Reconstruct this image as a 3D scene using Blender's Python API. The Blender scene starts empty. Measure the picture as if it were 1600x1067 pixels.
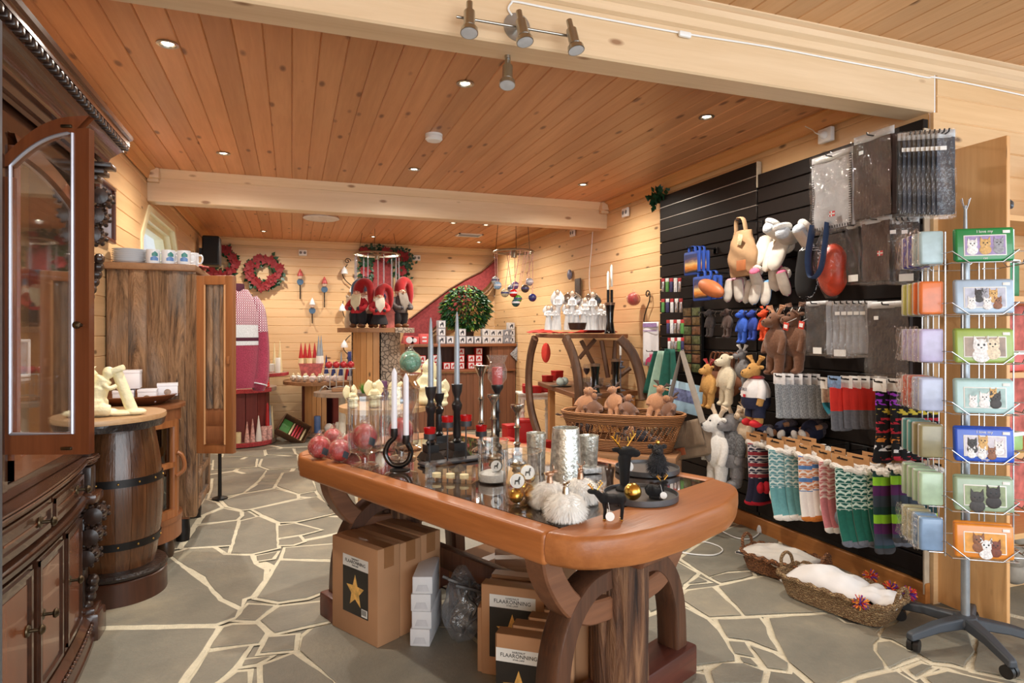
import bpy, bmesh, random
from math import sin, cos, pi, radians, sqrt, atan2, tan, acos
from mathutils import Vector, Matrix, noise
random.seed(11)
SC = bpy.context.scene
COL = SC.collection
# ---------------------------------------------------------------- camera
EYE = 1.38                       # eye height; x across the shop, y into the shop, z up
YAW = radians(19.3)
FOC = 983.0
HOR = 520.0
cam_data = bpy.data.cameras.new('camera')
cam_data.sensor_width = 36.0
cam_data.lens = FOC / 1600 * 36
cam_data.shift_y = -(533.5 - HOR) / 1600
cam_data.clip_start = 0.02
cam = bpy.data.objects.new('camera', cam_data)
cam.location = (0, 0, EYE)
cam.rotation_euler = (pi / 2, 0, -YAW)
COL.objects.link(cam)
SC.camera = cam
# ---------------------------------------------------------------- light and exposure
SC.view_settings.view_transform = 'Standard'
SC.view_settings.look = 'None'
SC.view_settings.gamma = 1.0
SC.view_settings.use_curve_mapping = False
SC.view_settings.exposure = 0.35
world = bpy.data.worlds.new('daylight')
SC.world = world
world.use_nodes = True
world.node_tree.nodes['Background'].inputs[0].default_value = (0.80, 0.90, 1.0, 1)
world.node_tree.nodes['Background'].inputs[1].default_value = 1.0
def area_light(name, loc, target, sx, sy, power, color):
 d = bpy.data.lights.new(name, 'AREA')
 d.shape = 'RECTANGLE'
 d.size, d.size_y = sx, sy
 d.energy = power
 d.color = color
 o = bpy.data.objects.new(name, d)
 o.location = loc
 o.rotation_euler = (Vector(target) - Vector(loc)).to_track_quat('-Z', 'Z').to_euler()
 COL.objects.link(o)
 return o
# daylight coming through the shop windows behind the camera and on the right of the front room
area_light('shop_window_daylight', (1.2, -2.9, 1.5), (1.2, 6, 1.65), 5.6, 2.5, 158, (.90, 0.96, 1.0))
area_light('side_window_daylight', (5.3, -0.6, 1.5), (1.6, 1.6, 0.0), 2.6, 2.2, 30, (0.84, 0.93, 1.0))
# ---------------------------------------------------------------- picture ray helpers (a pixel meets a known surface)
def ray(px, py):
 u, v = (px - 800) / FOC, (HOR - py) / FOC
 return (sin(YAW) + u * cos(YAW), cos(YAW) - u * sin(YAW), v)
def at_z(px, py, z):
 d = ray(px, py); t = (z - EYE) / d[2]
 return Vector((d[0] * t, d[1] * t, z))
def at_y(px, py, y):
 d = ray(px, py); t = y / d[1]
 return Vector((d[0] * t, y, EYE + d[2] * t))
def at_x(px, py, x):
 d = ray(px, py); t = x / d[0]
 return Vector((x, d[1] * t, EYE + d[2] * t))
def at_d(px, py, f):
 d = ray(px, py)
 return Vector((d[0] * f, d[1] * f, EYE + d[2] * f))
# ---------------------------------------------------------------- mesh builder
class MB:
 def __init__(self, m=None):
  self.v, self.f, self.k = [], [], []
  self.m = m or Matrix.Identity(4)
  self.i = 0
 def add(self, vs, fs):
  n = len(self.v)
  for p in vs:
   self.v.append(self.m @ Vector(p))
  for q in fs:
   self.f.append([n + j for j in q]); self.k.append(self.i)
  return self
 def box(self, c, s, rz=0.0, rx=0.0, ry=0.0):
  r = Matrix.Rotation(rz, 3, 'Z') @ Matrix.Rotation(ry, 3, 'Y') @ Matrix.Rotation(rx, 3, 'X')
  vs = []
  for z in (-.5, .5):
   for x, y in ((-.5, -.5), (.5, -.5), (.5, .5), (-.5, .5)):
    vs.append(Vector(c) + r @ Vector((x * s[0], y * s[1], z * s[2])))
  return self.add(vs, [(3, 2, 1, 0), (4, 5, 6, 7), (0, 1, 5, 4), (1, 2, 6, 5), (2, 3, 7, 6), (3, 0, 4, 7)])
 def rbox(self, c, s, b=.01, rz=0.0, rx=0.0, ry=0.0, seg=2):
  """a box with rounded edges"""
  bm = bmesh.new()
  bmesh.ops.create_cube(bm, size=1)
  for v in bm.verts:
   v.co = Vector((v.co.x * s[0], v.co.y * s[1], v.co.z * s[2]))
  bmesh.ops.bevel(bm, geom=bm.edges[:], offset=min(b, min(s) * .49), segments=seg, profile=.5, affect='EDGES')
  r = Matrix.Rotation(rz, 3, 'Z') @ Matrix.Rotation(ry, 3, 'Y') @ Matrix.Rotation(rx, 3, 'X')
  bm.verts.index_update()
  self.add([Vector(c) + r @ v.co for v in bm.verts], [[v.index for v in f.verts] for f in bm.faces])
  bm.free()
  return self
 def lathe(self, prof, c=(0, 0, 0), seg=24, a0=0.0, a1=2 * pi, cap=True, rot=None):
  """profile of (radius, height) turned about z"""
  full = abs(a1 - a0 - 2 * pi) < 1e-6
  n = seg if full else seg + 1
  vs, fs = [], []
  for r, z in prof:
   for j in range(n):
    a = a0 + (a1 - a0) * j / seg
    p = Vector((r * cos(a), r * sin(a), z))
    vs.append(Vector(c) + ((rot @ p) if rot else p))
  for i in range(len(prof) - 1):
   for j in range(seg):
    k = (j + 1) % n
    fs.append((i * n + j, i * n + k, (i + 1) * n + k, (i + 1) * n + j))
  if cap and full:
   if prof[0][0] > 1e-5: fs.append(tuple(range(n))[::-1])
   if prof[-1][0] > 1e-5: fs.append(tuple((len(prof) - 1) * n + j for j in range(n)))
  return self.add(vs, fs)
 def cyl(self, p, q, r, seg=12, r2=None):
  p, q = Vector(p), Vector(q)
  d = q - p
  rot = d.to_track_quat('Z', 'Y').to_matrix()
  return self.lathe([(r, 0), (r if r2 is None else r2, d.length)], p, seg, rot=rot)
 def ball(self, c, r, seg=16, rings=10, rot=None):
  if not hasattr(r, '__len__'): r = (r, r, r)
  vs, fs = [], []
  for i in range(rings + 1):
   t = pi * i / rings
   for j in range(seg):
    a = 2 * pi * j / seg
    p = Vector((r[0] * sin(t) * cos(a), r[1] * sin(t) * sin(a), -r[2] * cos(t)))
    vs.append(Vector(c) + ((rot @ p) if rot else p))
  for i in range(rings):
   for j in range(seg):
    k = (j + 1) % seg
    fs.append((i * seg + j, i * seg + k, (i + 1) * seg + k, (i + 1) * seg + j))
  return self.add(vs, fs)
 def tube(self, pts, rad, seg=8, closed=False, flat=1.0):
  """a tube through points; rad is a number or one per point"""
  P = [Vector(p) for p in pts]
  n = len(P)
  R = rad if hasattr(rad, '__len__') else [rad] * n
  vs, fs = [], []
  up = None
  for i in range(n):
   a, b = P[(i - 1) % n] if (closed or i) else P[0], P[(i + 1) % n] if (closed or i < n - 1) else P[-1]
   t = (b - a)
   t = t.normalized() if t.length > 1e-9 else Vector((0, 0, 1))
   if up is None:
    up = Vector((0, 0, 1)) if abs(t.z) < .9 else Vector((1, 0, 0))
   s = t.cross(up)
   s = s.normalized() if s.length > 1e-6 else Vector((1, 0, 0))
   up = s.cross(t).normalized()
   for j in range(seg):
    q = 2 * pi * j / seg
    vs.append(P[i] + s * (R[i] * cos(q)) + up * (R[i] * flat * sin(q)))
  for i in range(n if closed else n - 1):
   for j in range(seg):
    k = (j + 1) % seg
    i2 = (i + 1) % n
    fs.append((i * seg + j, i * seg + k, i2 * seg + k, i2 * seg + j))
  if not closed:
   fs.append(tuple(range(seg))[::-1]); fs.append(tuple((n - 1) * seg + j for j in range(seg)))
  return self.add(vs, fs)
 def prism(self, poly, z0, z1, axis='z'):
  """outline poly, thickened along an axis: 'z' (x,y), 'y' (x,z) or 'x' (y,z)"""
  n = len(poly)
  f = {'z': lambda a, b, h: (a, b, h), 'y': lambda a, b, h: (a, h, b), 'x': lambda a, b, h: (h, a, b)}[axis]
  vs = [f(a, b, z0) for a, b in poly] + [f(a, b, z1) for a, b in poly]
  fs = [tuple(range(n))[::-1], tuple(range(n, 2 * n))] + [(i, (i + 1) % n, n + (i + 1) % n, n + i) for i in range(n)]
  return self.add(vs, fs)
 def grid(self, fn, nu, nv, cu=False):
  """surface fn(u, v) with u, v in 0..1"""
  m = nu if cu else nu + 1
  vs = [fn(i / nu, j / nv) for j in range(nv + 1) for i in range(m)]
  fs = [(j * m + i, j * m + (i + 1) % m, (j + 1) * m + (i + 1) % m, (j + 1) * m + i) for j in range(nv) for i in range(nu)]
  return self.add(vs, fs)
 def quad(self, a, b, c, d):
  return self.add([a, b, c, d], [(0, 1, 2, 3)])
 def build(self, name, mat, parent=None, sharp=38, loc=None, rz=None, bevel=0, solid=0, sub=0, fix=True):
  me = bpy.data.meshes.new(name)
  me.from_pydata([tuple(p) for p in self.v], [], self.f)
  mats = mat if isinstance(mat, (list, tuple)) else [mat]
  for q in mats: me.materials.append(q)
  if len(mats) > 1:
   me.polygons.foreach_set('material_index', [min(k, len(mats) - 1) for k in self.k])
  me.update()
  if fix:
   bm = bmesh.new(); bm.from_mesh(me)
   bmesh.ops.recalc_face_normals(bm, faces=bm.faces[:])
   bm.to_mesh(me); bm.free()
  if sharp:
   me.polygons.foreach_set('use_smooth', [True] * len(me.polygons))
   me.set_sharp_from_angle(angle=radians(sharp))
  o = bpy.data.objects.new(name, me)
  COL.objects.link(o)
  if parent is not None: o.parent = parent
  if loc is not None: o.location = loc
  if rz is not None: o.rotation_euler = (0, 0, rz)
  if bevel:
   b = o.modifiers.new('edge', 'BEVEL'); b.width = bevel; b.segments = 2; b.limit_method = 'ANGLE'; b.angle_limit = radians(40)
  if solid:
   b = o.modifiers.new('thick', 'SOLIDIFY'); b.thickness = solid; b.offset = 0
  if sub:
   b = o.modifiers.new('smooth', 'SUBSURF'); b.levels = b.render_levels = sub
  return o
def tag(o, label, cat, group=None):
 o['label'] = label
 o['category'] = cat
 if group: o['group'] = group
 return o
def thing(name, label, cat, loc=(0, 0, 0), rz=0.0, group=None, rot=None):
 o = bpy.data.objects.new(name, None)
 COL.objects.link(o)
 o.location = loc
 o.rotation_euler = rot if rot else (0, 0, rz)
 o.empty_display_size = .05
 return tag(o, label, cat, group)
def dup(root, label, loc=None, rz=None, group=None, scale=None, rot=None):
 def cp(o, par):
  c = o.copy(); COL.objects.link(c)
  if par is not None: c.parent = par
  for ch in o.children: cp(ch, c)
  return c
 r = cp(root, None)
 if loc is not None: r.location = loc
 if rz is not None: r.rotation_euler = (0, 0, rz)
 if rot is not None: r.rotation_euler = rot
 if scale is not None: r.scale = (scale,) * 3 if not hasattr(scale, '__len__') else scale
 r['label'] = label
 if group: r['group'] = group
 return r
def recolor(root, part, mat):
 """give one part of a copied thing a material of its own"""
 for o in [root] + list(root.children_recursive):
  if o.name.split('.')[0] == part and o.type == 'MESH':
   o.data = o.data.copy()
   o.data.materials.clear()
   for q in (mat if isinstance(mat, (list, tuple)) else [mat]): o.data.materials.append(q)
def structure(o):
 o['kind'] = 'structure'
 return o
def words(txt, size, mat, parent, loc, rot, name='lettering', depth=.0006, align='CENTER', sx=1.0):
 c = bpy.data.curves.new(name, 'FONT')
 c.body = txt; c.size = size; c.extrude = depth
 c.align_x = align; c.align_y = 'CENTER'
 c.resolution_u = 2
 c.materials.append(mat)
 tmp = bpy.data.objects.new(name, c)
 COL.objects.link(tmp)
 me = bpy.data.meshes.new_from_object(tmp.evaluated_get(bpy.context.evaluated_depsgraph_get()))
 bpy.data.objects.remove(tmp)
 o = bpy.data.objects.new(name, me)
 COL.objects.link(o)
 o.parent = parent; o.location = loc; o.rotation_euler = rot; o.scale = (sx, 1, 1)
 return o
def bez(pts, n=8):
 """smooth curve through points"""
 P = [Vector(p) for p in pts]
 out = []
 for i in range(len(P) - 1):
  a, b, c, d = P[max(i - 1, 0)], P[i], P[i + 1], P[min(i + 2, len(P) - 1)]
  for k in range(n):
   t = k / n
   out.append(.5 * (2 * b + (c - a) * t + (2 * a - 5 * b + 4 * c - d) * t * t + (3 * b - a - 3 * c + d) * t ** 3))
 out.append(P[-1])
 return out
# ---------------------------------------------------------------- materials
class NT:
 def __init__(self, name):
  self.mat = bpy.data.materials.new(name)
  self.mat.use_nodes = True
  self.t = self.mat.node_tree
  self.b = self.t.nodes['Principled BSDF']
  self.out = self.t.nodes['Material Output']
 def n(self, typ, ins=None, **kw):
  q = self.t.nodes.new(typ)
  for k, v in kw.items(): setattr(q, k, v)
  for k, v in (ins or {}).items(): self.set(q, k, v)
  return q
 def set(self, q, k, v):
  s = q.inputs[k]
  if isinstance(v, bpy.types.NodeSocket): self.t.links.new(v, s)
  elif isinstance(v, bpy.types.Node): self.t.links.new(v.outputs[0], s)
  else: s.default_value = (tuple(v) + (1,)) if (s.type == 'RGBA' and len(v) == 3) else v
 def math(self, op, a, b=0.0, c=None):
  q = self.n('ShaderNodeMath', {0: a, 1: b}, operation=op)
  if c is not None: self.set(q, 2, c)
  return q
 def mix(self, f, a, b, mode='MIX'):
  q = self.n('ShaderNodeMix', data_type='RGBA', blend_type=mode)
  for s, v in (('Factor_Float', f), ('A_Color', a), ('B_Color', b)):
   i = [x for x in q.inputs if x.identifier == s][0]
   if isinstance(v, bpy.types.NodeSocket): self.t.links.new(v, i)
   elif isinstance(v, bpy.types.Node): self.t.links.new(v.outputs[0], i)
   else: i.default_value = (tuple(v) + (1,)) if (i.type == 'RGBA' and len(v) == 3) else v
  return [x for x in q.outputs if x.identifier == 'Result_Color'][0]
 def ramp(self, f, *stops):
  q = self.n('ShaderNodeValToRGB', {0: f})
  e = q.color_ramp.elements
  while len(e) < len(stops): e.new(.5)
  for i, (p, c) in enumerate(stops):
   e[i].position = p
   e[i].color = (tuple(c) + (1,)) if hasattr(c, '__len__') else (c, c, c, 1)
  return q
 def coord(self, scale=(1, 1, 1), which='Object', island=False):
  c = self.n('ShaderNodeTexCoord').outputs[which]
  if island:
   g = self.n('ShaderNodeNewGeometry').outputs['Random Per Island']
   w = self.n('ShaderNodeMath', {0: g, 1: 37.0}, operation='MULTIPLY')
   a = self.n('ShaderNodeVectorMath', {0: c, 1: w.outputs[0]}, operation='ADD')
   c = a.outputs[0]
  return self.n('ShaderNodeMapping', {'Vector': c, 'Scale': scale}).outputs[0]
 def bump(self, h, strength=.3, dist=.01):
  q = self.n('ShaderNodeBump', {'Height': h, 'Strength': strength, 'Distance': dist})
  self.set(self.b, 'Normal', q)
 def p(self, **kw):
  names = dict(col='Base Color', rough='Roughness', metal='Metallic', spec='Specular IOR Level', emit='Emission Color', es='Emission Strength', sheen='Sheen Weight', alpha='Alpha', coat='Coat Weight', sss='Subsurface Weight')
  for k, v in kw.items(): self.set(self.b, names[k], v)
  return self
def srgb(r, g, b):
 f = lambda c: c / 12.92 if c <= .04045 else ((c + .055) / 1.055) ** 2.4
 return (f(r / 255), f(g / 255), f(b / 255))
_M = {}
def plain(name, rgb, rough=.5, metal=0.0, vary=.12, scale=18, bump=0.0, bscale=60, spec=.5, sheen=0.0, coat=0.0):
 """a surface colour with a little natural variation"""
 if name in _M: return _M[name]
 t = NT(name)
 c = srgb(*rgb)
 nz = t.n('ShaderNodeTexNoise', {'Vector': t.coord(), 'Scale': scale, 'Detail': 3.0})
 d = tuple(x * (1 - vary) for x in c); l = tuple(min(1, x * (1 + vary)) for x in c)
 t.p(col=t.ramp(nz.outputs[0], (.3, d), (.7, l)).outputs[0], rough=rough, metal=metal, spec=spec, sheen=sheen, coat=coat)
 if bump:
  b = t.n('ShaderNodeTexNoise', {'Vector': t.coord(), 'Scale': bscale, 'Detail': 2.0})
  t.bump(b.outputs[0], bump, .01)
 _M[name] = t.mat
 return t.mat
def wood(name, c1, c2, axis='x', fine=1.0, knots=1.0, vary=.16, rough=.5, bump=.15, coat=0.0, knotcol=(72, 40, 18), board=True, contrast=1.0):
 """sawn timber: grain along one axis, knots, every board a little different"""
 if name in _M: return _M[name]
 t = NT(name)
 s = [9 * fine, 9 * fine, 9 * fine]; s['xyz'.index(axis)] = .55 * fine
 k = [11.5, 11.5, 11.5]; k['xyz'.index(axis)] = 4.6
 v = t.coord(s, island=board)
 n1 = t.n('ShaderNodeTexNoise', {'Vector': v, 'Scale': 1.0, 'Detail': 5.0, 'Roughness': .6, 'Distortion': .6})
 n2 = t.n('ShaderNodeTexNoise', {'Vector': v, 'Scale': 6.0, 'Detail': 3.0, 'Roughness': .6})
 f = t.math('ADD', t.math('MULTIPLY', n1.outputs[0], .7), t.math('MULTIPLY', n2.outputs[0], .3))
 lo, hi = .5 - .2 / contrast, .5 + .2 / contrast
 col = t.ramp(f, (lo, srgb(*c2)), (hi, srgb(*c1))).outputs[0]
 if board:
  g = t.n('ShaderNodeNewGeometry').outputs['Random Per Island']
  w = t.n('ShaderNodeMapRange', {0: g, 3: 1 - vary, 4: 1 + vary * .6}).outputs[0]
  col = t.mix(1.0, col, t.n('ShaderNodeCombineColor', {0: w, 1: w, 2: w}).outputs[0], 'MULTIPLY')
 if knots:
  vv = t.n('ShaderNodeTexVoronoi', {'Vector': t.coord(k, island=board), 'Scale': .62 * knots ** .3, 'Randomness': 1.0})
  kk = t.ramp(vv.outputs['Distance'], (.06 * min(knots, 1.5), 1.0), (.125 * min(knots, 1.5), 0.0))
  col = t.mix(t.math('MULTIPLY', kk, .8), col, srgb(*knotcol))
 t.p(col=col, rough=rough, coat=coat)
 if bump: t.bump(f, bump, .01)
 _M[name] = t.mat
 return t.mat
def glass(name, tint=(255, 255, 255), gloss=1.0, rough=.03, dull=0.0, body=0.0, bump=0.0, bscale=30):
 """thin clear glass or film: see-through, with reflections at its edges"""
 if name in _M: return _M[name]
 t = NT(name)
 t.t.nodes.remove(t.b)
 tr = t.n('ShaderNodeBsdfTransparent', {0: srgb(*tint)})
 gl = t.n('ShaderNodeBsdfGlossy', {0: (1, 1, 1), 'Roughness': rough})
 fr = t.n('ShaderNodeLayerWeight', {0: .35})
 if bump:
  b = t.n('ShaderNodeTexNoise', {'Vector': t.coord(), 'Scale': bscale, 'Detail': 3.0})
  bp = t.n('ShaderNodeBump', {'Height': b.outputs[0], 'Strength': bump, 'Distance': .02})
  t.set(gl, 'Normal', bp); t.set(fr, 'Normal', bp)
 f = t.math('ADD', t.math('MULTIPLY', t.math('POWER', fr.outputs['Facing'], 2.2), .8 * gloss), .05 * gloss)
 m = t.n('ShaderNodeMixShader', {0: f, 1: tr, 2: gl})
 if body:
  df = t.n('ShaderNodeBsdfDiffuse', {0: srgb(*tint)})
  m = t.n('ShaderNodeMixShader', {0: body, 1: m, 2: df})
 t.set(t.out, 'Surface', m)
 _M[name] = t.mat
 return t.mat
def lamp(name, rgb, strength):
 if name in _M: return _M[name]
 t = NT(name)
 t.p(col=srgb(*rgb), emit=srgb(*rgb), es=strength)
 _M[name] = t.mat
 return t.mat
# ================================================================ THE ROOM
XL, XR, YB, ZC, ZF, YW = -1.11, 3.08, 9.66, 2.715, 2.80, 2.32
PINE_WALL = wood('pine_wall_boards', (230, 192, 144), (210, 170, 122), 'y', knots=1.0, vary=.10, rough=.42)
PINE_WALL_X = wood('pine_wall_boards_across', (230, 194, 148), (212, 172, 124), 'x', knots=1.1, vary=.10, rough=.42)
PINE_CEIL = wood('pine_ceiling_boards', (216, 158, 110), (188, 130, 84), 'y', knots=1.3, vary=.15, rough=.42, knotcol=(96, 48, 20))
PINE_CEIL_F = wood('pale_pine_ceiling_boards', (222, 176, 128), (200, 150, 102), 'y', knots=.8, vary=.12, rough=.45)
PINE_BEAM = wood('planed_pine_beam', (232, 204, 168), (214, 182, 142), 'x', knots=1.0, vary=.04, rough=.45, knotcol=(130, 82, 46))
PINE_TRIM_Y = wood('planed_pine_trim', (216, 160, 98), (192, 132, 72), 'y', knots=.8, vary=.06, rough=.45)
def boards(mb, o, al, ac, nr, ln, n, h, g=.006, th=.012, jit=0):
 """n tongue-and-groove boards side by side from corner o, each with chamfered edges"""
 o, al, ac, nr = Vector(o), Vector(al), Vector(ac), Vector(nr)
 for i in range(n):
  a = o + ac * (h * i)
  vs = []
  for e in (0, ln):
   for q, d in ((0, -th), (0, -g), (g * .9, 0), (h - g * .9, 0), (h, -g), (h, -th)):
    vs.append(a + al * e + ac * q + nr * d)
  mb.add(vs, [(0, 1, 2, 3, 4, 5), (11, 10, 9, 8, 7, 6)] + [(j, j + 6, (j + 1) % 6 + 6, (j + 1) % 6) for j in range(6)])
 return mb
# floor: flagstones bedded in pale mortar
def floor_material():
 t = NT('grey_flagstone')
 v = t.coord((1, 1, 1), island=True)
 a = t.n('ShaderNodeTexNoise', {'Vector': v, 'Scale': 2.2, 'Detail': 6.0, 'Roughness': .65})
 b = t.n('ShaderNodeTexNoise', {'Vector': v, 'Scale': 60.0, 'Detail': 4.0, 'Roughness': .7})
 g = t.n('ShaderNodeNewGeometry').outputs['Random Per Island']
 c = t.ramp(a.outputs[0], (.3, srgb(124, 122, 112)), (.52, srgb(146, 141, 127)), (.72, srgb(172, 162, 140))).outputs[0]
 c = t.mix(t.math('MULTIPLY', b.outputs[0], .35), c, srgb(112, 110, 102))
 w = t.n('ShaderNodeMapRange', {0: g, 3: .82, 4: 1.1}).outputs[0]
 c = t.mix(1.0, c, t.n('ShaderNodeCombineColor', {0: w, 1: w, 2: w}).outputs[0], 'MULTIPLY')
 t.p(col=c, rough=.5, spec=.4)
 t.bump(t.math('ADD', a.outputs[0], t.math('MULTIPLY', b.outputs[0], .35)), .35, .02)
 return t.mat
MORTAR = plain('pale_mortar', (218, 210, 186), .9, vary=.08, scale=30, bump=.4, bscale=120)
FLAG = floor_material()
def stones():
 A = ['20,850 630,838 568,935 470,1067 400,1200 -100,1200', '80,830 630,818 705,790 720,760 640,720 590,660 480,575 412,522 365,530 365,640 200,740 60,775',
         '428,518 510,495 615,490 660,520 775,525 790,560 835,585 830,630 780,700 740,712 735,745 660,710 610,660 580,615 490,565', '487,490 550,395 720,373 690,478 620,482',
         '330,515 460,490 545,365 530,350 420,360 300,470', '560,385 585,350 660,320 730,335 730,352 715,368', '535,345 580,280 625,295 645,315 560,350',
         '655,285 740,258 885,235 975,260 975,275 770,322 740,325 680,310', '790,325 985,282 1060,270 1160,335 975,375 905,378 830,345', '693,515 735,375 810,355 885,385 890,490 780,515',
         '897,445 897,395 965,385 1075,412 1000,430', '897,478 900,455 985,440 1000,462 960,475', '915,535 930,490 1160,472 1160,540', '805,545 800,525 890,508 870,535',
         '805,705 850,640 905,545 1140,552 1110,670 1020,705 900,722', '710,800 770,735 875,742 795,805', '600,925 660,835 700,825 800,822 840,860 810,900',
         '520,1067 595,945 770,915 700,1005 630,1067 480,1150', '820,805 900,745 1080,725 1140,760 1140,800 880,858', '820,945 855,878 970,868 960,932',
         '740,1000 750,975 860,960 800,990', '640,1090 720,1030 765,1025 760,1100', '830,1000 960,950 1130,1067 1200,1200 840,1200', '890,222 920,165 1020,150 1060,240 985,255',
         '820,195 840,178 905,172 890,195', '755,250 810,215 880,215 870,230', '617,190 840,155 810,195 745,250 650,270 600,275 615,230', '617,150 620,110 800,105 795,138',
         '820,135 830,105 975,90 980,140 860,150', '660,95 665,70 830,68 835,90', '850,85 845,65 955,60 965,82', '975,80 970,60 1030,70 1000,95', '1060,236 1040,150 1200,140 1230,300 1120,325', '1000,85 1040,66 1200,60 1200,130 985,140']
 B = ['160,420 205,365 325,435 255,500 220,555 195,480', '240,350 350,270 480,195 600,145 690,180 800,240 800,400 640,415 510,425 400,455', '280,498 340,460 395,485', '410,460 500,438 650,430 655,450 590,470 470,490',
         '235,585 280,540 420,520 590,680 400,690', '460,515 640,475 740,455 880,490 1120,640 1110,660 610,680', '230,625 390,710 450,770 545,915 545,945 400,965 250,985 30,985 40,700',
         '455,710 690,700 730,750 735,790 800,890 640,830 510,810', '515,835 610,842 660,925 550,900', '640,860 770,905 860,960 850,1000 740,985', '580,925 640,935 690,980 600,955',
         '410,1010 480,965 600,965 720,1010 700,1080 430,1080', '140,1060 260,1010 375,1030 390,1080 300,1180 100,1180', '20,560 160,430 210,560 210,600 60,660']
 D = ['215,238 560,215 620,265 830,285 795,315 810,345 780,375 775,410 830,475 840,510 740,530 600,580 520,640 450,580 320,470 250,340', '805,370 870,362 1020,440 860,505 840,470 800,420',
         '820,340 845,290 900,270 1040,160 1250,200 1330,420 1270,500 1200,480 1100,470 880,350', '690,580 900,530 1020,600 900,700 700,700', '975,520 1050,487 1105,500 1010,552', '1070,560 1180,530 1500,600 1600,680 1200,700', '1330,520 1600,575 1700,500 1600,300 1350,330']
 F0 = ['468,1018 473,998 491,983 530,975 720,985 800,1060 800,1140 600,1140 522,1066', '600,800 760,800 900,830 930,900 800,960 640,900']
 out = []
 for src, ox, oy, sc in ((A, 110, 680, 2.757), (B, 1000, 780, 3.718), (D, 1140, 900, 3.478), (F0, 0, 0, 1)):
  for s in src:
   out.append([at_z(ox + float(q.split(',')[0]) / sc, oy + float(q.split(',')[1]) / sc, 0).to_2d() for q in s.split()])
 return out
def far_stones():
 """the rest of the paving: random straight-edged cells"""
 rnd = random.Random(5)
 seeds = []
 while len(seeds) < 260:
  p = Vector((rnd.uniform(-1.6, 5.6), rnd.uniform(-3, 10)))
  if all((p - q).length > .36 for q in seeds): seeds.append(p)
  elif rnd.random() < .002: break
 cells = []
 for p in seeds:
  poly = [Vector((-1.3, -3.1)), Vector((5.6, -3.1)), Vector((5.6, 9.8)), Vector((-1.3, 9.8))]
  for q in seeds:
   if q is p or (q - p).length > 2.6: continue
   m, d = (p + q) / 2, (q - p).normalized()
   m = m - d * .022
   new = []
   for i in range(len(poly)):
    a, b = poly[i - 1], poly[i]
    da, db = (a - m).dot(d), (b - m).dot(d)
    if da <= 0: new.append(a)
    if (da < 0 < db) or (db < 0 < da): new.append(a + (b - a) * (da / (da - db)))
   poly = new
   if not poly: break
  if len(poly) < 3: continue
  cells.append(poly)
 return cells
fl = MB()
fl.i = 0
fl.quad((-1.3, -3.1, 0), (5.7, -3.1, 0), (5.7, 9.8, 0), (-1.3, 9.8, 0))
def lay(poly, z, g, dz=0.0):
 ed = []
 for i in range(len(poly)):
  a, b = poly[i], poly[(i + 1) % len(poly)]
  m = max(1, int((b - a).length / .05))
  for k in range(m):
   q = a + (b - a) * (k / m)
   w = noise.noise_vector(Vector((q.x * 14, q.y * 14, 3))) * .006
   ed.append((q.x + w.x, q.y + w.y))
 c = sum((Vector(q) for q in ed), Vector((0, 0))) / len(ed)
 n = len(ed)
 inn = [tuple(Vector(q) + (c - Vector(q)).normalized() * .004) for q in ed]
 fl.i = 1
 fl.add([(x, y, z - .0015) for x, y in ed] + [(x, y, z) for x, y in inn], [tuple(range(n, 2 * n))] + [(i, (i + 1) % n, n + (i + 1) % n, n + i) for i in range(n)])
 if g:                                   # the bed of mortar round a stone
  fl.i = 0
  area = sum(poly[i - 1].x * poly[i].y - poly[i].x * poly[i - 1].y for i in range(len(poly)))
  s_ = 1 if area > 0 else -1
  out = []
  for i in range(len(poly)):
   e1, e2 = (poly[i] - poly[i - 1]).normalized(), (poly[(i + 1) % len(poly)] - poly[i]).normalized()
   nn = Vector((e1.y + e2.y, -e1.x - e2.x)) * s_
   out.append(poly[i] + (nn.normalized() if nn.length > 1e-4 else nn) * g)
  fl.add([(q.x, q.y, z - .0018 - dz) for q in out], [tuple(range(len(out)))])
tr = stones()
for poly in far_stones(): lay(poly, .0015, 0)
for i, poly in enumerate(tr): lay(poly, .010, .03, i * 1.2e-4)
structure(fl.build('floor', [MORTAR, FLAG], sharp=0, fix=False))
# ceilings
structure(boards(MB(), (XL, YW + .1, ZC), (0, 1, 0), (1, 0, 0), (0, 0, -1), YB - YW - .1, 34, .1235).build('ceiling', PINE_CEIL))
structure(boards(MB(), (-1.3, -3, ZF), (0, 1, 0), (1, 0, 0), (0, 0, -1), 3 + YW, 56, .1235).build('ceiling_front', PINE_CEIL_F))
# walls
structure(boards(MB(), (XL, YB, 0), (1, 0, 0), (0, 0, 1), (0, -1, 0), XR - XL, 22, .1235).build('wall_far', PINE_WALL_X))
structure(boards(MB(), (XR, YW + .02, 0), (0, 1, 0), (0, 0, 1), (-1, 0, 0), YB - YW - .02, 22, .1235).build('wall_right', PINE_WALL))
structure(boards(MB(), (XR + .04, YW, 0), (1, 0, 0), (0, 0, 1), (0, -1, 0), 2.5, 23, .1235).build('wall_front', PINE_WALL_X))
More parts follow.
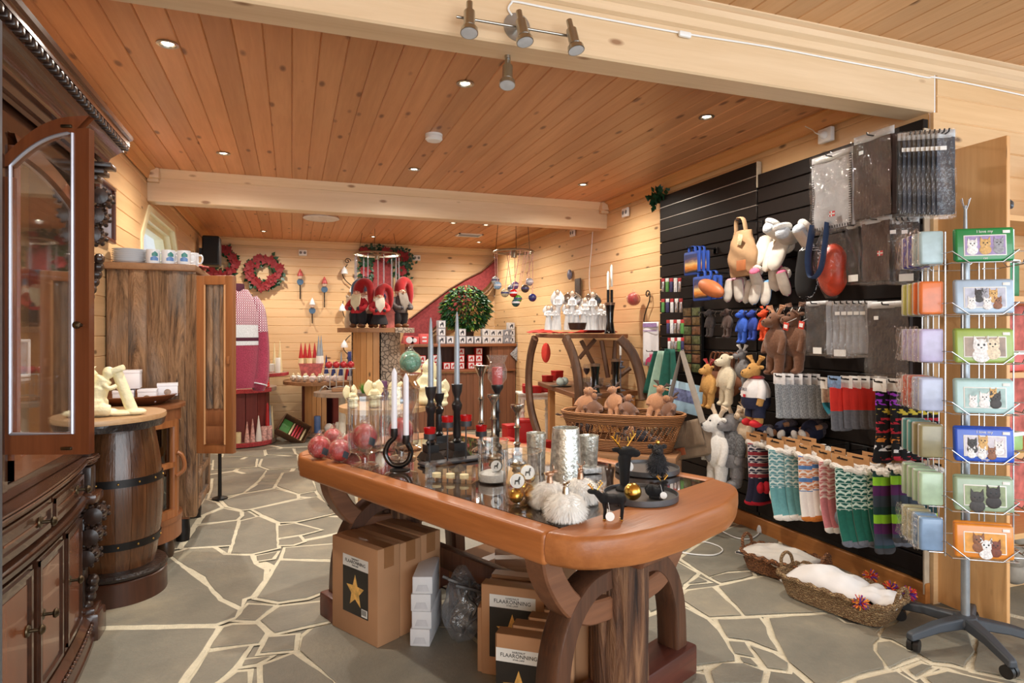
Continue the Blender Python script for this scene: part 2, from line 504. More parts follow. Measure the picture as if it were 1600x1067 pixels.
# left wall with an eight-sided window opening
WY0, WY1, WZ0, WZ1, WC = 5.58, 7.30, 1.18, 2.43, .27
wl = MB()
boards(wl, (XL, -3, 0), (0, 1, 0), (0, 0, 1), (1, 0, 0), WY0 + 3, 23, .1235)
boards(wl, (XL, WY1, 0), (0, 1, 0), (0, 0, 1), (1, 0, 0), YB - WY1, 22, .1235)
wl2 = []
for i in range(22):
 z0, z1 = i * .1235, (i + 1) * .1235
 if z1 <= WZ0 or z0 >= WZ1:
  boards(wl, (XL, WY0, z0), (0, 1, 0), (0, 0, 1), (1, 0, 0), WY1 - WY0, 1, .1235)
th = .14
for sgn, y in ((1, WY0), (-1, WY1)):
 wl.prism([(y, WZ1), (y + sgn * WC, WZ1), (y, WZ1 - WC)], XL - th, XL, 'x')
 wl.prism([(y, WZ0), (y + sgn * WC, WZ0), (y, WZ0 + WC)], XL - th, XL, 'x')
wl.prism([(WY0, WZ0), (WY1, WZ0), (WY1, WZ0 - .07), (WY0, WZ0 - .07)], XL - th, XL, 'x')
wl.prism([(WY0, WZ1), (WY1, WZ1), (WY1, WZ1 + .05), (WY0, WZ1 + .05)], XL - th, XL - .005, 'x')
wl.prism([(WY0 - .02, WZ0), (WY0, WZ0), (WY0, WZ1), (WY0 - .02, WZ1)], XL - th, XL - .005, 'x')
wl.prism([(WY1 + .02, WZ0), (WY1, WZ0), (WY1, WZ1), (WY1 + .02, WZ1)], XL - th, XL - .005, 'x')
structure(wl.build('wall_left', PINE_WALL))
CREAM = plain('cream_window_paint', (244, 236, 196), .4, vary=.03)
def octa(g):
 a, b, c, d, k = WY0 + g, WY1 - g, WZ0 + g, WZ1 - g, WC - g * .4
 return [(a, c + k), (a + k, c), (b - k, c), (b, c + k), (b, d - k), (b - k, d), (a + k, d), (a, d - k)]
wf = MB()
for g0, g1, xa, xb in ((.0, .05, -.02, .012), (.05, .10, -.06, -.03), (.10, .14, -.11, -.08)):
 o_, i_ = octa(g0), octa(g1)
 for xx, r0, r1 in ((XL + xb, o_, i_), (XL + xa, o_, i_)):
  wf.add([(xx, *p) for p in r0] + [(xx, *p) for p in r1], [(i, (i + 1) % 8, 8 + (i + 1) % 8, 8 + i) for i in range(8)])
 wf.add([(XL + xb, *p) for p in i_] + [(XL + xa - .05, *p) for p in i_], [(i, (i + 1) % 8, 8 + (i + 1) % 8, 8 + i) for i in range(8)])
 wf.add([(XL + xb, *p) for p in o_] + [(XL + xa - .05, *p) for p in o_], [(i, (i + 1) % 8, 8 + (i + 1) % 8, 8 + i) for i in range(8)])
wf = wf.build('window_1', CREAM, sharp=0, fix=False)
structure(wf)
gp = MB().prism(octa(.13), XL - .125, XL - .120, 'x').build('pane', glass('window_glass', gloss=.6), wf)
# beams, cornices and trim
def moulding(name, prof, a, b, mat, axis):
 """a straight run of moulding: prof in (out, up), along x or y from a to b"""
 m = MB()
 n = len(prof)
 vs = []
 for e in (a, b):
  for o_, u_ in prof:
   vs.append((e, o_, u_) if axis == 'x' else (o_, e, u_))
 m.add(vs, [tuple(range(n)), tuple(range(2 * n - 1, n - 1, -1))] + [(i, (i + 1) % n, n + (i + 1) % n, n + i) for i in range(n)])
 return structure(m.build(name, mat, sharp=25))
YR = 5.82
moulding('trim_1', [(YW, 2.515), (YW + .008, 2.507), (YW + .142, 2.507), (YW + .15, 2.515), (YW + .15, ZC + .02), (YW, ZC + .02)], XL, XR + .02, PINE_BEAM, 'x')
moulding('trim_2', [(YW - .002, ZC - .02), (YW - .018, ZC - .012), (YW - .022, ZC + .02), (YW - .045, ZC + .035), (YW - .05, ZC + .06), (YW - .03, ZC + .063), (YW - .06, ZF - .006), (YW - .06, ZF), (YW, ZF)], -1.3, 5.6, PINE_BEAM, 'x')
moulding('trim_3', [(YR, 2.462), (YR + .006, 2.456), (YR + .154, 2.456), (YR + .16, 2.462), (YR + .16, ZC), (YR, ZC)], XL, XR, PINE_BEAM, 'x')
moulding('trim_4', [(YR, 2.645), (YR - .012, 2.648), (YR - .016, 2.66), (YR - .045, 2.70), (YR - .05, ZC), (YR, ZC)], XL + .06, XR - .06, PINE_BEAM, 'x')
for i, x in ((5, XL + .05), (6, XR - .05)):
 mm = MB()
 mm.rbox((x, YR - .045, 2.672), (.10, .09, .086), .012)
 mm.rbox((x, YR - .03, 2.618), (.085, .06, .03), .008)
 structure(mm.build('trim_%d' % i, PINE_BEAM))
moulding('trim_7', [(YB - .012, ZC - .10), (YB - .03, ZC - .095), (YB - .05, ZC - .03), (YB - .085, ZC - .012), (YB - .085, ZC - .001), (YB - .012, ZC - .001)], XL, XR, PINE_WALL_X, 'x')
moulding('trim_8', [(XR - .012, ZC - .09), (XR - .026, ZC - .085), (XR - .04, ZC - .03), (XR - .075, ZC - .012), (XR - .075, ZC - .001), (XR - .012, ZC - .001)], YW + .16, YB, PINE_TRIM_Y, 'y')
moulding('trim_9', [(XL + .012, ZC - .09), (XL + .026, ZC - .085), (XL + .04, ZC - .03), (XL + .075, ZC - .012), (XL + .075, ZC - .001), (XL + .012, ZC - .001)], YW + .16, YB, PINE_TRIM_Y, 'y')
moulding('baseboard_right', [(XR - .012, .002), (XR - .045, .002), (XR - .045, .10), (XR - .04, .106), (XR - .012, .106)], YW, 5.2, wood('oak_baseboard', (196, 132, 70), (160, 98, 46), 'y', knots=.5), 'y')
# upright on the corner of the wall, by the slat boards
structure(MB().box((XR + .018, YW - .004, 1.25), (.048, .02, 2.5)).build('trim_10', PINE_WALL_X))
# ================================================================ ON THE CEILING AND THE BEAMS
STEEL = plain('brushed_steel', (178, 176, 170), .28, 1.0, vary=.05)
CHROME = plain('polished_chrome', (215, 215, 215), .12, 1.0, vary=.03)
WHITE_PL = plain('white_plastic', (236, 236, 234), .4, vary=.02)
BULB = lamp('lit_halogen_bulb', (255, 236, 200), 14.0)
def downlight(px, py, label):
 p = at_z(px, py, ZC)
 t = thing('recessed_downlight', label, 'ceiling light', p, group='recessed ceiling downlights')
 MB().lathe([(.046, -.001), (.048, -.006), (.036, -.008), (.033, -.003), (.030, .010)], seg=24, cap=False).build('trim_ring', STEEL, t)
 MB().lathe([(.031, .004), (.024, -.002), (.001, -.004)], seg=16).build('bulb', BULB, t)
 d = bpy.data.lights.new('downlight_lamp', 'SPOT')
 d.energy = 76; d.color = (1.0, .93, .81); d.spot_size = radians(165); d.spot_blend = 1.0; d.shadow_soft_size = .03
 o = bpy.data.objects.new('downlight_lamp', d); COL.objects.link(o)
 o.parent = t; o.location = (0, 0, -.02)
for px, py, l in ((262, 68, 'lit round downlight in the ceiling above the dark carved cabinet, nearest on that side'), (349, 239, 'lit round downlight just before the rear beam, above the log-sided cupboard'),
                  (727, 130, 'lit round downlight just behind the front beam, left of the single spot'), (647, 264, 'lit round downlight beside the smoke detector, before the rear beam'),
                  (911, 288, 'lit round downlight by the right end of the rear beam'), (1104, 182, 'lit round downlight above the black slatted display wall'),
                  (412, 361, 'small lit downlight behind the rear beam above the red wreath'), (583, 369.5, 'small lit downlight above the gnomes on the tall stand'),
                  (708, 348, 'small lit downlight just left of the ceiling vent behind the rear beam'), (759, 351, 'small lit downlight just right of the ceiling vent behind the rear beam'),
                  (748, 378, 'small lit downlight beyond the ceiling vent, close to the far wall')):
 downlight(px, py, l)
t = thing('smoke_detector', 'white round smoke detector on the pine ceiling', 'smoke detector', at_z(678, 210, ZC))
MB().lathe([(.058, 0), (.058, -.014), (.052, -.016), (.056, -.018), (.058, -.034), (.046, -.046), (.001, -.048)], seg=32).build('housing', WHITE_PL, t)
t = thing('ceiling_speaker', 'flat white round disc on the ceiling behind the rear beam', 'ceiling speaker', at_z(502, 340, ZC))
MB().lathe([(.20, 0), (.205, -.012), (.185, -.02)], seg=40, cap=False).build('rim', WHITE_PL, t)
MB().lathe([(.185, -.019), (.001, -.015)], seg=40).build('grille', plain('white_mesh_grille', (226, 224, 220), .6), t)
t = thing('ceiling_vent', 'white rectangular air vent in the ceiling behind the rear beam', 'vent', at_z(733, 367, ZC))
m = MB()
for x, y, sx, sy in ((-.16, 0, .02, .24), (.16, 0, .02, .24), (0, -.11, .34, .02), (0, .11, .34, .02)): m.box((x, y, -.006), (sx, sy, .012))
m.build('frame', WHITE_PL, t)
m = MB()
for i in range(9): m.box((0, -.088 + i * .022, -.004), (.30, .014, .003), rx=.5)
m.build('slats', plain('grey_vent_slats', (170, 172, 174), .5), t)
def spot_head(t, loc, rot):
 """one cylindrical spot head hanging from its joint"""
 r = Matrix.Translation(loc) @ rot.to_4x4()
 b = MB(r).lathe([(.012, .055), (.012, .015), (.021, .012), (.021, -.05), (.017, -.054), (.017, -.058), (.031, -.062), (.033, -.080)], seg=20).build('lamp_head', STEEL, t)
 MB(r).lathe([(.030, -.0805), (.001, -.079)], seg=20).build('lens', plain('frosted_spot_lens', (188, 190, 192), .3), b)
def bar_spot():
 c = at_y(808, 42, YW - .004)
 t = thing('bar_spotlight', 'brushed steel bar lamp with three spot heads on the front beam', 'spotlight', c)
 MB().lathe([(.055, 0), (.055, -.012), (.048, -.02), (.001, -.022)], seg=32, rot=Matrix.Rotation(pi / 2, 3, 'X')).build('wall_plate', STEEL, t)
 MB().cyl((0, -.002, 0), (0, -.055, 0), .009).build('arm', STEEL, t)
 bar = at_y(713, 29, YW - .06) - c, at_y(886, 53, YW - .06) - c
 z = (bar[0].z + bar[1].z) / 2 
 MB().cyl((bar[0].x, -.056, z), (bar[1].x + .01, -.056, z), .0055).build('bar', STEEL, t)
 for px, py, an in ((733, 32, .08), (814, 43, -.1), (893, 55, -.12)):
  q = at_y(px, py, YW - .085) - c
  spot_head(t, Vector((q.x, -.085, z)), Matrix.Rotation(an, 3, 'Y') @ Matrix.Rotation(-.25, 3, 'X'))
bar_spot()
c = at_z(789, 92, 2.507); c.y = YW + .10
t = thing('single_spotlight', 'small steel spot head hanging under the front beam', 'spotlight', c)
MB().lathe([(.012, 0), (.012, -.012), (.005, -.014), (.005, -.03)], seg=16).build('mount', STEEL, t)
spot_head(t, Vector((0, 0, -.055)), Matrix.Rotation(.12, 3, 'Y') @ Matrix.Rotation(-.3, 3, 'X'))
cordpts = [at_y(x, y, YW - .006) for x, y in ((800, 24), (794, 14), (799, 5), (808, 3), (878, 17), (1055, 50), (1200, 73), (1310, 94), (1400, 111), (1448, 121), (1462, 121), (1530, 134), (1640, 158))]
t = thing('lamp_cable', 'white power cord with inline switch clipped along the front beam', 'cord')
MB().tube(bez(cordpts, 5), .0042, 6).build('cord', WHITE_PL, t)
p = at_y(1070, 54, YW - .012)
MB().rbox(p, (.062, .018, .026), .008, ry=.02).build('inline_switch', WHITE_PL, t)
def socket(px, py, surf, label, ang):
 p = surf
 t = thing('wall_socket', label, 'socket', p, ang, group='white double sockets high on the walls')
 MB().rbox((0, -.012, 0), (.115, .024, .085), .006).build('plate', WHITE_PL, t)
 m = MB()
 for x in (-.028, .028):
  m.lathe([(.019, -.0245), (.017, -.0255), (.001, -.0255)], (x, 0, 0), 16, rot=None)
 m = MB()
 for x in (-.028, .028):
  m.lathe([(.020, 0), (.018, .0015), (.001, .0015)], (x, -.0245, 0), 16, rot=Matrix.Rotation(pi / 2, 3, 'X'))
 m.build('outlets', plain('grey_socket_outlets', (120, 120, 122), .5), t)
 return t
socket(0, 0, at_y(473, 395, YB - .013), 'white double socket on the far wall right of the red wreath', 0)
socket(0, 0, at_y(651, 403, YB - .013), 'white double socket on the far wall right of the garlanded red panel', 0)
socket(0, 0, at_x(979, 332, XR - .013), 'white double socket on the right wall left of the trailing ivy sprig', -pi / 2)
socket(0, 0, at_x(896, 364, XR - .013), 'white double socket on the right wall at the start of the white cable', -pi / 2)
c = at_x(1294, 212, XR - .013)
t = thing('wall_plug', 'white socket with a round plug high above the packed blankets', 'socket', c, -pi / 2)
MB().rbox((0, -.016, 0), (.10, .032, .085), .006).build('plate', WHITE_PL, t)
MB().lathe([(.024, .03), (.024, .045), (.014, .06), (.006, .065)], seg=16, rot=Matrix.Rotation(pi / 2, 3, 'X')).build('plug', WHITE_PL, t)
MB().tube(bez([(0, -.065, 0), (-.02, -.08, .015), (-.07, -.05, .05), (-.15, -.03, .10)]), .003, 6).build('cord', WHITE_PL, t)
c = [at_x(x, y, XR - .016) for x, y in ((926, 362), (924, 392), (921, 425), (922, 455), (930, 468))]
tag(MB().tube(bez(c), .004, 6).build('hanging_cable', WHITE_PL), 'thin white cable hanging down the right wall behind the angel figures', 'cord')
# ================================================================ THE BIG TABLE
ZT = .79
TA = Vector((.703, 1.717, 0))
TRZ = atan2(.414, .91)
TW, TL = 1.02, 1.617
HONEY = wood('worn_honey_wood', (190, 120, 66), (142, 82, 40), 'x', fine=1.3, knots=.35, vary=.10, rough=.38, bump=.25, knotcol=(84, 46, 20), contrast=.8)
HONEY_Y = wood('worn_honey_wood_lengthwise', (190, 120, 66), (140, 80, 38), 'y', fine=1.3, knots=.35, vary=.10, rough=.38, bump=.25, knotcol=(84, 46, 20), contrast=.8)
DARKWOOD = wood('dark_brown_old_wood', (104, 66, 44), (58, 36, 25), 'z', fine=1.6, knots=0, vary=.15, rough=.42, bump=.4)
REDWOOD = wood('reddish_stained_wood', (110, 56, 42), (66, 34, 28), 'x', fine=1.2, knots=0, vary=.1, rough=.4, bump=.15)
TABLE = thing('dining_table', 'long rustic wooden table with rounded ends, dark glass inset and curved braces', 'table', TA, TRZ)
def dend(sgn):
 """half-round end piece of the top; sgn -1 at y<0, +1 beyond the far end"""
 P = []
 for i in range(33):
  s = -1 + 2 * i / 32
  P.append((TW / 2 + s * TW / 2, -.215 * (1 - abs(s) ** 2.6) ** .5 if sgn < 0 else TL + .215 * (1 - abs(s) ** 2.6) ** .5))
 return P
for s in (-1, 1):
 P = dend(s)
 m = MB()
 n = len(P)
 wob = lambda x, y: noise.noise(Vector((x * 6, y * 6, 1))) * .008
 ring = lambda z, k: [(TW / 2 + (x - TW / 2) * k + wob(x, y + z), (y if s < 0 else y - TL) * k + (0 if s < 0 else TL) + wob(y, x + z), z) for x, y in P]
 lv = [ring(ZT - .100, .955), ring(ZT - .085, .99), ring(ZT - .05, 1.0), ring(ZT - .018, .995), ring(ZT - .004, .98), ring(ZT, .95)]
 m.add([p for r in lv for p in r], [(a * n + i, a * n + (i + 1) % n, (a + 1) * n + (i + 1) % n, (a + 1) * n + i) for a in range(5) for i in range(n)] + [tuple(range(n))[::-1], tuple(5 * n + i for i in range(n))])
 m.build('end_plank', HONEY, TABLE, sharp=50)
for x in (.038, TW - .038):
 MB().rbox((x, TL / 2, ZT - .05), (.082, TL, .10), .014, seg=3).build('side_rail', HONEY_Y, TABLE)
m = MB().box((TW / 2, TL / 2, ZT - .035), (TW - .15, TL, .02))
m.build('inner_board', DARKWOOD, TABLE)
t = NT('dark_table_glass')
t.p(col=srgb(64, 50, 42), rough=.04, spec=1.0, coat=1.0)
t.set(t.b, 'Coat Roughness', .03)
MB().box((TW / 2, TL / 2, ZT - .008), (TW - .158, TL - .004, .012)).build('glass_inset', t.mat, TABLE)
def arch(pts, w, th, mat, name):
 """a bent timber through points in the (x, z) plane at y, rectangular section w (along y) by th"""
 P = bez(pts, 7)
 m = MB()
 vs = []
 for i, p in enumerate(P):
  a, b = P[max(i - 1, 0)], P[min(i + 1, len(P) - 1)]
  t_ = (b - a).normalized()
  nn = Vector((-t_.z, 0, t_.x))
  for sy, sn in ((-.5, -.42), (-.42, -.5), (.42, -.5), (.5, -.42), (.5, .42), (.42, .5), (-.42, .5), (-.5, .42)):
   vs.append(p + Vector((0, sy * w, 0)) + nn * (sn * th))
 k = len(P)
 m.add(vs, [(i * 8 + j, i * 8 + (j + 1) % 8, (i + 1) * 8 + (j + 1) % 8, (i + 1) * 8 + j) for i in range(k - 1) for j in range(8)] + [tuple(range(8))[::-1], tuple((k - 1) * 8 + j for j in range(8))])
 return m.build(name, mat, TABLE, sharp=40)
def bark_post(r, h, mat, parent, c, name='post'):
 m = MB()
 def f(u, v):
  a = u * 2 * pi
  k = r * (1 + .10 * noise.noise(Vector((cos(a) * 3.2, sin(a) * 3.2, v * .9))) + .09 * noise.noise(Vector((cos(a) * 9, sin(a) * 9, v * 1.2))))
  return (c[0] + k * cos(a), c[1] + k * sin(a), c[2] + v * h)
 m.grid(f, 64, 14, True)
 return m.build(name, mat, parent, sharp=60)
t = NT('weathered_bark_post')
v = t.coord((26, 26, 2.2))
n1 = t.n('ShaderNodeTexNoise', {'Vector': v, 'Scale': 1.0, 'Detail': 6.0, 'Roughness': .65, 'Distortion': .5})
t.p(col=t.ramp(n1.outputs[0], (.30, srgb(38, 24, 17)), (.48, srgb(98, 64, 42)), (.70, srgb(156, 114, 80))).outputs[0], rough=.75)
t.bump(n1.outputs[0], .9, .03)
BARK = t.mat
for y in (.12, TL - .10):
 bark_post(.104, ZT - .22, BARK, TABLE, (.52, y, .12))
 MB().rbox((.52, y, .062), (.86, .15, .122), .012).build('foot', REDWOOD, TABLE)
 m = MB()
 hd = [(-.21, ZT - .105), (.21, ZT - .105), (.20, ZT - .13), (.155, ZT - .215), (-.155, ZT - .215), (-.20, ZT - .13)]
 m.prism([(y + a, b) for a, b in hd], .43, .61, 'x')
 m.build('header', wood('brown_header_wood', (128, 80, 54), (92, 54, 36), 'y', knots=0), TABLE, bevel=.012)
 for s in (-1, 1):
  X = lambda a: .52 + s * a
  arch([(X(.10), y, .52), (X(.20), y, .505), (X(.29), y, .43), (X(.345), y, .30), (X(.36), y, .122)], .095, .075, DARKWOOD, 'lower_brace')
  arch([(X(.41), y + s * 0, ZT - .10), (X(.385), y, ZT - .19), (X(.315), y, ZT - .29), (X(.22), y, ZT - .355), (X(.09), y, ZT - .375)], .09, .082, wood('brown_brace_wood', (140, 92, 62), (94, 58, 38), 'x', knots=.2), 'upper_brace')
m = MB().rbox((.52, TL / 2, .30), (.055, TL - .42, .10), .01)
m.build('stretcher', DARKWOOD, TABLE)
# ================================================================ LEFT SIDE
def mbw(root):
 """a builder that takes shop coordinates for a part of root"""
 return MB(root.matrix_basis.inverted())
CHERRY = wood('polished_dark_cherry', (88, 55, 38), (48, 28, 20), 'y', fine=.8, knots=0, vary=.08, rough=.22, bump=.05, coat=.4, board=False)
CHERRY_Z = wood('polished_cherry_upright', (132, 72, 40), (90, 46, 25), 'z', fine=.8, knots=0, vary=.06, rough=.24, bump=.04, coat=.4, board=False)
EBON = plain('blackened_carving', (50, 34, 27), .32, vary=.3, scale=40, coat=.15)
BRONZE = plain('aged_bronze', (96, 84, 66), .35, 1.0, vary=.2, scale=60)
CLEAR = glass('clear_glass', gloss=.9)
YC0, YC1, XF = 1.75, 3.36, -.875
CAB = thing('display_cabinet', 'dark carved wooden china cabinet with bowed drawers and an open arched glass door', 'cabinet', (-1.0, YC1, 0))
def bow(y, off=0.0):
 """front line of the bowed base"""
 s = min(1.0, max(-1.0, (y - 2.55) / .70))
 return XF + .045 * (1 - s * s) + off
def band(m, z0, z1, off0, off1=None, y0=YC0, y1=3.25, n=24, depth=.04):
 """a strip of moulding that follows the bow"""
 off1 = off0 if off1 is None else off1
 vs = []
 for i in range(n + 1):
  y = y0 + (y1 - y0) * i / n
  vs += [(bow(y, off0), y, z0), (bow(y, off1), y, z1), (bow(y, off1) - depth, y, z1), (bow(y, off0) - depth, y, z0)]
 m.add(vs, [(i * 4 + j, i * 4 + (j + 1) % 4, i * 4 + 4 + (j + 1) % 4, i * 4 + 4 + j) for i in range(n) for j in range(4)] + [(0, 1, 2, 3), (n * 4 + 3, n * 4 + 2, n * 4 + 1, n * 4)])
m = mbw(CAB)
for i in range(24):
 pass
P = [(bow(YC0 + (3.25 - YC0) * i / 24, -.012), YC0 + (3.25 - YC0) * i / 24) for i in range(25)]
m.prism([(XL + .004, YC0)] + P + [(-.905, 3.29), (-.905, YC1 - .02), (XL + .004, YC1 - .02)], .10, .79)
m.build('base_carcass', CHERRY, CAB)
m = mbw(CAB)
for z0, z1, o0, o1 in ((0, .03, .05, .05), (.03, .075, .045, .035), (.075, .10, .028, .022), (.10, .125, .034, .010)): band(m, z0, z1, o0, o1, depth=.1)
for i in range(44): m.ball((bow(YC0 + .02 + i * .034, .038), YC0 + .02 + i * .034, .086), (.010, .012, .010), 8, 6)
m.rbox((-.885, 3.315, .065), (.15, .13, .13), .015); m.rbox((-.89, 3.315, .135), (.125, .11, .03), .008)
m.build('plinth', CHERRY, CAB)
m = mbw(CAB)
for z0, z1, o0, o1 in ((.615, .63, .0, .02), (.63, .65, .026, .032), (.65, .664, .022, .0)): band(m, z0, z1, o0, o1)
m.rbox((-.885, 3.315, .64), (.13, .12, .045), .012)
m.build('waist_moulding', CHERRY, CAB)
m = mbw(CAB)
P = lambda o: [(bow(YC0 + (3.25 - YC0) * i / 24, o), YC0 + (3.25 - YC0) * i / 24) for i in range(25)]
for z0, z1, o in ((.79, .803, .014), (.803, .818, .028), (.818, .826, .022)):
 m.prism([(XL + .004, YC0)] + P(o) + [(-.85 + o * .5, 3.27), (-.85 + o * .5, YC1 + o * .6), (XL + .004, YC1 + o * .6)], z0, z1)
m.build('countertop', CHERRY, CAB, bevel=.004)
def panel(y0, y1, z0, z1, name, knob):
 """a raised-panel drawer or door front on the bow"""
 m = mbw(CAB)
 band(m, z0, z1, .010, y0=y0, y1=y1, n=10, depth=.02)
 for a, b, o in ((.012, .028, .018), (.03, .05, .006)):
  for (ya, yb, za, zb) in ((y0 + a, y1 - a, z0 + a, z0 + b), (y0 + a, y1 - a, z1 - b, z1 - a), (y0 + a, y0 + b, z0 + a, z1 - a), (y1 - b, y1 - a, z0 + a, z1 - a)):
   band(m, za, zb, o, y0=ya, y1=yb, n=8, depth=.02)
 d = m.build(name, CHERRY, CAB)
 q = mbw(CAB)
 band(q, z0 + .05, z1 - .05, .012, y0=y0 + .05, y1=y1 - .05, n=8, depth=.02)
 q.build('raised_panel', CHERRY_Z, d)
 q = mbw(CAB)
 for yk in knob:
  rot = Matrix.Rotation(pi / 2, 3, 'Y')
  zc = (z0 + z1) / 2 + (.03 if name == 'door' else 0)
  q.lathe([(.020, 0), (.018, .004), (.006, .006), (.006, .03), (.015, .034), (.017, .040), (.010, .048), (.001, .050)], (bow(yk, .014), yk, zc), 16, rot=rot)
 q.build('knob', BRONZE, d)
for y0, y1 in ((1.78, 2.24), (2.26, 2.70), (2.72, 3.20)): panel(y0, y1, .675, .782, 'drawer', [(y0 + y1) / 2 + .1])
for y0, y1, k in ((1.78, 2.20, 2.15), (2.24, 2.52, 2.47), (2.56, 2.84, 2.60), (2.88, 3.16, 2.92)): panel(y0, y1, .14, .605, 'door', [k])
# carved corner pillars, below and above
def scroll(m, c, s):
 x, y, z = c
 for k in range(3):
  m.lathe([(.012 * s, -.045 * s), (.03 * s, -.04 * s), (.034 * s, 0), (.03 * s, .04 * s), (.012 * s, .045 * s)], (x + (.022 - .012 * k) * s, y, z - .075 * s * k), 16, rot=Matrix.Rotation(pi / 2, 3, 'X'))
  for j in range(9):
   a = j * .7 - 2.4
   m.ball((x + (.022 - .012 * k) * s + .033 * s * cos(a), y - .03 * s, z - .075 * s * k + .033 * s * sin(a)), .0085 * s, 6, 5)
   m.ball((x + (.022 - .012 * k) * s + .033 * s * cos(a), y + .03 * s, z - .075 * s * k + .033 * s * sin(a)), .0085 * s, 6, 5)
 for j in range(7):
  m.ball((x + .012 * s - .006 * j * s, y + .015 * s * sin(j), z - .24 * s - .03 * j * s), (.020 * s, .024 * s, .022 * s), 8, 6)
m = mbw(CAB); scroll(m, (-.865, 3.32, .56), 1.25)
m.rbox((-.885, 3.32, .72), (.075, .07, .12), .008)
m.rbox((-.895, 3.32, .35), (.04, .06, .44), .008)
m.build('carved_corner', EBON, CAB)
m = mbw(CAB); scroll(m, (-.835, 3.30, 1.99), 1.15)
m.rbox((-.88, 3.31, 1.50), (.055, .07, 1.36), .012)
for z in (2.075, 2.105, 2.135): m.rbox((-.865 + (z - 2.075) * .5, 3.31, z), (.09 + (z - 2.075) * .8, .10, .022), .004)
m.build('corner_pillar', EBON, CAB)
# hutch shell
m = mbw(CAB)
m.box((-1.0, YC1 - .04, 1.49), (.21, .03, 1.34))
m.box((-1.0, YC0, 1.49), (.21, .03, 1.34))
m.box((-1.0, 2.55, 2.13), (.22, 1.60, .06))
m.box((-.895, 2.55, .855), (.03, 1.50, .06))
m.box((-.895, 2.55, 2.09), (.03, 1.50, .10))
m.box((-.895, 2.47, 1.48), (.035, .05, 1.25)); m.box((-.895, 1.80, 1.48), (.035, .05, 1.25)); m.box((-.895, 3.24, 1.48), (.035, .07, 1.25))
m.build('hutch_frame', CHERRY, CAB, bevel=.006)
m = mbw(CAB)
m.box((XL + .016, 2.55, 1.49), (.012, 1.58, 1.30))
m.build('back_panel', wood('light_cabinet_back', (198, 150, 96), (172, 122, 72), 'y', knots=.4), CAB)
m = mbw(CAB)
for z in (1.20, 1.58): m.box((-1.0, 2.55, z), (.17, 1.56, .008))
m.build('glass_shelf', CLEAR, CAB)
# cornice with dentils
m = mbw(CAB)
prof = [(-.86, 2.12), (-.85, 2.13), (-.835, 2.135), (-.83, 2.16), (-.81, 2.165), (-.80, 2.195), (-.765, 2.235), (-.755, 2.24), (-.755, 2.268), (-.735, 2.272), (-.735, 2.30), (-.725, 2.305), (-.722, 2.322), (-1.10, 2.325)]
def corn(e):
 out = []
 for x, z in prof:
  d = max(0, x + .87)
  out.append((x, YC1 - .03 + d if e else YC0 - d, z))
 return out
a, b = corn(0), corn(1)
n = len(prof)
m.add(a + b, [(i, i + 1, n + i + 1, n + i) for i in range(n - 1)])
c2 = [(-1.105, y, z) for _x, y, z in b]
m.add(b + c2, [(i, i + 1, n + i + 1, n + i) for i in range(n - 1)])
m.build('cornice', CHERRY, CAB, sharp=25)
for i in range(40): mbw(CAB).rbox((-.744, YC1 + .06 - i * .0475, 2.254) if i < 34 else (-.79 - (i - 34) * .0475, YC1 + .085, 2.254), (.026, .026, .024), .005).build('dentil', EBON, CAB)
# closed far door and open near door
def arch_door(root, name, hinge, ang, w, z0, z1, drop):
 """an arched glazed door leaf: hinge edge at the local origin, leaf along +x"""
 M_ = root.matrix_basis.inverted() @ Matrix.Translation(hinge) @ Matrix.Rotation(ang, 4, 'Z')
 st, th_ = .052, .028
 top = lambda x: z1 - drop * (1 - sin((x / w) * pi / 2)) ** 1.4
 N = 14
 m = MB(M_)
 outer = [(w * i / N, top(w * i / N)) for i in range(N + 1)]
 inner = [(st + (w - 2 * st) * i / N, top(st + (w - 2 * st) * i / N) - st * 1.05) for i in range(N + 1)]
 for q in (-th_ / 2, th_ / 2):
  m.add([(x, q, z) for x, z in outer] + [(x, q, z) for x, z in inner], [(i, i + 1, N + 2 + i, N + 1 + i) for i in range(N)])
 m.add([(x, q, z) for q in (-th_ / 2, th_ / 2) for x, z in outer], [(i, i + 1, N + 2 + i, N + 1 + i) for i in range(N)])
 m.add([(x, q, z) for q in (-th_ / 2, th_ / 2) for x, z in inner], [(i, i + 1, N + 2 + i, N + 1 + i) for i in range(N)])
 m.box((w / 2, 0, z0 + st / 2 + .008), (w, th_, st + .016))
 m.box((st / 2, 0, (z0 + top(st / 2)) / 2 - .03), (st, th_ - .001, top(st / 2) - z0 - .06))
 m.box((w - st / 2, 0, (z0 + z1) / 2 - .02), (st, th_ - .001, z1 - z0 - .04))
 d = m.build(name, CHERRY_Z, root, sharp=30)
 m = MB(M_)
 edge = [(st, z0 + st + .016)] + [(x, z) for x, z in inner] + [(w - st, z0 + st + .016)]
 m.tube([(x, -th_ / 2 - .001, z) for x, z in edge + edge[:1]], .0055, 6)
 m.build('glazing_bead', plain('pewter_glazing_bead', (186, 186, 196), .35, .6, vary=.04), d)
 m = MB(M_)
 m.prism(edge, -.002, .002, 'y')
 m.build('pane', CLEAR, d)
 for z in (z0 + .02, z1 - .035): MB(M_).rbox((w - .07, -th_ / 2 - .003, z), (.034, .008, .010), .002).build('catch', BRONZE, d)
 m = MB(M_)
 m.lathe([(.006, 0), (.006, .012), (.012, .018), (.012, .026), (.001, .03)], (w - .025, -th_ / 2, z0 + .42), 12, rot=Matrix.Rotation(pi / 2, 3, 'X'))
 m.build('door_knob', BRONZE, d)
arch_door(CAB, 'open_door', Vector((-.905, 2.49, 0)), atan2(-.092, .285), .302, .985, 2.085, .17)
arch_door(CAB, 'closed_door', Vector((-.878, 3.205, 0)), -pi / 2, .70, .89, 2.04, .10)
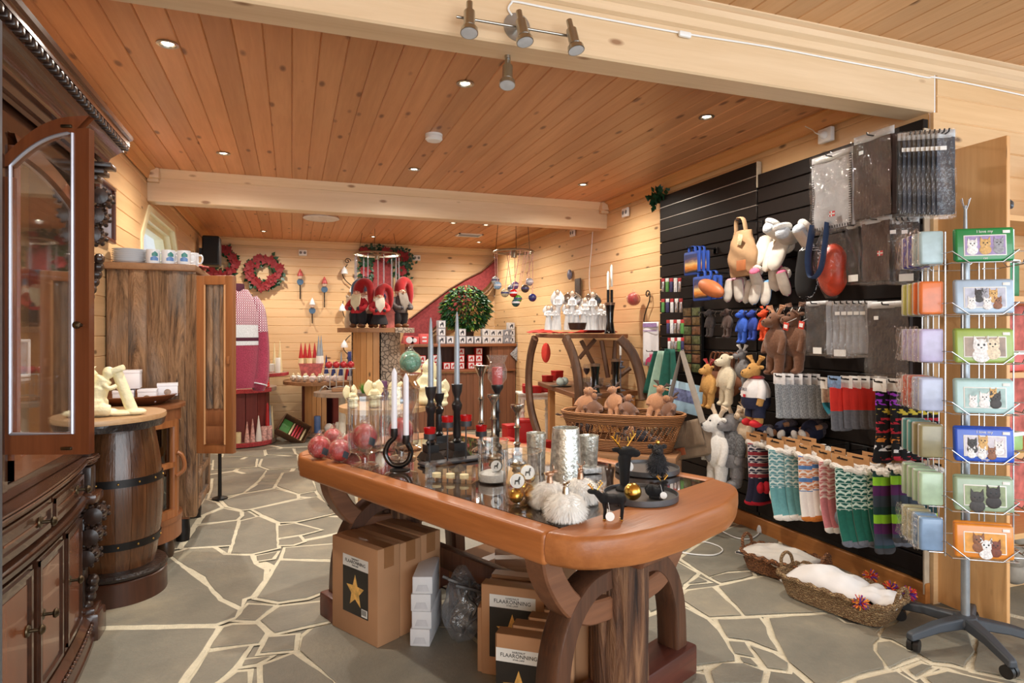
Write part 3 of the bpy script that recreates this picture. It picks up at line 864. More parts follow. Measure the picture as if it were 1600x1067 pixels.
# things in the cabinet
SILVER = plain('polished_silver', (208, 206, 200), .16, 1.0, vary=.08, scale=30)
IVORY = plain('ivory_resin', (236, 226, 186), .45, vary=.10, scale=30, bump=.3, bscale=80)
def petal_ornament(p, label, s):
 t = thing('silver_ornament', label, 'ornament', p, .8)
 m = MB()
 for k in range(5):
  a = (k - 2) * .5
  def f(u, v, a=a):
   w = .034 * sin(pi * v) ** .7 * (1 - .15 * v)
   return ((u - .5) * 2 * w * cos(a * .6) + sin(a) * (.03 + .05 * v), .012 * cos(pi * (u - .5)) + .01 * k, .14 * v + .004)
  m.grid(f, 6, 8)
 m.build('petals', SILVER, t, solid=.003)
 MB().lathe([(.04, 0), (.042, .008), (.03, .014), (.02, .02)], seg=20).build('base', SILVER, t)
 t.scale = (s,) * 3
petal_ornament((-.99, 2.55, .829), 'polished silver petal-shaped ornament on the cabinet counter behind glass', 1.3)
petal_ornament((-1.00, 2.78, .829), 'second silver petal ornament, deeper in the cabinet beside the first', 1.3)
for x, y, z, l in ((-1.02, 2.52, 1.205, 'white picture frame on the lower glass shelf of the cabinet'), (-1.02, 2.95, 1.205, 'white picture frame at the far end of the lower cabinet shelf'), (-1.02, 2.62, 1.585, 'white frame on the upper glass shelf of the cabinet')):
 t = thing('framed_photo', l, 'picture frame', (x, y, z), .9)
 m = MB()
 for a, b, c, d in ((0, .006, .12, .012), (0, .144, .12, .012), (-.054, .075, .012, .15), (.054, .075, .012, .15)): m.rbox((a, 0, b), (c, .012, d), .003)
 m.build('frame', WHITE_PL, t)
 MB().box((0, .003, .075), (.10, .004, .13)).build('picture', plain('grey_photo', (168, 174, 180), .4, vary=.3, scale=25), t)
# strip of metal at the shop front fitting
t = NT('bluish_metal_post'); t.p(col=srgb(112, 124, 138), rough=.3, metal=.7)
tag(MB().box((-.55, 1.512, .9), (.012, .012, 2.2)).build('metal_post', t.mat), 'slim bluish metal post standing right before the dark cabinet', 'post')
# ---- barrel table
BTX, BTY = -.87, 3.83
STAVE = wood('scorched_pine_staves', (116, 74, 44), (54, 32, 20), 'z', fine=2.2, knots=.5, vary=.22, rough=.26, bump=.4, coat=.35, knotcol=(30, 18, 12))
BLACKIRON = plain('black_iron', (40, 37, 36), .45, .6, vary=.2)
t = thing('barrel_table', 'dark scorched wooden barrel used as a side table with a round top', 'table', (BTX, BTY, 0))
m = MB()
m.lathe([(.232, .006), (.232, .125), (.226, .13), (.18, .13)], seg=48)
m.build('plinth', wood('dark_plinth_wood', (86, 50, 34), (54, 30, 20), 'z', fine=1.5, knots=0, vary=.1, rough=.3), t)
MB().lathe([(.20, .13), (.228, .135), (.236, .15), (.228, .165), (.19, .17)], seg=48).build('plinth_rim', plain('burnt_black_rim', (44, 34, 30), .35, vary=.3, bump=.5), t)
m = MB()
for k in range(18):
 a0, a1 = 2 * pi * k / 18 + .004, 2 * pi * (k + 1) / 18 - .004
 def f(u, v):
  r = .165 + .048 * sin(pi * (.06 + v * .9)); a = a0 + (a1 - a0) * u
  return (r * cos(a), r * sin(a), .16 + .73 * v)
 m.grid(f, 3, 14)
m.lathe([(.155, .16), (.196, .52), (.155, .90)], seg=24)
m.build('staves', STAVE, t, sharp=30)
for z in (.30, .62):
 q = MB()
 r = lambda zz: .1665 + .048 * sin(pi * (.06 + (zz - .16) / .73 * .9))
 q.lathe([(r(z) + .001, z - .019), (r(z - .019) + .003, z - .019), (r(z + .019) + .003, z + .019), (r(z + .019) - .002, z + .019)], seg=48, cap=False)
 h = q.build('hoop', BLACKIRON, t)
 q = MB()
 for k in range(14): q.ball(((r(z) + .003) * cos(k * .45), (r(z) + .003) * sin(k * .45), z), .006, 8, 6)
 q.build('rivet_pattern', plain('brass_rivets', (190, 150, 80), .3, 1.0), h)
q = MB()
cx, cy, R = -.10, -.10, .345
pts = [(cx + R * cos(a), cy + R * sin(a)) for a in [i * 2 * pi / 64 for i in range(64)]]
pts = [(max(x, XL + .006 - BTX), y) for x, y in pts]
ctr = Vector((cx, cy))
def ringz(z, k, wv): return [(max(cx + (x - cx) * k, XL + .006 - BTX), cy + (y - cy) * k, z + wv * noise.noise(Vector((x * 20, y * 20, z * 9)))) for x, y in pts]
lv = [ringz(.90, .90, 0), ringz(.905, .965, .01), ringz(.93, .985, .01), ringz(.948, .99, .003)]
n = 64
q.add([p for r_ in lv for p in r_], [(a * n + i, a * n + (i + 1) % n, (a + 1) * n + (i + 1) % n, (a + 1) * n + i) for a in range(3) for i in range(n)] + [tuple(range(n))[::-1]])
q.build('bark_edge', plain('burnt_bark_edge', (40, 34, 34), .3, vary=.4, bump=.8, bscale=40, coat=.4), t)
q = MB()
lv = [ringz(.942, .995, 0), ringz(.952, 1.0, 0), ringz(.966, .992, 0)]
q.add([p for r_ in lv for p in r_], [(a * n + i, a * n + (i + 1) % n, (a + 1) * n + (i + 1) % n, (a + 1) * n + i) for a in range(2) for i in range(n)] + [tuple(range(n))[::-1], tuple(2 * n + i for i in range(n))])
q.build('top', wood('pale_worn_top', (214, 176, 132), (178, 132, 90), 'x', knots=.3, rough=.35), t)
# cream angel figure kneeling against a broken column
def angel_pair():
 p = Vector((-.855, 3.62, .967))
 t = thing('angel_figurine', 'cream resin angel kneeling against a fallen column on the barrel table', 'figurine', p, .1)
 m = MB()
 m.ball((-.045, 0, .02), (.085, .05, .025)); m.ball((.05, 0, .012), (.07, .045, .016))
 m.tube(bez([(-.06, 0, .02), (-.06, 0, .09), (-.045, 0, .15), (-.02, 0, .19)]), [.056] * 8 + [.048] * 8 + [.040] * 8 + [.022], 12)
 m.ball((-.005, -.005, .215), (.027, .026, .031))
 m.tube(bez([(-.03, -.02, .17), (.0, -.04, .14), (.03, -.02, .15)]), .012, 8)
 m.tube(bez([(-.10, -.02, .03), (-.03, -.04, .035), (.0, -.03, .03)]), .03, 10)
 o = m.build('angel', IVORY, t); rm = o.modifiers.new('join', 'REMESH'); rm.mode = 'VOXEL'; rm.voxel_size = .005; rm.use_smooth_shade = True
 m = MB()
 for s in (-1, 1):
  def f(u, v, s=s):
   return (-.065 - .06 * sin(pi * u) * (1 - v * .3) - .01 * sin(v * 22) * u, s * (.02 + .035 * u), .215 - .18 * v + .03 * u)
  m.grid(f, 8, 14)
 m.build('wings', IVORY, t, solid=.006)
 m = MB()
 a, b = Vector((.095, .01, .02)), Vector((.030, .01, .215))
 m.cyl(a, b, .028, 18, .024)
 m.rbox(b + Vector((-.004, 0, .012)), (.075, .07, .03), .008, ry=-.37)
 m.ball((.11, .0, .016), (.05, .04, .018))
 m.build('column', IVORY, t, sharp=40)
angel_pair()
# ---- small bow-fronted cupboard with a glazed door
KX, KY, KR = -.93, 4.285, .30
MIDWOOD = wood('mid_brown_cupboard_wood', (156, 100, 62), (112, 66, 40), 'z', fine=1.2, knots=.4, vary=.12, rough=.35)
ORWOOD = wood('orange_brown_frame_wood', (170, 108, 62), (128, 76, 42), 'z', fine=1.2, knots=.3, vary=.10, rough=.33)
t = thing('corner_cupboard', 'small rounded wooden cupboard with glazed door behind the barrel table', 'cupboard', (KX, KY, 0))
m = MB()
def half(r, z0, z1, m):
 P_ = [(r * cos(a), r * sin(a)) for a in [-pi / 2 - .25 + i * (pi * .75 + .2) / 24 for i in range(25)]]
 P_ = [(max(x, XL + .006 - KX), y) for x, y in P_] + [(XL + .006 - KX, .22), (XL + .006 - KX, -.25)]
 m.prism(P_, z0, z1)
half(.295, .16, .27, m); half(.30, .26, .29, m)
m.build('body', MIDWOOD, t)
m = MB()
half(.292, .86, .935, m); half(.315, .935, .955, m)
m.build('top', MIDWOOD, t)
m = MB()
for a in (-.98, -.28):
 m.cyl((.275 * cos(a), .275 * sin(a), .28), (.275 * cos(a), .275 * sin(a), .87), .024, 10)
for z, hgt in ((.31, .05), (.60, .03), (.845, .04)):
 for k in range(5):
  a0, a1 = -.98 + k * .14, -.98 + (k + 1) * .14
  p, q = Vector((.278 * cos(a0), .278 * sin(a0), z)), Vector((.278 * cos(a1), .278 * sin(a1), z))
  c = (p + q) / 2
  m.box(c, ((q - p).length * 1.1, .03, hgt), rz=atan2((q - p).y, (q - p).x))
m.lathe([(.28, .28), (.28, .87)], seg=20, a0=-.26, a1=1.2, cap=False)
m.lathe([(.28, .28), (.28, .87)], seg=10, a0=-1.9, a1=-1.0, cap=False)
d = m.build('door', ORWOOD, t)
MB().lathe([(.262, .29), (.262, .86)], seg=12, a0=-.97, a1=-.29, cap=False).build('pane', glass('smoked_door_glass', (150, 140, 132), gloss=1.3), d)
MB().tube(bez([(.285, -.10, .53), (.32, -.09, .56), (.325, -.085, .60), (.31, -.085, .65), (.285, -.09, .67)]), .012, 8).build('handle', ORWOOD, d)
m = MB()
m.box((-.02, 0, .60), (.22, .3, .01)); m.box((-.10, 0, .57), (.01, .40, .6))
m.build('inner_shelf', plain('dark_inside', (54, 40, 32), .6), t)
for x, y in ((.10, -.20), (.20, .06), (-.08, -.2)):
 MB().lathe([(.042, .006), (.05, .05), (.046, .10), (.03, .16)], (x, y, 0), 16).build('foot', plain('dark_turned_foot', (70, 50, 34), .35, vary=.3), t)
t = thing('wooden_tray', 'brown wooden dish-shaped tray on the small rounded cupboard', 'tray', (KX + .02, KY + .02, .955))
q = MB()
q.lathe([(.15, .0), (.18, .004), (.250, .050), (.257, .056), (.250, .060), (.18, .018), (.001, .014)], seg=40)
q.v = [Vector((max(p.x, XL + .01 - KX - .02), p.y, p.z)) for p in q.v]
q.build('dish', wood('walnut_dish', (128, 78, 50), (88, 50, 30), 'x', knots=0, rough=.3), t)
# white gift boxes on the tray
WBOX = plain('white_card', (232, 230, 236), .55, vary=.02)
def white_box(c, s, rz, label, round_window, group='white gift boxes on the wooden tray'):
 t = thing('gift_box', label, 'box', c, rz, group=group)
 MB().rbox((0, 0, s[2] / 2), s, .003).build('carton', WBOX, t)
 MB().rbox((0, 0, s[2] - .008), (s[0] + .003, s[1] + .003, .018), .002).build('lid', WBOX, t)
 if round_window:
  MB().lathe([(.019, 0), (.017, .003), (.001, .003)], (0, -s[1] / 2, .024), 16, rot=Matrix.Rotation(pi / 2, 3, 'X')).build('sticker', plain('brown_round_sticker', (150, 124, 104), .4, vary=.35, scale=60), t)
white_box((-.92, 4.20, .972), (.105, .10, .075), .1, 'white gift box under the single upper box on the wooden tray', False)
white_box((-.80, 4.21, .974), (.095, .09, .075), .05, 'white gift box with round brown sticker in the middle of the tray', True)
white_box((-.715, 4.32, .998), (.11, .09, .075), .15, 'white gift box with round sticker at the right edge of the tray', True)
white_box((-.895, 4.21, 1.0565), (.115, .11, .105), .08, 'plain white gift box stacked topmost on the tray boxes', False)
# ---- log cupboard
LX0, LX1, LY0, LY1, LZ0, LZ1 = XL + .006, -.60, 4.56, 5.30, .16, 1.79
t = NT('weathered_logs')
v = t.coord((13, 13, 1.7), island=True)
n1 = t.n('ShaderNodeTexNoise', {'Vector': v, 'Scale': 1.0, 'Detail': 7.0, 'Roughness': .7, 'Distortion': .8})
n2 = t.n('ShaderNodeTexNoise', {'Vector': t.coord((3, 3, 1.2), island=True), 'Scale': 1.0, 'Detail': 2.0})
c = t.ramp(n1.outputs[0], (.34, srgb(40, 28, 22)), (.45, srgb(126, 92, 62)), (.56, srgb(168, 128, 92)), (.66, srgb(84, 62, 48))).outputs[0]
c = t.mix(t.ramp(n2.outputs[0], (.5, 0), (.66, .6)), c, srgb(134, 128, 122))
t.p(col=c, rough=.6); t.bump(n1.outputs[0], 1.0, .05)
LOGS = t.mat
LOG = thing('log_cupboard', 'tall rustic cupboard with upright log sides and open panelled doors', 'cupboard', (-.86, 4.9, 0))
m = mbw(LOG)
def logcol(cx, cy, r, z0, z1, sd):
 def f(u, v):
  a = u * 2 * pi
  k = r * (1 + .05 * noise.noise(Vector((cos(a) * 2 + sd, sin(a) * 2, v * 1.5))))
  return (cx + k * cos(a), cy + k * .62 * sin(a), z0 + (z1 - z0) * v)
 m.grid(f, 24, 10, True)
for i, (x0, x1) in enumerate(((-1.102, -.975), (-.985, -.87), (-.88, -.75), (-.76, -.655), (-.672, -.598))):
 logcol((x0 + x1) / 2, LY0 + .035, (x1 - x0) / 2 + .004, LZ0 + .02, LZ1 - .01, i * 3.1)
m.build('log_side', LOGS, LOG, sharp=0)
m = mbw(LOG)
m.box((-.86, LY1 - .02, .97), (.50, .04, 1.60)); m.box((-1.09, 4.93, .97), (.02, .70, 1.60)); m.box((-.87, 4.93, .42), (.46, .68, .03)); m.box((-.87, 4.93, 1.1), (.44, .68, .03)); m.box((-.87, 4.93, LZ0 + .03), (.48, .70, .05))
m.build('carcass', MIDWOOD, LOG)
m = mbw(LOG)
m.rbox((-.848, (LY0 + LY1) / 2, LZ1 + .012), (.525, LY1 - LY0 + .06, .045), .012)
m.build('top_board', wood('worn_top_board', (170, 128, 92), (130, 92, 62), 'y', knots=.3), LOG)
m = mbw(LOG)
for y in (LY0 + .05, LY1 - .05): m.rbox((-.62, y, .97), (.07, .09, 1.60), .02)
for z in (.22, .42, .62): m.rbox((-.612, 4.93, z), (.05, .66, .06), .015)
for i in range(4): m.rbox((-.625, 4.69 + i * .16, .42), (.03, .13, .40), .03)
m.build('face_frame', LOGS, LOG)
for x, y in ((-.68, 4.65), (-.68, 5.2), (-1.03, 4.65), (-1.03, 5.2)):
 mbw(LOG).lathe([(.04, .006), (.045, .08), (.035, LZ0 + .01)], (x, y, 0), 12).build('foot', BLACKIRON, LOG)
def log_door(hinge, ang, w, z0, z1):
 M_ = LOG.matrix_basis.inverted() @ Matrix.Translation(hinge) @ Matrix.Rotation(ang, 4, 'Z')
 m = MB(M_)
 for a, b, c, d in ((.028, (z0 + z1) / 2, .056, z1 - z0), (w - .028, (z0 + z1) / 2, .056, z1 - z0), (w / 2, z0 + .03, w - .1, .06), (w / 2, z1 - .03, w - .1, .06)):
  m.rbox((a, 0, b), (c, .042, d), .005)
 d = m.build('door', ORWOOD, LOG)
 m = MB(M_)
 pw = (w - .11) / 3
 for k in range(3):
  def f(u, v, k=k): return (.055 + pw * (k + u), -.014 * sin(pi * u) ** .5, z0 + .05 + (z1 - z0 - .34) * v + .24)
  m.grid(f, 6, 6)
 m.build('bark_panel', LOGS, d, fix=False)
 m = MB(M_)
 for k in range(2):
  def f(u, v, k=k): return (.055 + (w - .11) * u, -.012 * sin(pi * v) ** .5, z0 + .06 + .115 * (k + v))
  m.grid(f, 4, 6)
 m.build('log_panel', MIDWOOD, d, fix=False)
 MB(M_).rbox((w - .03, -.028, (z0 + z1) / 2 + .03), (.018, .014, .05), .003).build('latch', ORWOOD, d)
 m = MB(M_)
 m.tube([(.056, -.021, z0 + .06), (.056, -.021, z1 - .06), (w - .056, -.021, z1 - .06), (w - .056, -.021, z0 + .06)], .007, 6, True)
 m.build('bead', wood('pale_bead', (206, 152, 98), (176, 120, 70), 'z', knots=0), d)
log_door(Vector((-.575, 4.53, 0)), atan2(-.09, .225), .245, .60, 1.75)
log_door(Vector((-.572, 5.27, 0)), -pi / 2, .30, .60, 1.75)
# plates and mugs on top of the log cupboard
PORC = plain('white_porcelain', (228, 230, 234), .18, vary=.02)
proto = None
for i in range(7):
 p = (-.995, 4.69, LZ1 + .0355 + i * .0132)
 l = 'white plate, %s of the stack on the log cupboard' % ('bottom', 'second from the bottom', 'third from the bottom', 'in the middle', 'third from the top', 'second from the top', 'topmost')[i]
 if proto is None:
  proto = tag(MB().lathe([(.001, 0), (.06, 0), (.065, .004), (.098, .014), (.10, .0165), (.096, .0165), (.063, .0075), (.001, .006)], seg=40).build('plate', PORC, loc=p), l, 'plate', 'plates stacked on the log cupboard')
 else: dup(proto, l, p)
def mug(p, rz, label, motif, group='printed mugs on the log cupboard'):
 t = thing('mug', label, 'mug', p, rz, group=group)
 MB().lathe([(.036, 0), (.040, .006), (.040, .092), (.037, .092), (.036, .01), (.001, .008)], seg=28).build('cup', PORC, t)
 MB().tube(bez([(.039, 0, .075), (.062, 0, .074), (.068, 0, .05), (.058, 0, .025), (.039, 0, .02)], 5), .0055, 8).build('handle', PORC, t)
 if motif:
  for z0, z1, a0, a1, c in ((.048, .08, -2.1, -1.2, plain('green_mountain_print', (60, 132, 126), .3)), (.02, .052, -2.3, -1.15, plain('blue_fjord_print', (96, 134, 190), .3))):
   def f(u, v): return (.0404 * cos(a0 + (a1 - a0) * u), .0404 * sin(a0 + (a1 - a0) * u), z0 + (z1 - z0) * v * (1 - abs(u - .5) * .9))
   MB().grid(f, 10, 3).build('print', c, t, fix=False)
 return t
for k, (x, y, rz, mo, l) in enumerate(((-.862, 4.70, 1.9, 0, 'plain white mug side directly right of the plates on the log cupboard'), (-.845, 4.607, .5, 1, 'white mug with green and blue fjord print, second from the plates'), (-.758, 4.607, .6, 1, 'white fjord-print mug in the middle of the mug row'),
                                  (-.74, 4.70, 2.4, 0, 'white mug set back between two fjord-print mugs'), (-.667, 4.607, .3, 1, 'white fjord-print mug with its handle out, nearest the cupboard corner'), (-.632, 4.715, -.3, 0, 'white mug with small dark writing at the end of the row'))):
 q = mug((x, y, LZ1 + .035), rz, l, mo)
 if k == 5: words('GOD\nTUR', .016, plain('dark_mug_writing', (70, 74, 80), .4), q, (-.01, -.0408, .05), (pi / 2, 0, 0), depth=.0002)
t = thing('knitted_cloth', 'red and white patterned cloth draped on the log cupboard corner', 'cloth', (-.66, 4.93, LZ1 + .038))
MB().grid(lambda u, v: (-.07 + .16 * u + .02 * sin(v * 5), -.14 + .28 * v, .008 + .03 * sin(pi * v) * (1 - u * .8) + .012 * sin(u * 9 + v * 7) * (1 - u) ), 14, 18).build('cloth', plain('red_white_knit', (196, 96, 92), .8, vary=.8, scale=55), t, solid=.008)
# framed picture on the left wall
c = (at_x(148, 300, XL + .02) + at_x(174, 352, XL + .02)) / 2
t = thing('framed_picture', 'narrow dark framed picture of brown feathers on the left wall', 'picture', (XL + .014, 4.50, 2.13), pi / 2)
m = MB()
W_, H_ = .36, .36
for a, b, w_, h_ in ((0, H_ / 2 - .012, W_, .024), (0, -H_ / 2 + .012, W_, .024), (-W_ / 2 + .012, 0, .024, H_ - .048), (W_ / 2 - .012, 0, .024, H_ - .048)): m.rbox((a, -.014, b), (w_, .026, h_), .004)
m.build('frame', plain('dark_red_frame', (92, 48, 34), .35), t)
MB().box((0, -.004, 0), (W_ - .04, .006, H_ - .04)).build('picture', plain('grey_blue_print', (138, 140, 152), .3, vary=.2, scale=9), t)
m = MB()
for s in (-1, 1): m.ball((s * .04, -.008, .0), (.022, .002, .085), 12, 8)
m.build('feather_motif', plain('brown_feather_print', (128, 92, 72), .4, vary=.3), t)
# knitted sweater hung on the far door of the log cupboard
t = NT('burgundy_knit')
g = t.coord()
nn = t.n('ShaderNodeTexNoise', {'Vector': g, 'Scale': 160.0, 'Detail': 1.0})
t.p(col=t.ramp(nn.outputs[0], (.35, srgb(128, 30, 56)), (.65, srgb(164, 52, 82))).outputs[0], rough=.9, sheen=.3); t.bump(nn.outputs[0], .5, .01)
BURG = t.mat
t = NT('patterned_yoke_knit')
g = t.n('ShaderNodeTexCoord').outputs['Object']
sx = t.n('ShaderNodeSeparateXYZ', {0: g})
a = t.math('SINE', t.math('MULTIPLY', sx.outputs[0], 330.0)); b = t.math('SINE', t.math('MULTIPLY', sx.outputs[2], 300.0))
f = t.math('GREATER_THAN', t.math('MULTIPLY', a, t.math('ADD', b, .55)), .12)
t.p(col=t.mix(f, srgb(128, 34, 62), srgb(226, 208, 216)), rough=.9, sheen=.3)
YOKE = t.mat
WOOLW = plain('light_grey_wool', (206, 208, 212), .9, vary=.2, scale=140, sheen=.3)
NAVYW = plain('dark_wine_wool', (72, 22, 44), .9, vary=.15, scale=140)
SW = thing('knitted_sweater', 'burgundy Nordic knitted sweater with white patterned yoke hanging by the log cupboard', 'sweater', (-.43, 5.58, .93), .45)
SW.scale = (.9, .9, .97)
def body(z0, z1, name, mat, k=1.0):
 def f(u, v):
  z = z0 + (z1 - z0) * v
  w = .20 + .02 * sin(z * 3) if z < .62 else .21 * (1 - ((z - .62) / .24) ** 1.6 * .62)
  a = u * 2 * pi
  return (w * k * cos(a), .10 * k * sin(a) * (1 if z < .6 else 1 - (z - .6) * 1.2), z)
 return MB().grid(f, 32, 8, True).build(name, mat, SW)
body(.0, .36, 'trunk', BURG); body(.36, .395, 'light_band', WOOLW, 1.01); body(.395, .425, 'dark_band', NAVYW, 1.01); body(.425, .53, 'grey_band', WOOLW, 1.012); body(.53, .83, 'yoke', YOKE, 1.01)
MB().lathe([(.075, .80), (.078, .83), (.072, .875), (.066, .875), (.068, .83)], seg=24, cap=False).build('collar', NAVYW, SW)
for s in (-1, 1):
 P_ = [(s * .15, 0, .76), (s * .205, 0, .66), (s * .225, -.01, .50), (s * .235, -.02, .30), (s * .215, -.035, .09), (s * .195, -.04, .02), (s * .19, -.04, -.03)]
 R_ = [.055, .075, .076, .078, .088, .085, .06]
 q = bez(P_, 6); rr = [R_[min(int(i / 6), 6)] + (R_[min(int(i / 6) + 1, 6)] - R_[min(int(i / 6), 6)]) * ((i % 6) / 6) for i in range(len(q))]
 sl = MB().tube(q, rr, 18, flat=.75).build('sleeve', BURG, SW)
 MB().tube(q[:14], [x + .002 for x in rr[:14]], 18, flat=.75).build('sleeve_yoke', YOKE, sl)
 MB().tube([q[-8], q[-7]], [.092, .092], 18, flat=.75).build('cuff_stripe', WOOLW, sl)
MB().tube(bez([(-.15, 0, .78), (-.06, 0, .84), (0, 0, .86), (.06, 0, .84), (.15, 0, .78)], 4), .008, 6).build('hanger', BLACKIRON, SW)
MB().tube(bez([(0, 0, .86), (0, 0, .92), (.0, .02, .95), (.0, .045, .93)], 4), .004, 6).build('hanger_hook', BLACKIRON, SW)
t = thing('clothes_stand', 'black clothes stand with a round foot under the knitted sweater', 'stand', (-.56, 5.70, 0))
m = MB(); m.lathe([(.06, .006), (.06, .02), (.015, .035), (.012, .9), (.012, 1.755), (.001, 1.76)], seg=24); m.build('stand', BLACKIRON, t)
# ================================================================ BACK OF THE SHOP
RED = plain('bright_red_card', (182, 24, 24), .5, vary=.06)
REDFELT = plain('red_felt', (152, 15, 20), .95, vary=.15, sheen=.3, bump=.2)
ROPE_RED = plain('red_rug_edge', (178, 66, 70), .95, vary=.3, scale=50, bump=.6, bscale=120)
BLACK = plain('black_paint', (26, 25, 26), .4)
WAXW = plain('white_wax', (240, 238, 232), .45, vary=.02)
WAXC = plain('cream_wax', (238, 222, 176), .5, vary=.05)
WAXR = plain('red_wax', (190, 40, 44), .45, vary=.12)
WAXB = plain('blue_wax', (92, 122, 176), .45, vary=.12)
WAXNB = plain('navy_wax', (44, 56, 116), .45, vary=.3)
WAXG = plain('silver_grey_wax', (158, 166, 174), .4, .3, vary=.1)
WICK = plain('candle_wick', (90, 80, 70), .8)
MIXW = plain('frosted_red_white_wax', (218, 168, 160), .6, vary=.5, scale=40)
SPOOLW = wood('raw_spool_wood', (186, 138, 96), (132, 92, 62), 'x', knots=.5, vary=.15, rough=.6)
GREYW = wood('grey_old_planks', (170, 146, 124), (122, 100, 84), 'x', knots=.5, vary=.15, rough=.65)
RUSTRED = wood('faded_red_staves', (142, 64, 58), (100, 40, 40), 'z', knots=.2, vary=.15, rough=.6)
COUNTERW = wood('reddish_brown_boards', (140, 92, 66), (100, 62, 44), 'z', knots=.5, vary=.14, rough=.5)
PINEPOST = wood('pine_post_boards', (220, 166, 108), (190, 132, 78), 'z', knots=.8, vary=.1, rough=.5)
GREEN = plain('green_leaf', (44, 98, 40), .5, vary=.4, scale=30)
DKGREEN = plain('dark_green_leaf', (26, 66, 38), .45, vary=.4, scale=30)
LTGREEN = plain('yellow_green_leaf', (120, 160, 54), .5, vary=.3, scale=30)
FILM = glass('cellophane', gloss=1.6, rough=.04, body=.02, bump=1.0, bscale=50)
GOLD = plain('gold_metal', (214, 172, 84), .25, 1.0, vary=.1)
def planked(m, cx, cy, r, z0, z1, n=9, ang=.3):
 """round top laid from planks"""
 for i in range(n):
  a, b = -r + 2 * r * i / n + .002, -r + 2 * r * (i + 1) / n - .002
  P = []
  K = 6
  for k in range(K + 1):
   y = a + (b - a) * k / K; P.append((sqrt(max(r * r - y * y, 0)), y))
  for k in range(K, -1, -1):
   y = a + (b - a) * k / K; P.append((-sqrt(max(r * r - y * y, 0)), y))
  P = [(cx + x * cos(ang) - y * sin(ang), cy + x * sin(ang) + y * cos(ang)) for x, y in P]
  m.prism(P, z0, z1)
def staves(m, cx, cy, r, z0, z1, n=14, a0=0.0, a1=2 * pi):
 for k in range(n):
  p, q = a0 + (a1 - a0) * k / n + .01, a0 + (a1 - a0) * (k + 1) / n - .01
  m.prism([(cx + r * cos(p), cy + r * sin(p)), (cx + r * cos(q), cy + r * sin(q)), (cx + (r - .03) * cos(q), cy + (r - .03) * sin(q)), (cx + (r - .03) * cos(p), cy + (r - .03) * sin(p))], z0, z1)
# ---- spools and stands
t = thing('cable_spool', 'low wooden cable spool with red drum and red rug-edged discs by the left wall', 'table', (-.60, 8.55, 0))
m = MB(); planked(m, 0, 0, .42, .012, .062, 9); m.build('lower_disc', GREYW, t)
m = MB(); planked(m, 0, 0, .42, .655, .705, 9, .9); m.build('upper_disc', GREYW, t)
m = MB(); staves(m, 0, 0, .33, .062, .655); m.build('drum', RUSTRED, t)
for z in (.036, .68): MB().lathe([(.418, z - .027), (.43, z - .022), (.43, z + .022), (.418, z + .027)], seg=48, a0=-2.2, a1=-.55, cap=False).build('rug_edge', ROPE_RED, t)
t = thing('round_stand', 'round red-edged stand on a black post behind the low red spool', 'table', (-.45, 9.2, 0))
m = MB(); planked(m, 0, 0, .40, .80, .845, 9); m.build('top', GREYW, t)
MB().lathe([(.40, .80), (.413, .805), (.413, .842), (.40, .845)], seg=48, cap=False).build('rug_edge', ROPE_RED, t)
m = MB(); m.box((.14, -.1, .42), (.05, .05, .76)); m.box((-.14, .1, .42), (.05, .05, .76)); m.lathe([(.24, .012), (.24, .05)], seg=24); m.build('post', BLACK, t)
t = thing('cable_spool', 'wooden cable spool on pine posts showing silver ball ornaments in the back', 'table', (.42, 9.03, 0))
m = MB(); planked(m, 0, 0, .53, .69, .735, 11); m.build('upper_disc', SPOOLW, t)
m = MB(); planked(m, 0, 0, .44, .012, .062, 9); m.build('lower_disc', GREYW, t)
m = MB(); staves(m, 0, 0, .29, .062, .69, 12, -1.2, 4.0); m.build('drum', RUSTRED, t)
m = MB(); staves(m, 0, 0, .30, .062, .69, 5, -2.6, -1.5); m.build('pine_posts', PINEPOST, t)
t = thing('side_table', 'small round plank table holding a wire rack of red balls', 'table', (.47, 6.72, 0))
m = MB(); planked(m, 0, 0, .26, .735, .775, 6, .2); m.build('top', GREYW, t)
m = MB(); m.cyl((.02, -.02, .03), (.02, -.02, .735), .035, 12); m.box((0, 0, .02), (.3, .08, .03)); m.box((0, 0, .021), (.08, .3, .03)); m.build('post', plain('whitewashed_post', (206, 198, 184), .6, vary=.1), t)
SPT = thing('tall_spool', 'tall spool stand of pine boards and stone-patterned panel carrying the gnomes', 'stand', (1.0, 8.02, 0))
m = MB(); planked(m, 0, 0, .47, 1.385, 1.44, 9, .1); m.build('top_disc', SPOOLW, SPT)
m = MB(); planked(m, 0, 0, .47, .012, .07, 9, .1); m.build('lower_disc', GREYW, SPT)
m = MB(); staves(m, 0, 0, .30, .07, 1.385, 5, -2.9, -1.55); m.build('pine_boards', PINEPOST, SPT)
t = NT('stone_pattern_print')
vv = t.n('ShaderNodeTexVoronoi', {'Vector': t.coord((17, 17, 17)), 'Scale': 1.0}, feature='DISTANCE_TO_EDGE')
t.p(col=t.ramp(vv.outputs['Distance'], (.02, srgb(70, 60, 54)), (.12, srgb(168, 154, 140))).outputs[0], rough=.6)
STONEP = t.mat
MB().lathe([(.30, .07), (.30, 1.385)], seg=30, a0=-1.50, a1=3.3, cap=False).build('stone_print_wrap', STONEP, SPT)
MB().lathe([(.474, 1.38), (.478, 1.40), (.474, 1.443)], seg=16, a0=-1.2, a1=-.1, cap=False).build('stone_print_edge', STONEP, SPT)
t = thing('round_table', 'round pale table with cream angel figures beyond the long table', 'table', (.72, 5.25, 0))
m = MB(); planked(m, 0, 0, .36, .745, .785, 7); m.build('top', wood('pale_table_top', (214, 176, 132), (180, 138, 96), 'x', knots=.4), t)
m = MB()
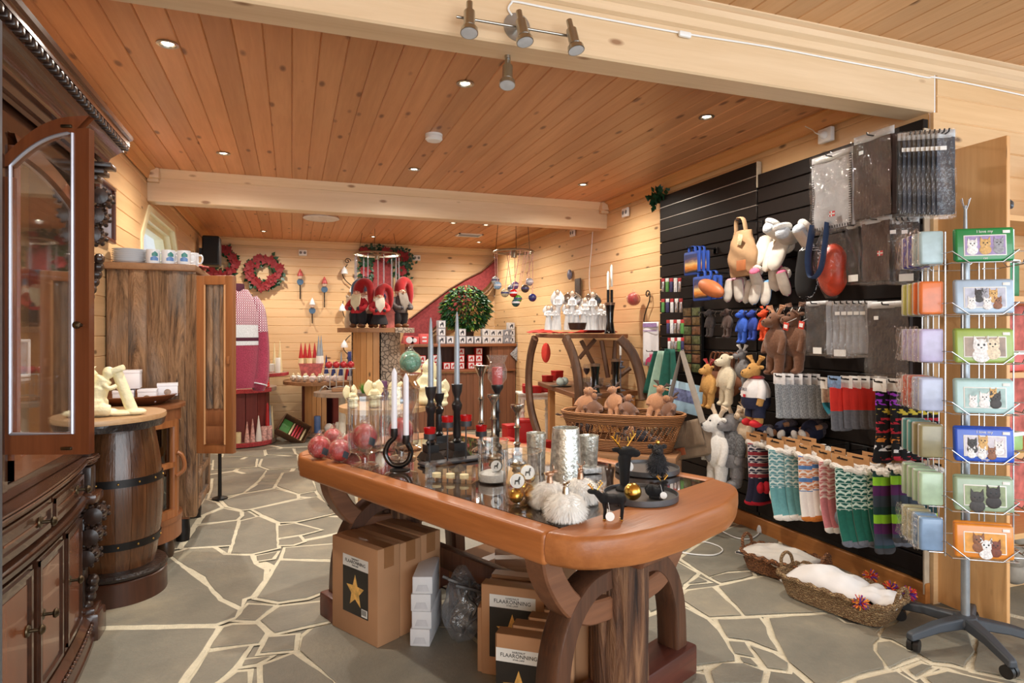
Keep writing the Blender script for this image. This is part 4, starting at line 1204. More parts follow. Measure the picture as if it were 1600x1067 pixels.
for a in (.6, 2.2, 3.7, 5.3): m.cyl((.24 * cos(a), .24 * sin(a), .006), (.22 * cos(a), .22 * sin(a), .745), .022, 10)
m.build('legs', PINEPOST, t)
def candle(p, r, h, mat, label, shape='pillar', group=None, tip=None):
 t = thing('candle', label, 'candle', p, group=group)
 b = MB()
 if shape == 'pillar':
  b.lathe([(r, 0), (r, h * .97), (r * .9, h), (r * .5, h * .985), (.001, h * .98)], seg=16)
 elif shape == 'cone':
  b.lathe([(r, 0), (r * 1.02, h * .12), (r * .8, h * .35), (r * .42, h * .7), (r * .12, h)], seg=14)
 elif shape == 'taper':
  b.lathe([(r, 0), (r, h * .5), (r * .62, h * .94), (r * .25, h)], seg=12)
 elif shape == 'ball':
  b.ball((0, 0, r), r, 18, 12); h = 2 * r
 b.build('wax', mat, t)
 MB().cyl((0, 0, h - .004), (.001, 0, h + min(.012, h * .1)), .0016, 5).build('wick', WICK, t)
 if tip is not None:
  MB().lathe([(r * 1.03, h * .02), (r * 1.04, h * .12), (r * .9, h * .28)], seg=14, cap=False).build('painted_band', tip, t)
 return t
# candles on the low red spool, lower disc (z .062) and upper disc (z .705)
for x, y, r, h, mt, sh, l in ((-.70, 8.25, .035, .21, WAXC, 'pillar', 'tall cream pillar candle at the left end of the red spool foot'), (-.60, 8.26, .032, .13, WAXC, 'pillar', 'short cream pillar candle on the red spool foot beside the tall one'),
                              (-.52, 8.24, .03, .25, MIXW, 'cone', 'frosted red and white cone candle, left of a pair on the spool foot'), (-.475, 8.27, .03, .28, MIXW, 'cone', 'taller frosted red and white cone candle of a pair on the spool foot'),
                              (-.40, 8.27, .036, .31, WAXW, 'cone', 'plain white cone candle on the red spool foot'), (-.34, 8.31, .036, .17, MIXW, 'pillar', 'red and white frosted pillar candle on the spool foot'),
                              (-.265, 8.35, .038, .17, MIXW, 'pillar', 'rightmost frosted red and white pillar candle on the spool foot'), (-.31, 8.42, .03, .42, WAXG, 'cone', 'tall pale grey cone candle standing behind the frosted pillars'),
                              (-.235, 8.47, .028, .40, WAXC, 'cone', 'tall cream cone candle at the right edge of the spool foot'), (-.37, 8.40, .022, .45, WAXR, 'taper', 'tall dark red taper at the spool drum')):
 p = Vector((x, y, .063))
 if (Vector((x, y)) - Vector((-.60, 8.55))).length < .372:
  d = (Vector((x, y)) - Vector((-.60, 8.55))).normalized() * .378
  p = Vector((-.60 + d.x, 8.55 + d.y, .063))
 candle(p, r, h, mt, l, sh, 'candles on the red spool foot')
candle((-.30, 8.38, .706), .04, .33, WAXR, 'bright red cone candle on top of the low red spool', 'cone')
candle((-.42, 8.45, .706), .045, .12, RED, 'red pillar candle by the red felt flowers on the low spool', 'pillar')
t = thing('felt_flowers', 'bunch of bright red felt flowers on the low red spool', 'decoration', (-.345, 8.30, .706))
m = MB()
for i in range(22):
 a, b = i * 2.4, (i % 5) * .028
 m.ball((.07 * cos(a) * (1 - b * 3), .05 * sin(a), .025 + b), (.022, .022, .018), 8, 6)
m.build('petals', plain('vivid_red_felt', (232, 40, 30), .9, sheen=.3), t)
# white candles on the stand behind
for i, (dx, dy, r, h, mt, tp, sh) in enumerate(((-.24, -.24, .034, .13, WAXW, MIXW, 'pillar'), (-.20, -.12, .034, .13, WAXR, None, 'pillar'), (-.165, -.27, .034, .13, WAXW, MIXW, 'pillar'), (-.10, -.16, .026, .42, WAXC, None, 'cone'), (-.06, -.22, .026, .40, WAXC, None, 'cone'), (-.09, -.30, .034, .15, WAXW, MIXW, 'pillar'),
         (-.015, -.30, .036, .13, WAXW, MIXW, 'pillar'), (.0, -.20, .040, .18, WAXC, None, 'pillar'), (.06, -.28, .036, .13, WAXW, MIXW, 'pillar'), (.075, -.20, .028, .24, WAXC, None, 'cone'), (.13, -.25, .036, .13, WAXW, MIXW, 'pillar'), (.15, -.17, .036, .30, WAXNB, None, 'cone'),
         (.20, -.20, .036, .12, WAXW, MIXW, 'pillar'), (.23, -.12, .03, .40, WAXC, None, 'cone'), (.275, -.21, .034, .20, WAXW, None, 'pillar'), (.30, -.12, .032, .43, WAXC, None, 'cone'))):
 what = {'cone': 'slim cream cone candle', 'pillar': 'white pillar candle with red print' if tp else 'plain pillar candle'}[sh]
 if mt is WAXR: what = 'red pillar candle'
 if mt is WAXNB: what = 'navy blue cone candle'
 if mt is WAXW and not tp: what = 'plain white pillar candle'
 where = ('first', 'second', 'third', 'fourth', 'fifth', 'sixth', 'seventh', 'eighth', 'ninth', 'tenth', 'eleventh', 'twelfth', 'thirteenth', 'fourteenth', 'fifteenth', 'sixteenth')[i]
 candle((-.45 + dx, 9.2 + dy, .846), r, h, mt, '%s, %s from the sweater on the red-edged stand' % (what, where), sh, 'candles on the red-edged stand', tp)
# spool with silver balls, cones and a boxed set of hatted candles
C0 = Vector((.42, 9.03, .736))
for i, (dx, dy) in enumerate(((-.40, -.20), (-.33, -.27), (-.34, -.14), (-.26, -.36), (-.24, -.23), (-.17, -.43), (-.15, -.30), (-.08, -.46), (-.05, -.34), (.03, -.46), (.12, -.44))):
 t = thing('bauble_candle', 'silvery white round ornament, %s along the front of the back spool' % ('leftmost', 'second', 'third, set back', 'fourth', 'fifth, set back', 'sixth', 'seventh, set back', 'eighth', 'ninth, set back', 'tenth', 'rightmost')[i], 'ornament', C0 + Vector((dx, dy, 0)), group='silver round ornaments on the back spool')
 MB().ball((0, 0, .044), .044, 16, 12).build('ball', plain('speckled_silver', (214, 206, 196), .3, .5, vary=.5, scale=50) if i not in (5, 9, 10) else plain('white_red_ball', (226, 206, 202), .4, vary=.35, scale=40), t)
 MB().lathe([(.016, .086), (.016, .094), (.004, .112)], seg=10).build('cap', WAXC, t)
for i, (dx, dy, r, h, mt) in enumerate(((.02, -.20, .036, .34, WAXNB), (.11, -.26, .04, .25, WAXNB), (.205, -.30, .042, .26, WAXNB), (.33, -.28, .042, .22, WAXNB), (.22, -.14, .034, .38, WAXG), (.30, -.12, .034, .22, WAXR), (.39, -.12, .034, .22, WAXR))):
 candle(C0 + Vector((dx, dy, 0)), r, h, mt, '%s cone candle, %s on the back spool' % ('blue and white' if mt is WAXNB else ('tall silver grey' if mt is WAXG else 'red'), ('just right of the pink display box', 'second of the blue row', 'third of the blue row', 'rightmost of the blue row', 'behind the blue row', 'left of two behind the wire rack', 'right of two behind the wire rack')[i]), 'cone', 'cone candles on the back spool', WAXW if mt is WAXNB else None)
t = thing('display_box', 'pink tapered display box holding pointed gnome candles', 'box', C0 + Vector((-.17, .05, 0)))
MB().add([(-.11, -.07, 0), (.11, -.07, 0), (.11, .07, 0), (-.11, .07, 0), (-.16, -.09, .22), (.16, -.09, .22), (.16, .09, .22), (-.16, .09, .22)], [(0, 1, 5, 4), (1, 2, 6, 5), (2, 3, 7, 6), (3, 0, 4, 7), (0, 3, 2, 1), (4, 5, 6, 7)]).build('carton', plain('pink_print_card', (206, 110, 110), .6, vary=.3, scale=22), t, sharp=0)
for i, (dx, mt) in enumerate(((-.13, WAXR), (-.075, WAXR), (-.02, WAXR), (.05, WAXR), (.10, WAXG), (.135, WAXG))):
 candle(C0 + Vector((-.17 + dx, .05 + (.03 if i % 2 else -.03), .2205)), .036, .28 if i < 4 else .38, mt, '%s pointed gnome candle, %s in the pink display box' % ('red' if mt is WAXR else 'silver grey', ('leftmost', 'second', 'third', 'fourth', 'fifth', 'rightmost')[i]), 'cone', 'pointed gnome candles in the pink box', WAXC if mt is WAXR else WAXW)
t = thing('goblet', 'white goblet holding a blue pillar candle at the back spool', 'candle holder', C0 + Vector((.36, .08, 0)))
MB().lathe([(.05, 0), (.02, .02), (.018, .10), (.04, .14), (.05, .2), (.055, .22), (.001, .22)], seg=20).build('stem', PORC, t)
candle(C0 + Vector((.36, .08, .221)), .038, .16, WAXNB, 'dark blue pillar candle standing in the white goblet', 'pillar')
B0 = Vector((.42, 9.03, .063))
candle(B0 + Vector((-.10, -.34, 0)), .042, .22, WAXB, 'blue pillar candle on the foot of the back spool', 'pillar')
candle(B0 + Vector((.045, -.37, 0)), .06, .12, WAXW, 'white round candle on the foot of the back spool', 'ball')
candle(B0 + Vector((.17, -.36, 0)), .04, .13, WAXW, 'short white pillar candle on the foot of the back spool', 'pillar', None, WAXB)
candle(B0 + Vector((.23, -.31, 0)), .04, .21, WAXW, 'taller white pillar candle on the foot of the back spool', 'pillar')
# tilted basket of candles
t = NT('brown_wicker')
w = t.n('ShaderNodeTexWave', {'Vector': t.coord((1, 1, 1)), 'Scale': 38.0, 'Distortion': 3.0, 'Detail': 2.0, 'Detail Scale': 3.0}, bands_direction='Z')
t.p(col=t.ramp(w.outputs[0], (.2, srgb(74, 46, 24)), (.7, srgb(146, 98, 54))).outputs[0], rough=.7); t.bump(w.outputs[0], .8, .02)
WICKER = t.mat
T_ = Matrix.Rotation(.55, 3, 'Y') @ Matrix.Rotation(.85, 3, 'X')
t = thing('wicker_basket', 'tilted brown wicker basket of wrapped candles against the back spool', 'basket', (.02, 8.42, .15), rot=T_.to_euler())
m = MB()
W_, D_, H_ = .36, .26, .12
for a, b, c, d, e, f in ((0, -D_ / 2, 0, W_, .016, H_), (0, D_ / 2, 0, W_, .016, H_), (-W_ / 2, 0, 0, .016, D_, H_), (W_ / 2, 0, 0, .016, D_, H_), (0, 0, -H_ / 2, W_, D_, .016)): m.rbox((a, b, c), (d, e, f), .006)
m.build('basket', WICKER, t)
MB().tube(bez([(W_ / 2, -.04, .06), (W_ / 2 + .01, -.03, .12), (W_ / 2 + .01, .03, .12), (W_ / 2, .04, .06)], 5), .008, 6).build('handle', WICKER, t)
for i, (dx, mt, l) in enumerate(((-.02, WAXC, 'cream'), (.02, plain('pink_wax', (214, 66, 92), .45), 'pink'), (.055, WAXR, 'red'), (.09, plain('rose_wax', (196, 70, 88), .45), 'rose'), (.135, WAXC, 'pale cream'))):
 q = T_ @ Vector((dx, -.11, -.02)) + Vector((.02, 8.42, .15))
 o = thing('candle', '%s taper candle lying in the tilted wicker basket' % l, 'candle', q, rot=(T_ @ Matrix.Rotation(-pi / 2, 3, 'X')).to_euler(), group='taper candles in the tilted basket')
 MB().lathe([(.013, 0), (.013, .17), (.006, .22), (.002, .225)], seg=10).build('wax', mt, o)
q = T_ @ Vector((-.10, 0, -.02)) + Vector((.02, 8.42, .15))
o = thing('napkin_pack', 'green pack lying in the corner of the tilted wicker basket', 'packet', q, rot=T_.to_euler())
MB().rbox((0, 0, 0), (.12, .2, .03), .006).build('packet', plain('green_packet', (74, 138, 70), .5), o)
def bagged_ball(p, r, mat, label, tag_=True, group=None, dark=True):
 """a round candle wrapped in cellophane, gathered and tied on top"""
 t = thing('ball_candle', label, 'candle', p, group=group)
 MB().ball((0, 0, r * 1.02), r, 28, 18).build('wax', mat, t)
 m = MB()
 def f(u, v):
  a = u * 2 * pi
  if v < .7:
   th_ = pi * (.08 + .80 * v / .7); rr, z = r * 1.035 * sin(th_), r * 1.02 - r * 1.035 * cos(th_)
  else:
   k = (v - .7) / .3; z = r * 2.0 + r * .55 * k; rr = r * (.37 * (1 - k) ** 2 + .07 + .16 * k * k)
  rr *= 1 + .07 * sin(a * 9 + v * 3) * (v if v > .45 else .4)
  return (rr * cos(a) + (r * .2 * ((v - .8) / .2) ** 2 if v > .8 else 0), rr * sin(a), z)
 m.grid(f, 54, 22, True)
 m.build('cellophane', FILM, t, sharp=0)
 if tag_: MB().rbox((r * .45, -r * .98, r * .75), (r * .6, .002, r * .6), .001, rx=-.25, rz=.5, ry=.5).build('label_tag', plain('black_tag', (52, 58, 66), .4), t)
 MB().lathe([(.09 * r, 0), (.12 * r, .03 * r), (.09 * r, .06 * r)], (0, 0, r * 2.12), 10).build('tie', plain('gold_tie', (214, 190, 140), .5), t)
 return t
APPLE = plain('red_candle_wax', (176, 40, 46), .35, vary=.3, scale=40)
t = thing('wire_rack', 'wire rack on a wooden block displaying a row of red ball candles', 'rack', (.47, 6.72, .776))
m = MB(); m.rbox((.03, 0, .018), (.22, .12, .036), .006); m.build('block', SPOOLW, t)
m = MB()
for s in (-1, 1):
 for x in (-.10, -.035, .035, .10): m.cyl((x, s * .035, .03), (x, s * .035, .235), .003, 6)
 m.tube(bez([(-.20, s * .05, .008), (-.15, s * .045, .06), (-.10, s * .035, .03), (.0, s * .035, .05), (.10, s * .035, .03), (.16, s * .05, .006)], 5), .003, 6)
m.box((0, 0, .236), (.30, .09, .005))
m.build('wire_frame', STEEL, t)
for i in range(4): candle((.47 - .11 + i * .073, 6.72 - .015 * (i % 2), .776 + .2395), .036, .07, APPLE, 'shiny red ball candle, %s in the wire rack row' % ('first', 'second', 'third', 'last')[i], 'ball', 'red ball candles on the wire rack')
# gnomes on the tall spool
def gnome(p, rz, s, label, coat, hat, beard, lean=0.0, skirt=False, hatdir=1):
 t = thing('gnome', label, 'gnome figure', p, rz)
 t.scale = (s,) * 3
 m = MB()
 for k in (-1, 1):
  m.ball((k * .055, -.035, .028), (.04, .075, .028), 12, 8)
 m.build('shoes', plain('brown_gnome_shoe', (110, 72, 44), .5), t)
 m = MB()
 if skirt: m.lathe([(.13, .05), (.125, .10), (.085, .20), (.075, .22)], seg=20)
 else:
  for k in (-1, 1): m.lathe([(.04, .045), (.065, .10), (.07, .18), (.05, .23)], (k * .05, 0, 0), 14)
 m.build('trousers', plain('black_gnome_cloth', (36, 34, 38), .9, vary=.2), t)
 m = MB(); m.lathe([(.09, .19), (.10, .22), (.092, .30), (.07, .38), (.035, .41)], seg=20); m.build('coat', coat, t)
 for k in (-1, 1):
  a = MB(); a.tube(bez([(k * .07, 0, .37), (k * .125, -.02, .31), (k * .12, -.085, .26), (k * .07, -.11, .25)], 4), [.032] * 4 + [.030] * 4 + [.026] * 4 + [.022], 10)
  a = a.build('sleeve', coat, t)
  MB().ball((k * .06, -.115, .25), .026, 10, 8).build('mitten', plain('grey_mitten', (58, 54, 60), .9), a)
 h = MB(); h.ball((lean * .4, -.02, .455), (.06, .058, .062), 16, 12); h.ball((lean * .4, -.085, .452), (.016, .018, .015), 8, 6)
 for k in (-1, 1): h.ball((lean * .4 + k * .062, -.01, .45), (.012, .016, .022), 8, 6)
 hd = h.build('head', plain('gnome_skin', (214, 166, 138), .6, vary=.06), t)
 e = MB()
 for k in (-1, 1): e.ball((lean * .4 + k * .022, -.074, .470), .006, 8, 6)
 e.build('eyes', BLACK, hd)
 b = MB()
 for i in range(26):
  x = (i / 25 - .5) * .11
  b.tube(bez([(lean * .4 + x, -.058, .44), (lean * .4 + x * 1.1, -.09, .36), (lean * .5 + x * 1.0, -.10, .22 + abs(x) * 1.4)], 4), [.011] * 4 + [.009] * 4 + [.003], 5)
 b.build('beard', beard, hd)
 q = bez([(lean * .4, 0, .46), (lean * .4 + hatdir * .01, .0, .54), (lean * .4 + hatdir * .07, .01, .60), (lean * .4 + hatdir * .15, .01, .56), (lean * .4 + hatdir * .17, .0, .42), (lean * .4 + hatdir * .165, 0, .30)], 6)
 R = [.072, .070, .060, .052, .042, .022]
 rr = [R[min(i // 6, 5)] + (R[min(i // 6 + 1, 5)] - R[min(i // 6, 5)]) * ((i % 6) / 6) for i in range(len(q))]
 MB().tube(q, rr, 16).build('hat', hat, t)
 return t
WOOLB = plain('white_beard_wool', (232, 226, 210), .95, vary=.06)
GZ = 1.441
gnome((.76, 7.82, GZ), -.55, .92, 'gnome with long cream beard and drooping red hat, leftmost on the tall spool', plain('red_nordic_jacket', (184, 40, 50), .9, vary=.35, scale=60), REDFELT, plain('cream_beard_wool', (226, 214, 180), .95, vary=.08), .02)
gnome((1.0, 7.72, GZ), .0, .82, 'gnome woman in a black skirt and red hat in the middle of the tall spool', plain('red_pink_jacket', (196, 58, 62), .9, vary=.35, scale=60), REDFELT, WOOLB, 0, True)
gnome((1.27, 7.86, GZ), .5, .98, 'large gnome in grey coat with big bent red hat, rightmost on the tall spool', plain('grey_gnome_coat', (92, 84, 82), .9, vary=.25, scale=50), REDFELT, plain('grey_beard_wool', (150, 140, 130), .95), 0)
gnome((.90, 8.10, GZ), -.2, .95, 'gnome with a blue-grey pointed hat behind the others on the tall spool', plain('beige_gnome_coat', (180, 164, 140), .9, vary=.2), plain('blue_grey_felt', (92, 116, 146), .95), WOOLB, 0, False, -1)
t = thing('soft_toy', 'pale round-headed soft doll peeking behind the left gnome', 'toy', (.70, 8.12, GZ))
m = MB(); m.lathe([(.07, 0), (.08, .08), (.05, .24), (.03, .28)], seg=18); m.build('body', plain('beige_doll_dress', (206, 188, 160), .9, vary=.1), t)
m = MB(); m.ball((0, 0, .34), (.062, .055, .06)); m.ball((-.045, 0, .395), .02, 8, 6); m.ball((.045, 0, .395), .02, 8, 6); m.build('head', plain('cream_doll_head', (236, 224, 196), .9), t)
t = thing('snow_globe', 'small blue glass globe toy behind the gnomes', 'ornament', (1.09, 8.1, GZ))
MB().lathe([(.05, 0), (.03, .06), (.028, .33), (.04, .36)], seg=16).build('stand', plain('violet_pink_stand', (196, 120, 140), .6), t); MB().ball((0, 0, .40), .05, 16, 12).build('globe', plain('blue_globe', (84, 92, 170), .25, vary=.3, scale=30), t)
t = thing('lantern_figure', 'pinkish red house lantern between the gnomes on the tall spool', 'ornament', (1.14, 7.80, GZ))
m = MB(); m.box((0, 0, .09), (.10, .09, .18)); m.add([(-.06, -.055, .18), (.06, -.055, .18), (.06, .055, .18), (-.06, .055, .18), (0, -.03, .28), (0, .03, .28)], [(0, 1, 4), (2, 3, 5), (1, 2, 5, 4), (3, 0, 4, 5)]); m.build('house', plain('pink_stone_print', (190, 108, 100), .6, vary=.3), t, sharp=0)
# ---- far wall decorations
def leaf_spray(m, c, n, R, size, rnd, flat=0.5):
 for i in range(n):
  d = Vector((rnd.gauss(0, 1), rnd.gauss(0, flat), rnd.gauss(0, 1)))
  p = Vector(c) + d * R * .5
  a = rnd.uniform(0, 2 * pi); up = Vector((cos(a), -.3 + rnd.uniform(-.4, .4), sin(a))).normalized()
  s = up.cross(Vector((rnd.uniform(-.4, .4), 1, rnd.uniform(-.4, .4)))).normalized() * size * .32
  L = up * size
  m.add([p, p + L * .45 + s, p + L, p + L * .45 - s], [(0, 1, 2, 3)])
PETAL = plain('poinsettia_red', (120, 10, 20), .7, vary=.25, scale=40)
def wreath(c, R, label, nf, seed):
 rnd = random.Random(seed)
 t = thing('wreath', label, 'wreath', c)
 m = MB()
 for i in range(40):
  a = i * 2 * pi / 40; leaf_spray(m, (R * cos(a), -.03, R * sin(a)), 5, R * .26, .085, rnd)
 m.build('leaves', DKGREEN, t, sharp=0, fix=False)
 m = MB()
 for i in range(nf):
  a = i * 2 * pi / nf + rnd.uniform(-.1, .1); q = Vector(((R + rnd.uniform(-.05, .05)) * cos(a), -.075, (R + rnd.uniform(-.05, .05)) * sin(a)))
  for k in range(9):
   b = k * 2 * pi / 9 + rnd.uniform(-.2, .2); L = .085 * rnd.uniform(.7, 1.1); d = Vector((cos(b), rnd.uniform(-.35, .1), sin(b))); s = Vector((-sin(b), 0, cos(b))) * .026
   m.add([q, q + d * L * .5 + s, q + d * L, q + d * L * .5 - s], [(0, 1, 2, 3)])
 m.build('flowers', PETAL, t, sharp=0, fix=False)
 MB().tube([(R * cos(i * .1963), -.012, R * sin(i * .1963)) for i in range(32)], .014, 6, True).build('ring', plain('twig_ring', (90, 64, 40), .8), t)
wreath(at_y(413, 426, YB - .03), .185, 'round wreath of red poinsettia flowers on the far wall', 17, 2)
wreath(at_y(347, 412, YB - .05) , .16, 'red poinsettia wreath half hidden behind the black loudspeaker', 11, 4)
p = at_x(331, 393, XL + .16)
t = thing('loudspeaker', 'black loudspeaker hung on the left wall near the far corner', 'speaker', p)
MB().rbox((0, 0, 0), (.20, .26, .37), .02).build('cabinet', plain('matt_black_case', (22, 22, 24), .5), t)
MB().box((0, -.1315, 0), (.16, .006, .32)).build('grille', plain('black_speaker_mesh', (14, 14, 15), .7), t)
m = MB(); m.box((-.12, .02, 0), (.05, .06, .08)); m.build('bracket', BLACK, t)
def garland(pts, label, seed, flowers, K=9):
 rnd = random.Random(seed)
 t = thing('garland', label, 'garland', pts[0])
 o = Vector(pts[0]); Q = [Vector(q) - o for q in pts]
 m = MB()
 for q in bez(Q, K): leaf_spray(m, q, K, .01 * K, .065, rnd)
 m.build('ivy_leaves', DKGREEN, t, sharp=0, fix=False)
 MB().tube(bez(Q, 6), .005, 5).build('vine', plain('brown_vine', (70, 58, 36), .8), t)
 for f in flowers:
  m = MB(); q = Vector(f) - o
  for k in range(16):
   b = k * 2.4; L = .07 + .03 * rnd.random(); d = Vector((cos(b), rnd.uniform(-.6, 0), sin(b))); s = Vector((-sin(b), 0, cos(b))) * .028
   m.add([q, q + d * L * .5 + s, q + d * L, q + d * L * .5 - s], [(0, 1, 2, 3)])
  m.build('poinsettia', PETAL, t, sharp=0, fix=False)
Y9 = YB - .10
garland([at_y(x, y, Y9) for x, y in ((570, 440), (571, 420), (574, 404), (572, 396), (585, 394), (600, 397), (612, 399), (627, 398), (634, 407), (631, 420), (627, 432), (630, 445))], 'ivy and poinsettia garland draped round the top of the red panel on the far wall', 8,
  [at_y(x, y, Y9 - .05) for x, y in ((569, 394), (604, 394), (602, 401), (624, 400), (632, 401), (628, 423), (571, 424))])
MAT_RED = plain('red_felted_panel', (140, 58, 60), .95, vary=.22, scale=26, bump=.3, bscale=90)
BROWN_EDGE = plain('brown_felt_edge', (122, 92, 70), .95, vary=.25, scale=40)
def slab(name, px, y0, y1, mat, label, cat, border=None):
 c = at_y(*px[0], y0)
 t = thing(name, label, cat, c)
 P = [at_y(*q, y0) - c for q in px]
 MB().prism([(q.x, q.z) for q in P], 0, y1 - y0, 'y').build('panel', mat, t, sharp=30)
 for k, (a, w) in enumerate(border or ()):
  Q = [at_y(*q, y0) - c for q in a]
  V = []
  MB().tube([(q.x, -.008, q.z) for q in Q], w, 8, flat=.35).build('edge_band', BROWN_EDGE, t)
 return t
slab('wall_panel', [(583, 402), (612, 400), (613, 445), (611, 478), (586, 478), (583, 440)], YB - .06, YB - .02, MAT_RED, 'red felted panel with brown edge framed by the garland on the far wall', 'wall hanging', [([(618, 401), (620, 440), (617, 478)], .055), ([(578, 402), (578, 440), (578, 470)], .04)])
up = [(640, 498), (668, 477), (700, 453), (728, 436), (752, 424), (770, 409), (776, 404)]
lo = [(784, 407), (779, 424), (760, 448), (735, 469), (712, 484), (690, 500), (672, 518), (655, 540), (625, 545)]
slab('wall_panel', up + lo, YB - .12, YB - .02, MAT_RED, 'long curved red felted panel rising diagonally across the far wall to the corner', 'wall hanging', [(up, .03), ([(668, 526), (690, 508), (712, 492), (740, 474), (764, 452), (780, 428)], .05)])
# sconces: bell shades on black scrolls, and gnome-headed hooks
def sconce(px, bells, scr, label):
 yy = YB - .05
 c = at_y(*px[0], yy)
 t = thing('bell_sconce', label, 'candle holder', c)
 Q = [at_y(*q, yy) - c for q in px]
 MB().tube(bez(Q, 6), .007, 6).build('scroll_rod', BLACKIRON, t)
 for s, d in scr:
  q = at_y(*s, yy) - c
  MB().tube([(q.x + d * (.048 - .0028 * k) * cos(k * .55), 0, q.z + (.048 - .0028 * k) * sin(k * .55)) for k in range(16)], .006, 6).build('scroll_end', BLACKIRON, t)
 for b in bells:
  q = at_y(*b, yy - .03) - c
  MB().lathe([(.05, -.045), (.05, -.02), (.036, .02), (.015, .045), (.012, .06), (.001, .065)], q, 18).build('bell', PORC, t)
sconce([(543, 413), (538, 420), (535, 428), (540, 438), (550, 447)], [(538, 423), (551, 452)], [((543, 408), 1)], 'white bell shades on a black iron scroll, highest on the far wall')
sconce([(536, 470), (536, 488), (540, 497), (548, 502)], [(535, 481)], [], 'white bell shade on a black iron stem beside the left gnome')
sconce([(548, 523), (540, 532), (537, 545), (546, 556)], [(538, 538)], [((546, 560), 1)], 'white bell shade on a black scroll below the gnome stand')
for i, (x, y0, y1, l) in enumerate(((469, 422, 467, 'black iron wall hook with a red gnome head, nearest the wreath'), (507, 434, 480, 'black iron wall hook with a red gnome head, right of the first'), (488, 467, 505, 'black iron wall hook with a grey bell figure, lowest of three'))):
 c = at_y(x, y0, YB - .045)
 z1 = at_y(x, y1, YB - .045).z - c.z
 t = thing('wall_hook', l, 'hook', c, group='figure hooks on the far wall')
 m = MB(); m.cyl((0, .02, -.10), (0, .02, z1), .008, 6); m.tube(bez([(0, .02, z1 + .02), (0, -.03, z1), (0, -.04, z1 + .04)], 4), .006, 6); m.build('rod', BLACKIRON, t)
 m = MB(); m.lathe([(.001, .02), (.022, -.02), (.042, -.075), (.042, -.085)], seg=14); m.build('hat', plain('red_white_enamel', (190, 80, 78), .4, vary=.4, scale=30) if i < 2 else PORC, t)
 MB().ball((0, 0, -.10), (.035, .03, .035), 12, 8).build('face', plain('face_enamel', (220, 190, 170), .4), t)
 MB().lathe([(.046, 0), (.046, .014), (.001, .018)], (0, .018, -.17), 16, rot=Matrix.Rotation(pi / 2, 3, 'X')).build('medallion', plain('blue_enamel', (70, 100, 130), .4), t)
# ---- counter with gift boxes
CY = 8.60
t = thing('shop_counter', 'reddish brown boarded counter with open shelf at the back of the shop', 'counter', (2.25, CY, 0))
m = MB()
for i in range(16): m.box((-.77 + i * .1, .012, .41), (.097, .024, .80))
m.box((.02, .25, .05), (1.58, .45, .08))
m.build('front_boards', COUNTERW, t)
m = MB(); m.rbox((.02, .24, 1.205), (1.60, .56, .04), .006); m.build('worktop', wood('counter_top_wood', (156, 98, 64), (120, 70, 44), 'x', knots=.3), t)
MB().rbox((.02, .24, .845), (1.58, .54, .035), .006).build('shelf', wood('counter_top_wood', (156, 98, 64), (120, 70, 44), 'x', knots=.3), t)
m = MB()
for x in (-.77, .44, .80): m.box((x, .25, .61), (.03, .48, 1.17))
for i in range(15): m.box((-.74 + i * .11, .49, 1.02), (.107, .02, .32))
for i in range(4): m.box((.50 + i * .09, .01, 1.02), (.087, .024, .33))
m.build('sides_and_back', COUNTERW, t)
GBOX = plain('grey_print_card', (150, 152, 162), .5, vary=.08)
MOTD = plain('dark_moose_print', (58, 60, 70), .5, vary=.3, scale=80)
MOTW = plain('pale_print_panel', (216, 216, 222), .5, vary=.06)
MOTR = plain('red_moose_print', (176, 40, 44), .5, vary=.2, scale=80)
def motif_box(p, s, rz, label, group, body, pane, motif, kind='box'):
 t = thing('gift_box', label, kind, p, rz, group=group)
 MB().rbox((0, 0, s / 2), (s, s, s), .003).build('carton', body, t)
 MB().box((0, -s / 2 - .0006, s * .5), (s * .82, .001, s * .80)).build('printed_panel', pane, t)
 m = MB(); y = -s / 2 - .0018
 m.prism([(-s * .24, s * .2), (-s * .14, s * .2), (-s * .12, s * .42), (s * .1, s * .42), (s * .12, s * .2), (s * .22, s * .2), (s * .24, s * .56), (s * .18, s * .66), (s * .3, s * .8), (s * .1, s * .74), (-s * .05, s * .82), (-s * .08, s * .62), (-s * .26, s * .56)], y, y + .001, 'y')
 m.build('moose_print', motif, t, sharp=0)
 return t
zt = 1.2265
place = [(486, 8, 3, 0), (505, 14, 1, 0), (530, 0, 0, 0)]
rows = [  # pixel x of the centre, size, how many high, kind: 'd' dark moose, 'l' pale, 'r' red, 'g' grey
 (689, .108, 3, 'd'), (702, .108, 1, 'd'), (721, .105, 2, 'd'), (733, .105, 1, 'd'), (739.5, .0, 2, 'g'), (745, .105, 1, 'd'), (754, .0, 1, 'g'), (758, .105, 2, 'l'), (769, .10, 2, 'l'), (779, .10, 2, 'l'), (790, .10, 2, 'g'), (801, .10, 2, 'g'), (812, .10, 3, 'l'), (819.5, .0, 0, 'l')]
DEP = {'d': (GBOX, MOTW, MOTD, 'dark moose print'), 'l': (plain('pale_grey_card', (196, 192, 190), .5), MOTW, MOTD, 'pale grey print'), 'g': (plain('bluish_grey_card', (150, 154, 166), .5), plain('grey_panel', (120, 124, 134), .5, vary=.3, scale=70), MOTW, 'blue-grey print'), 'r': (RED, MOTW, MOTR, 'red moose print')}
ORD = ('bottom', 'middle', 'top')
k = 0
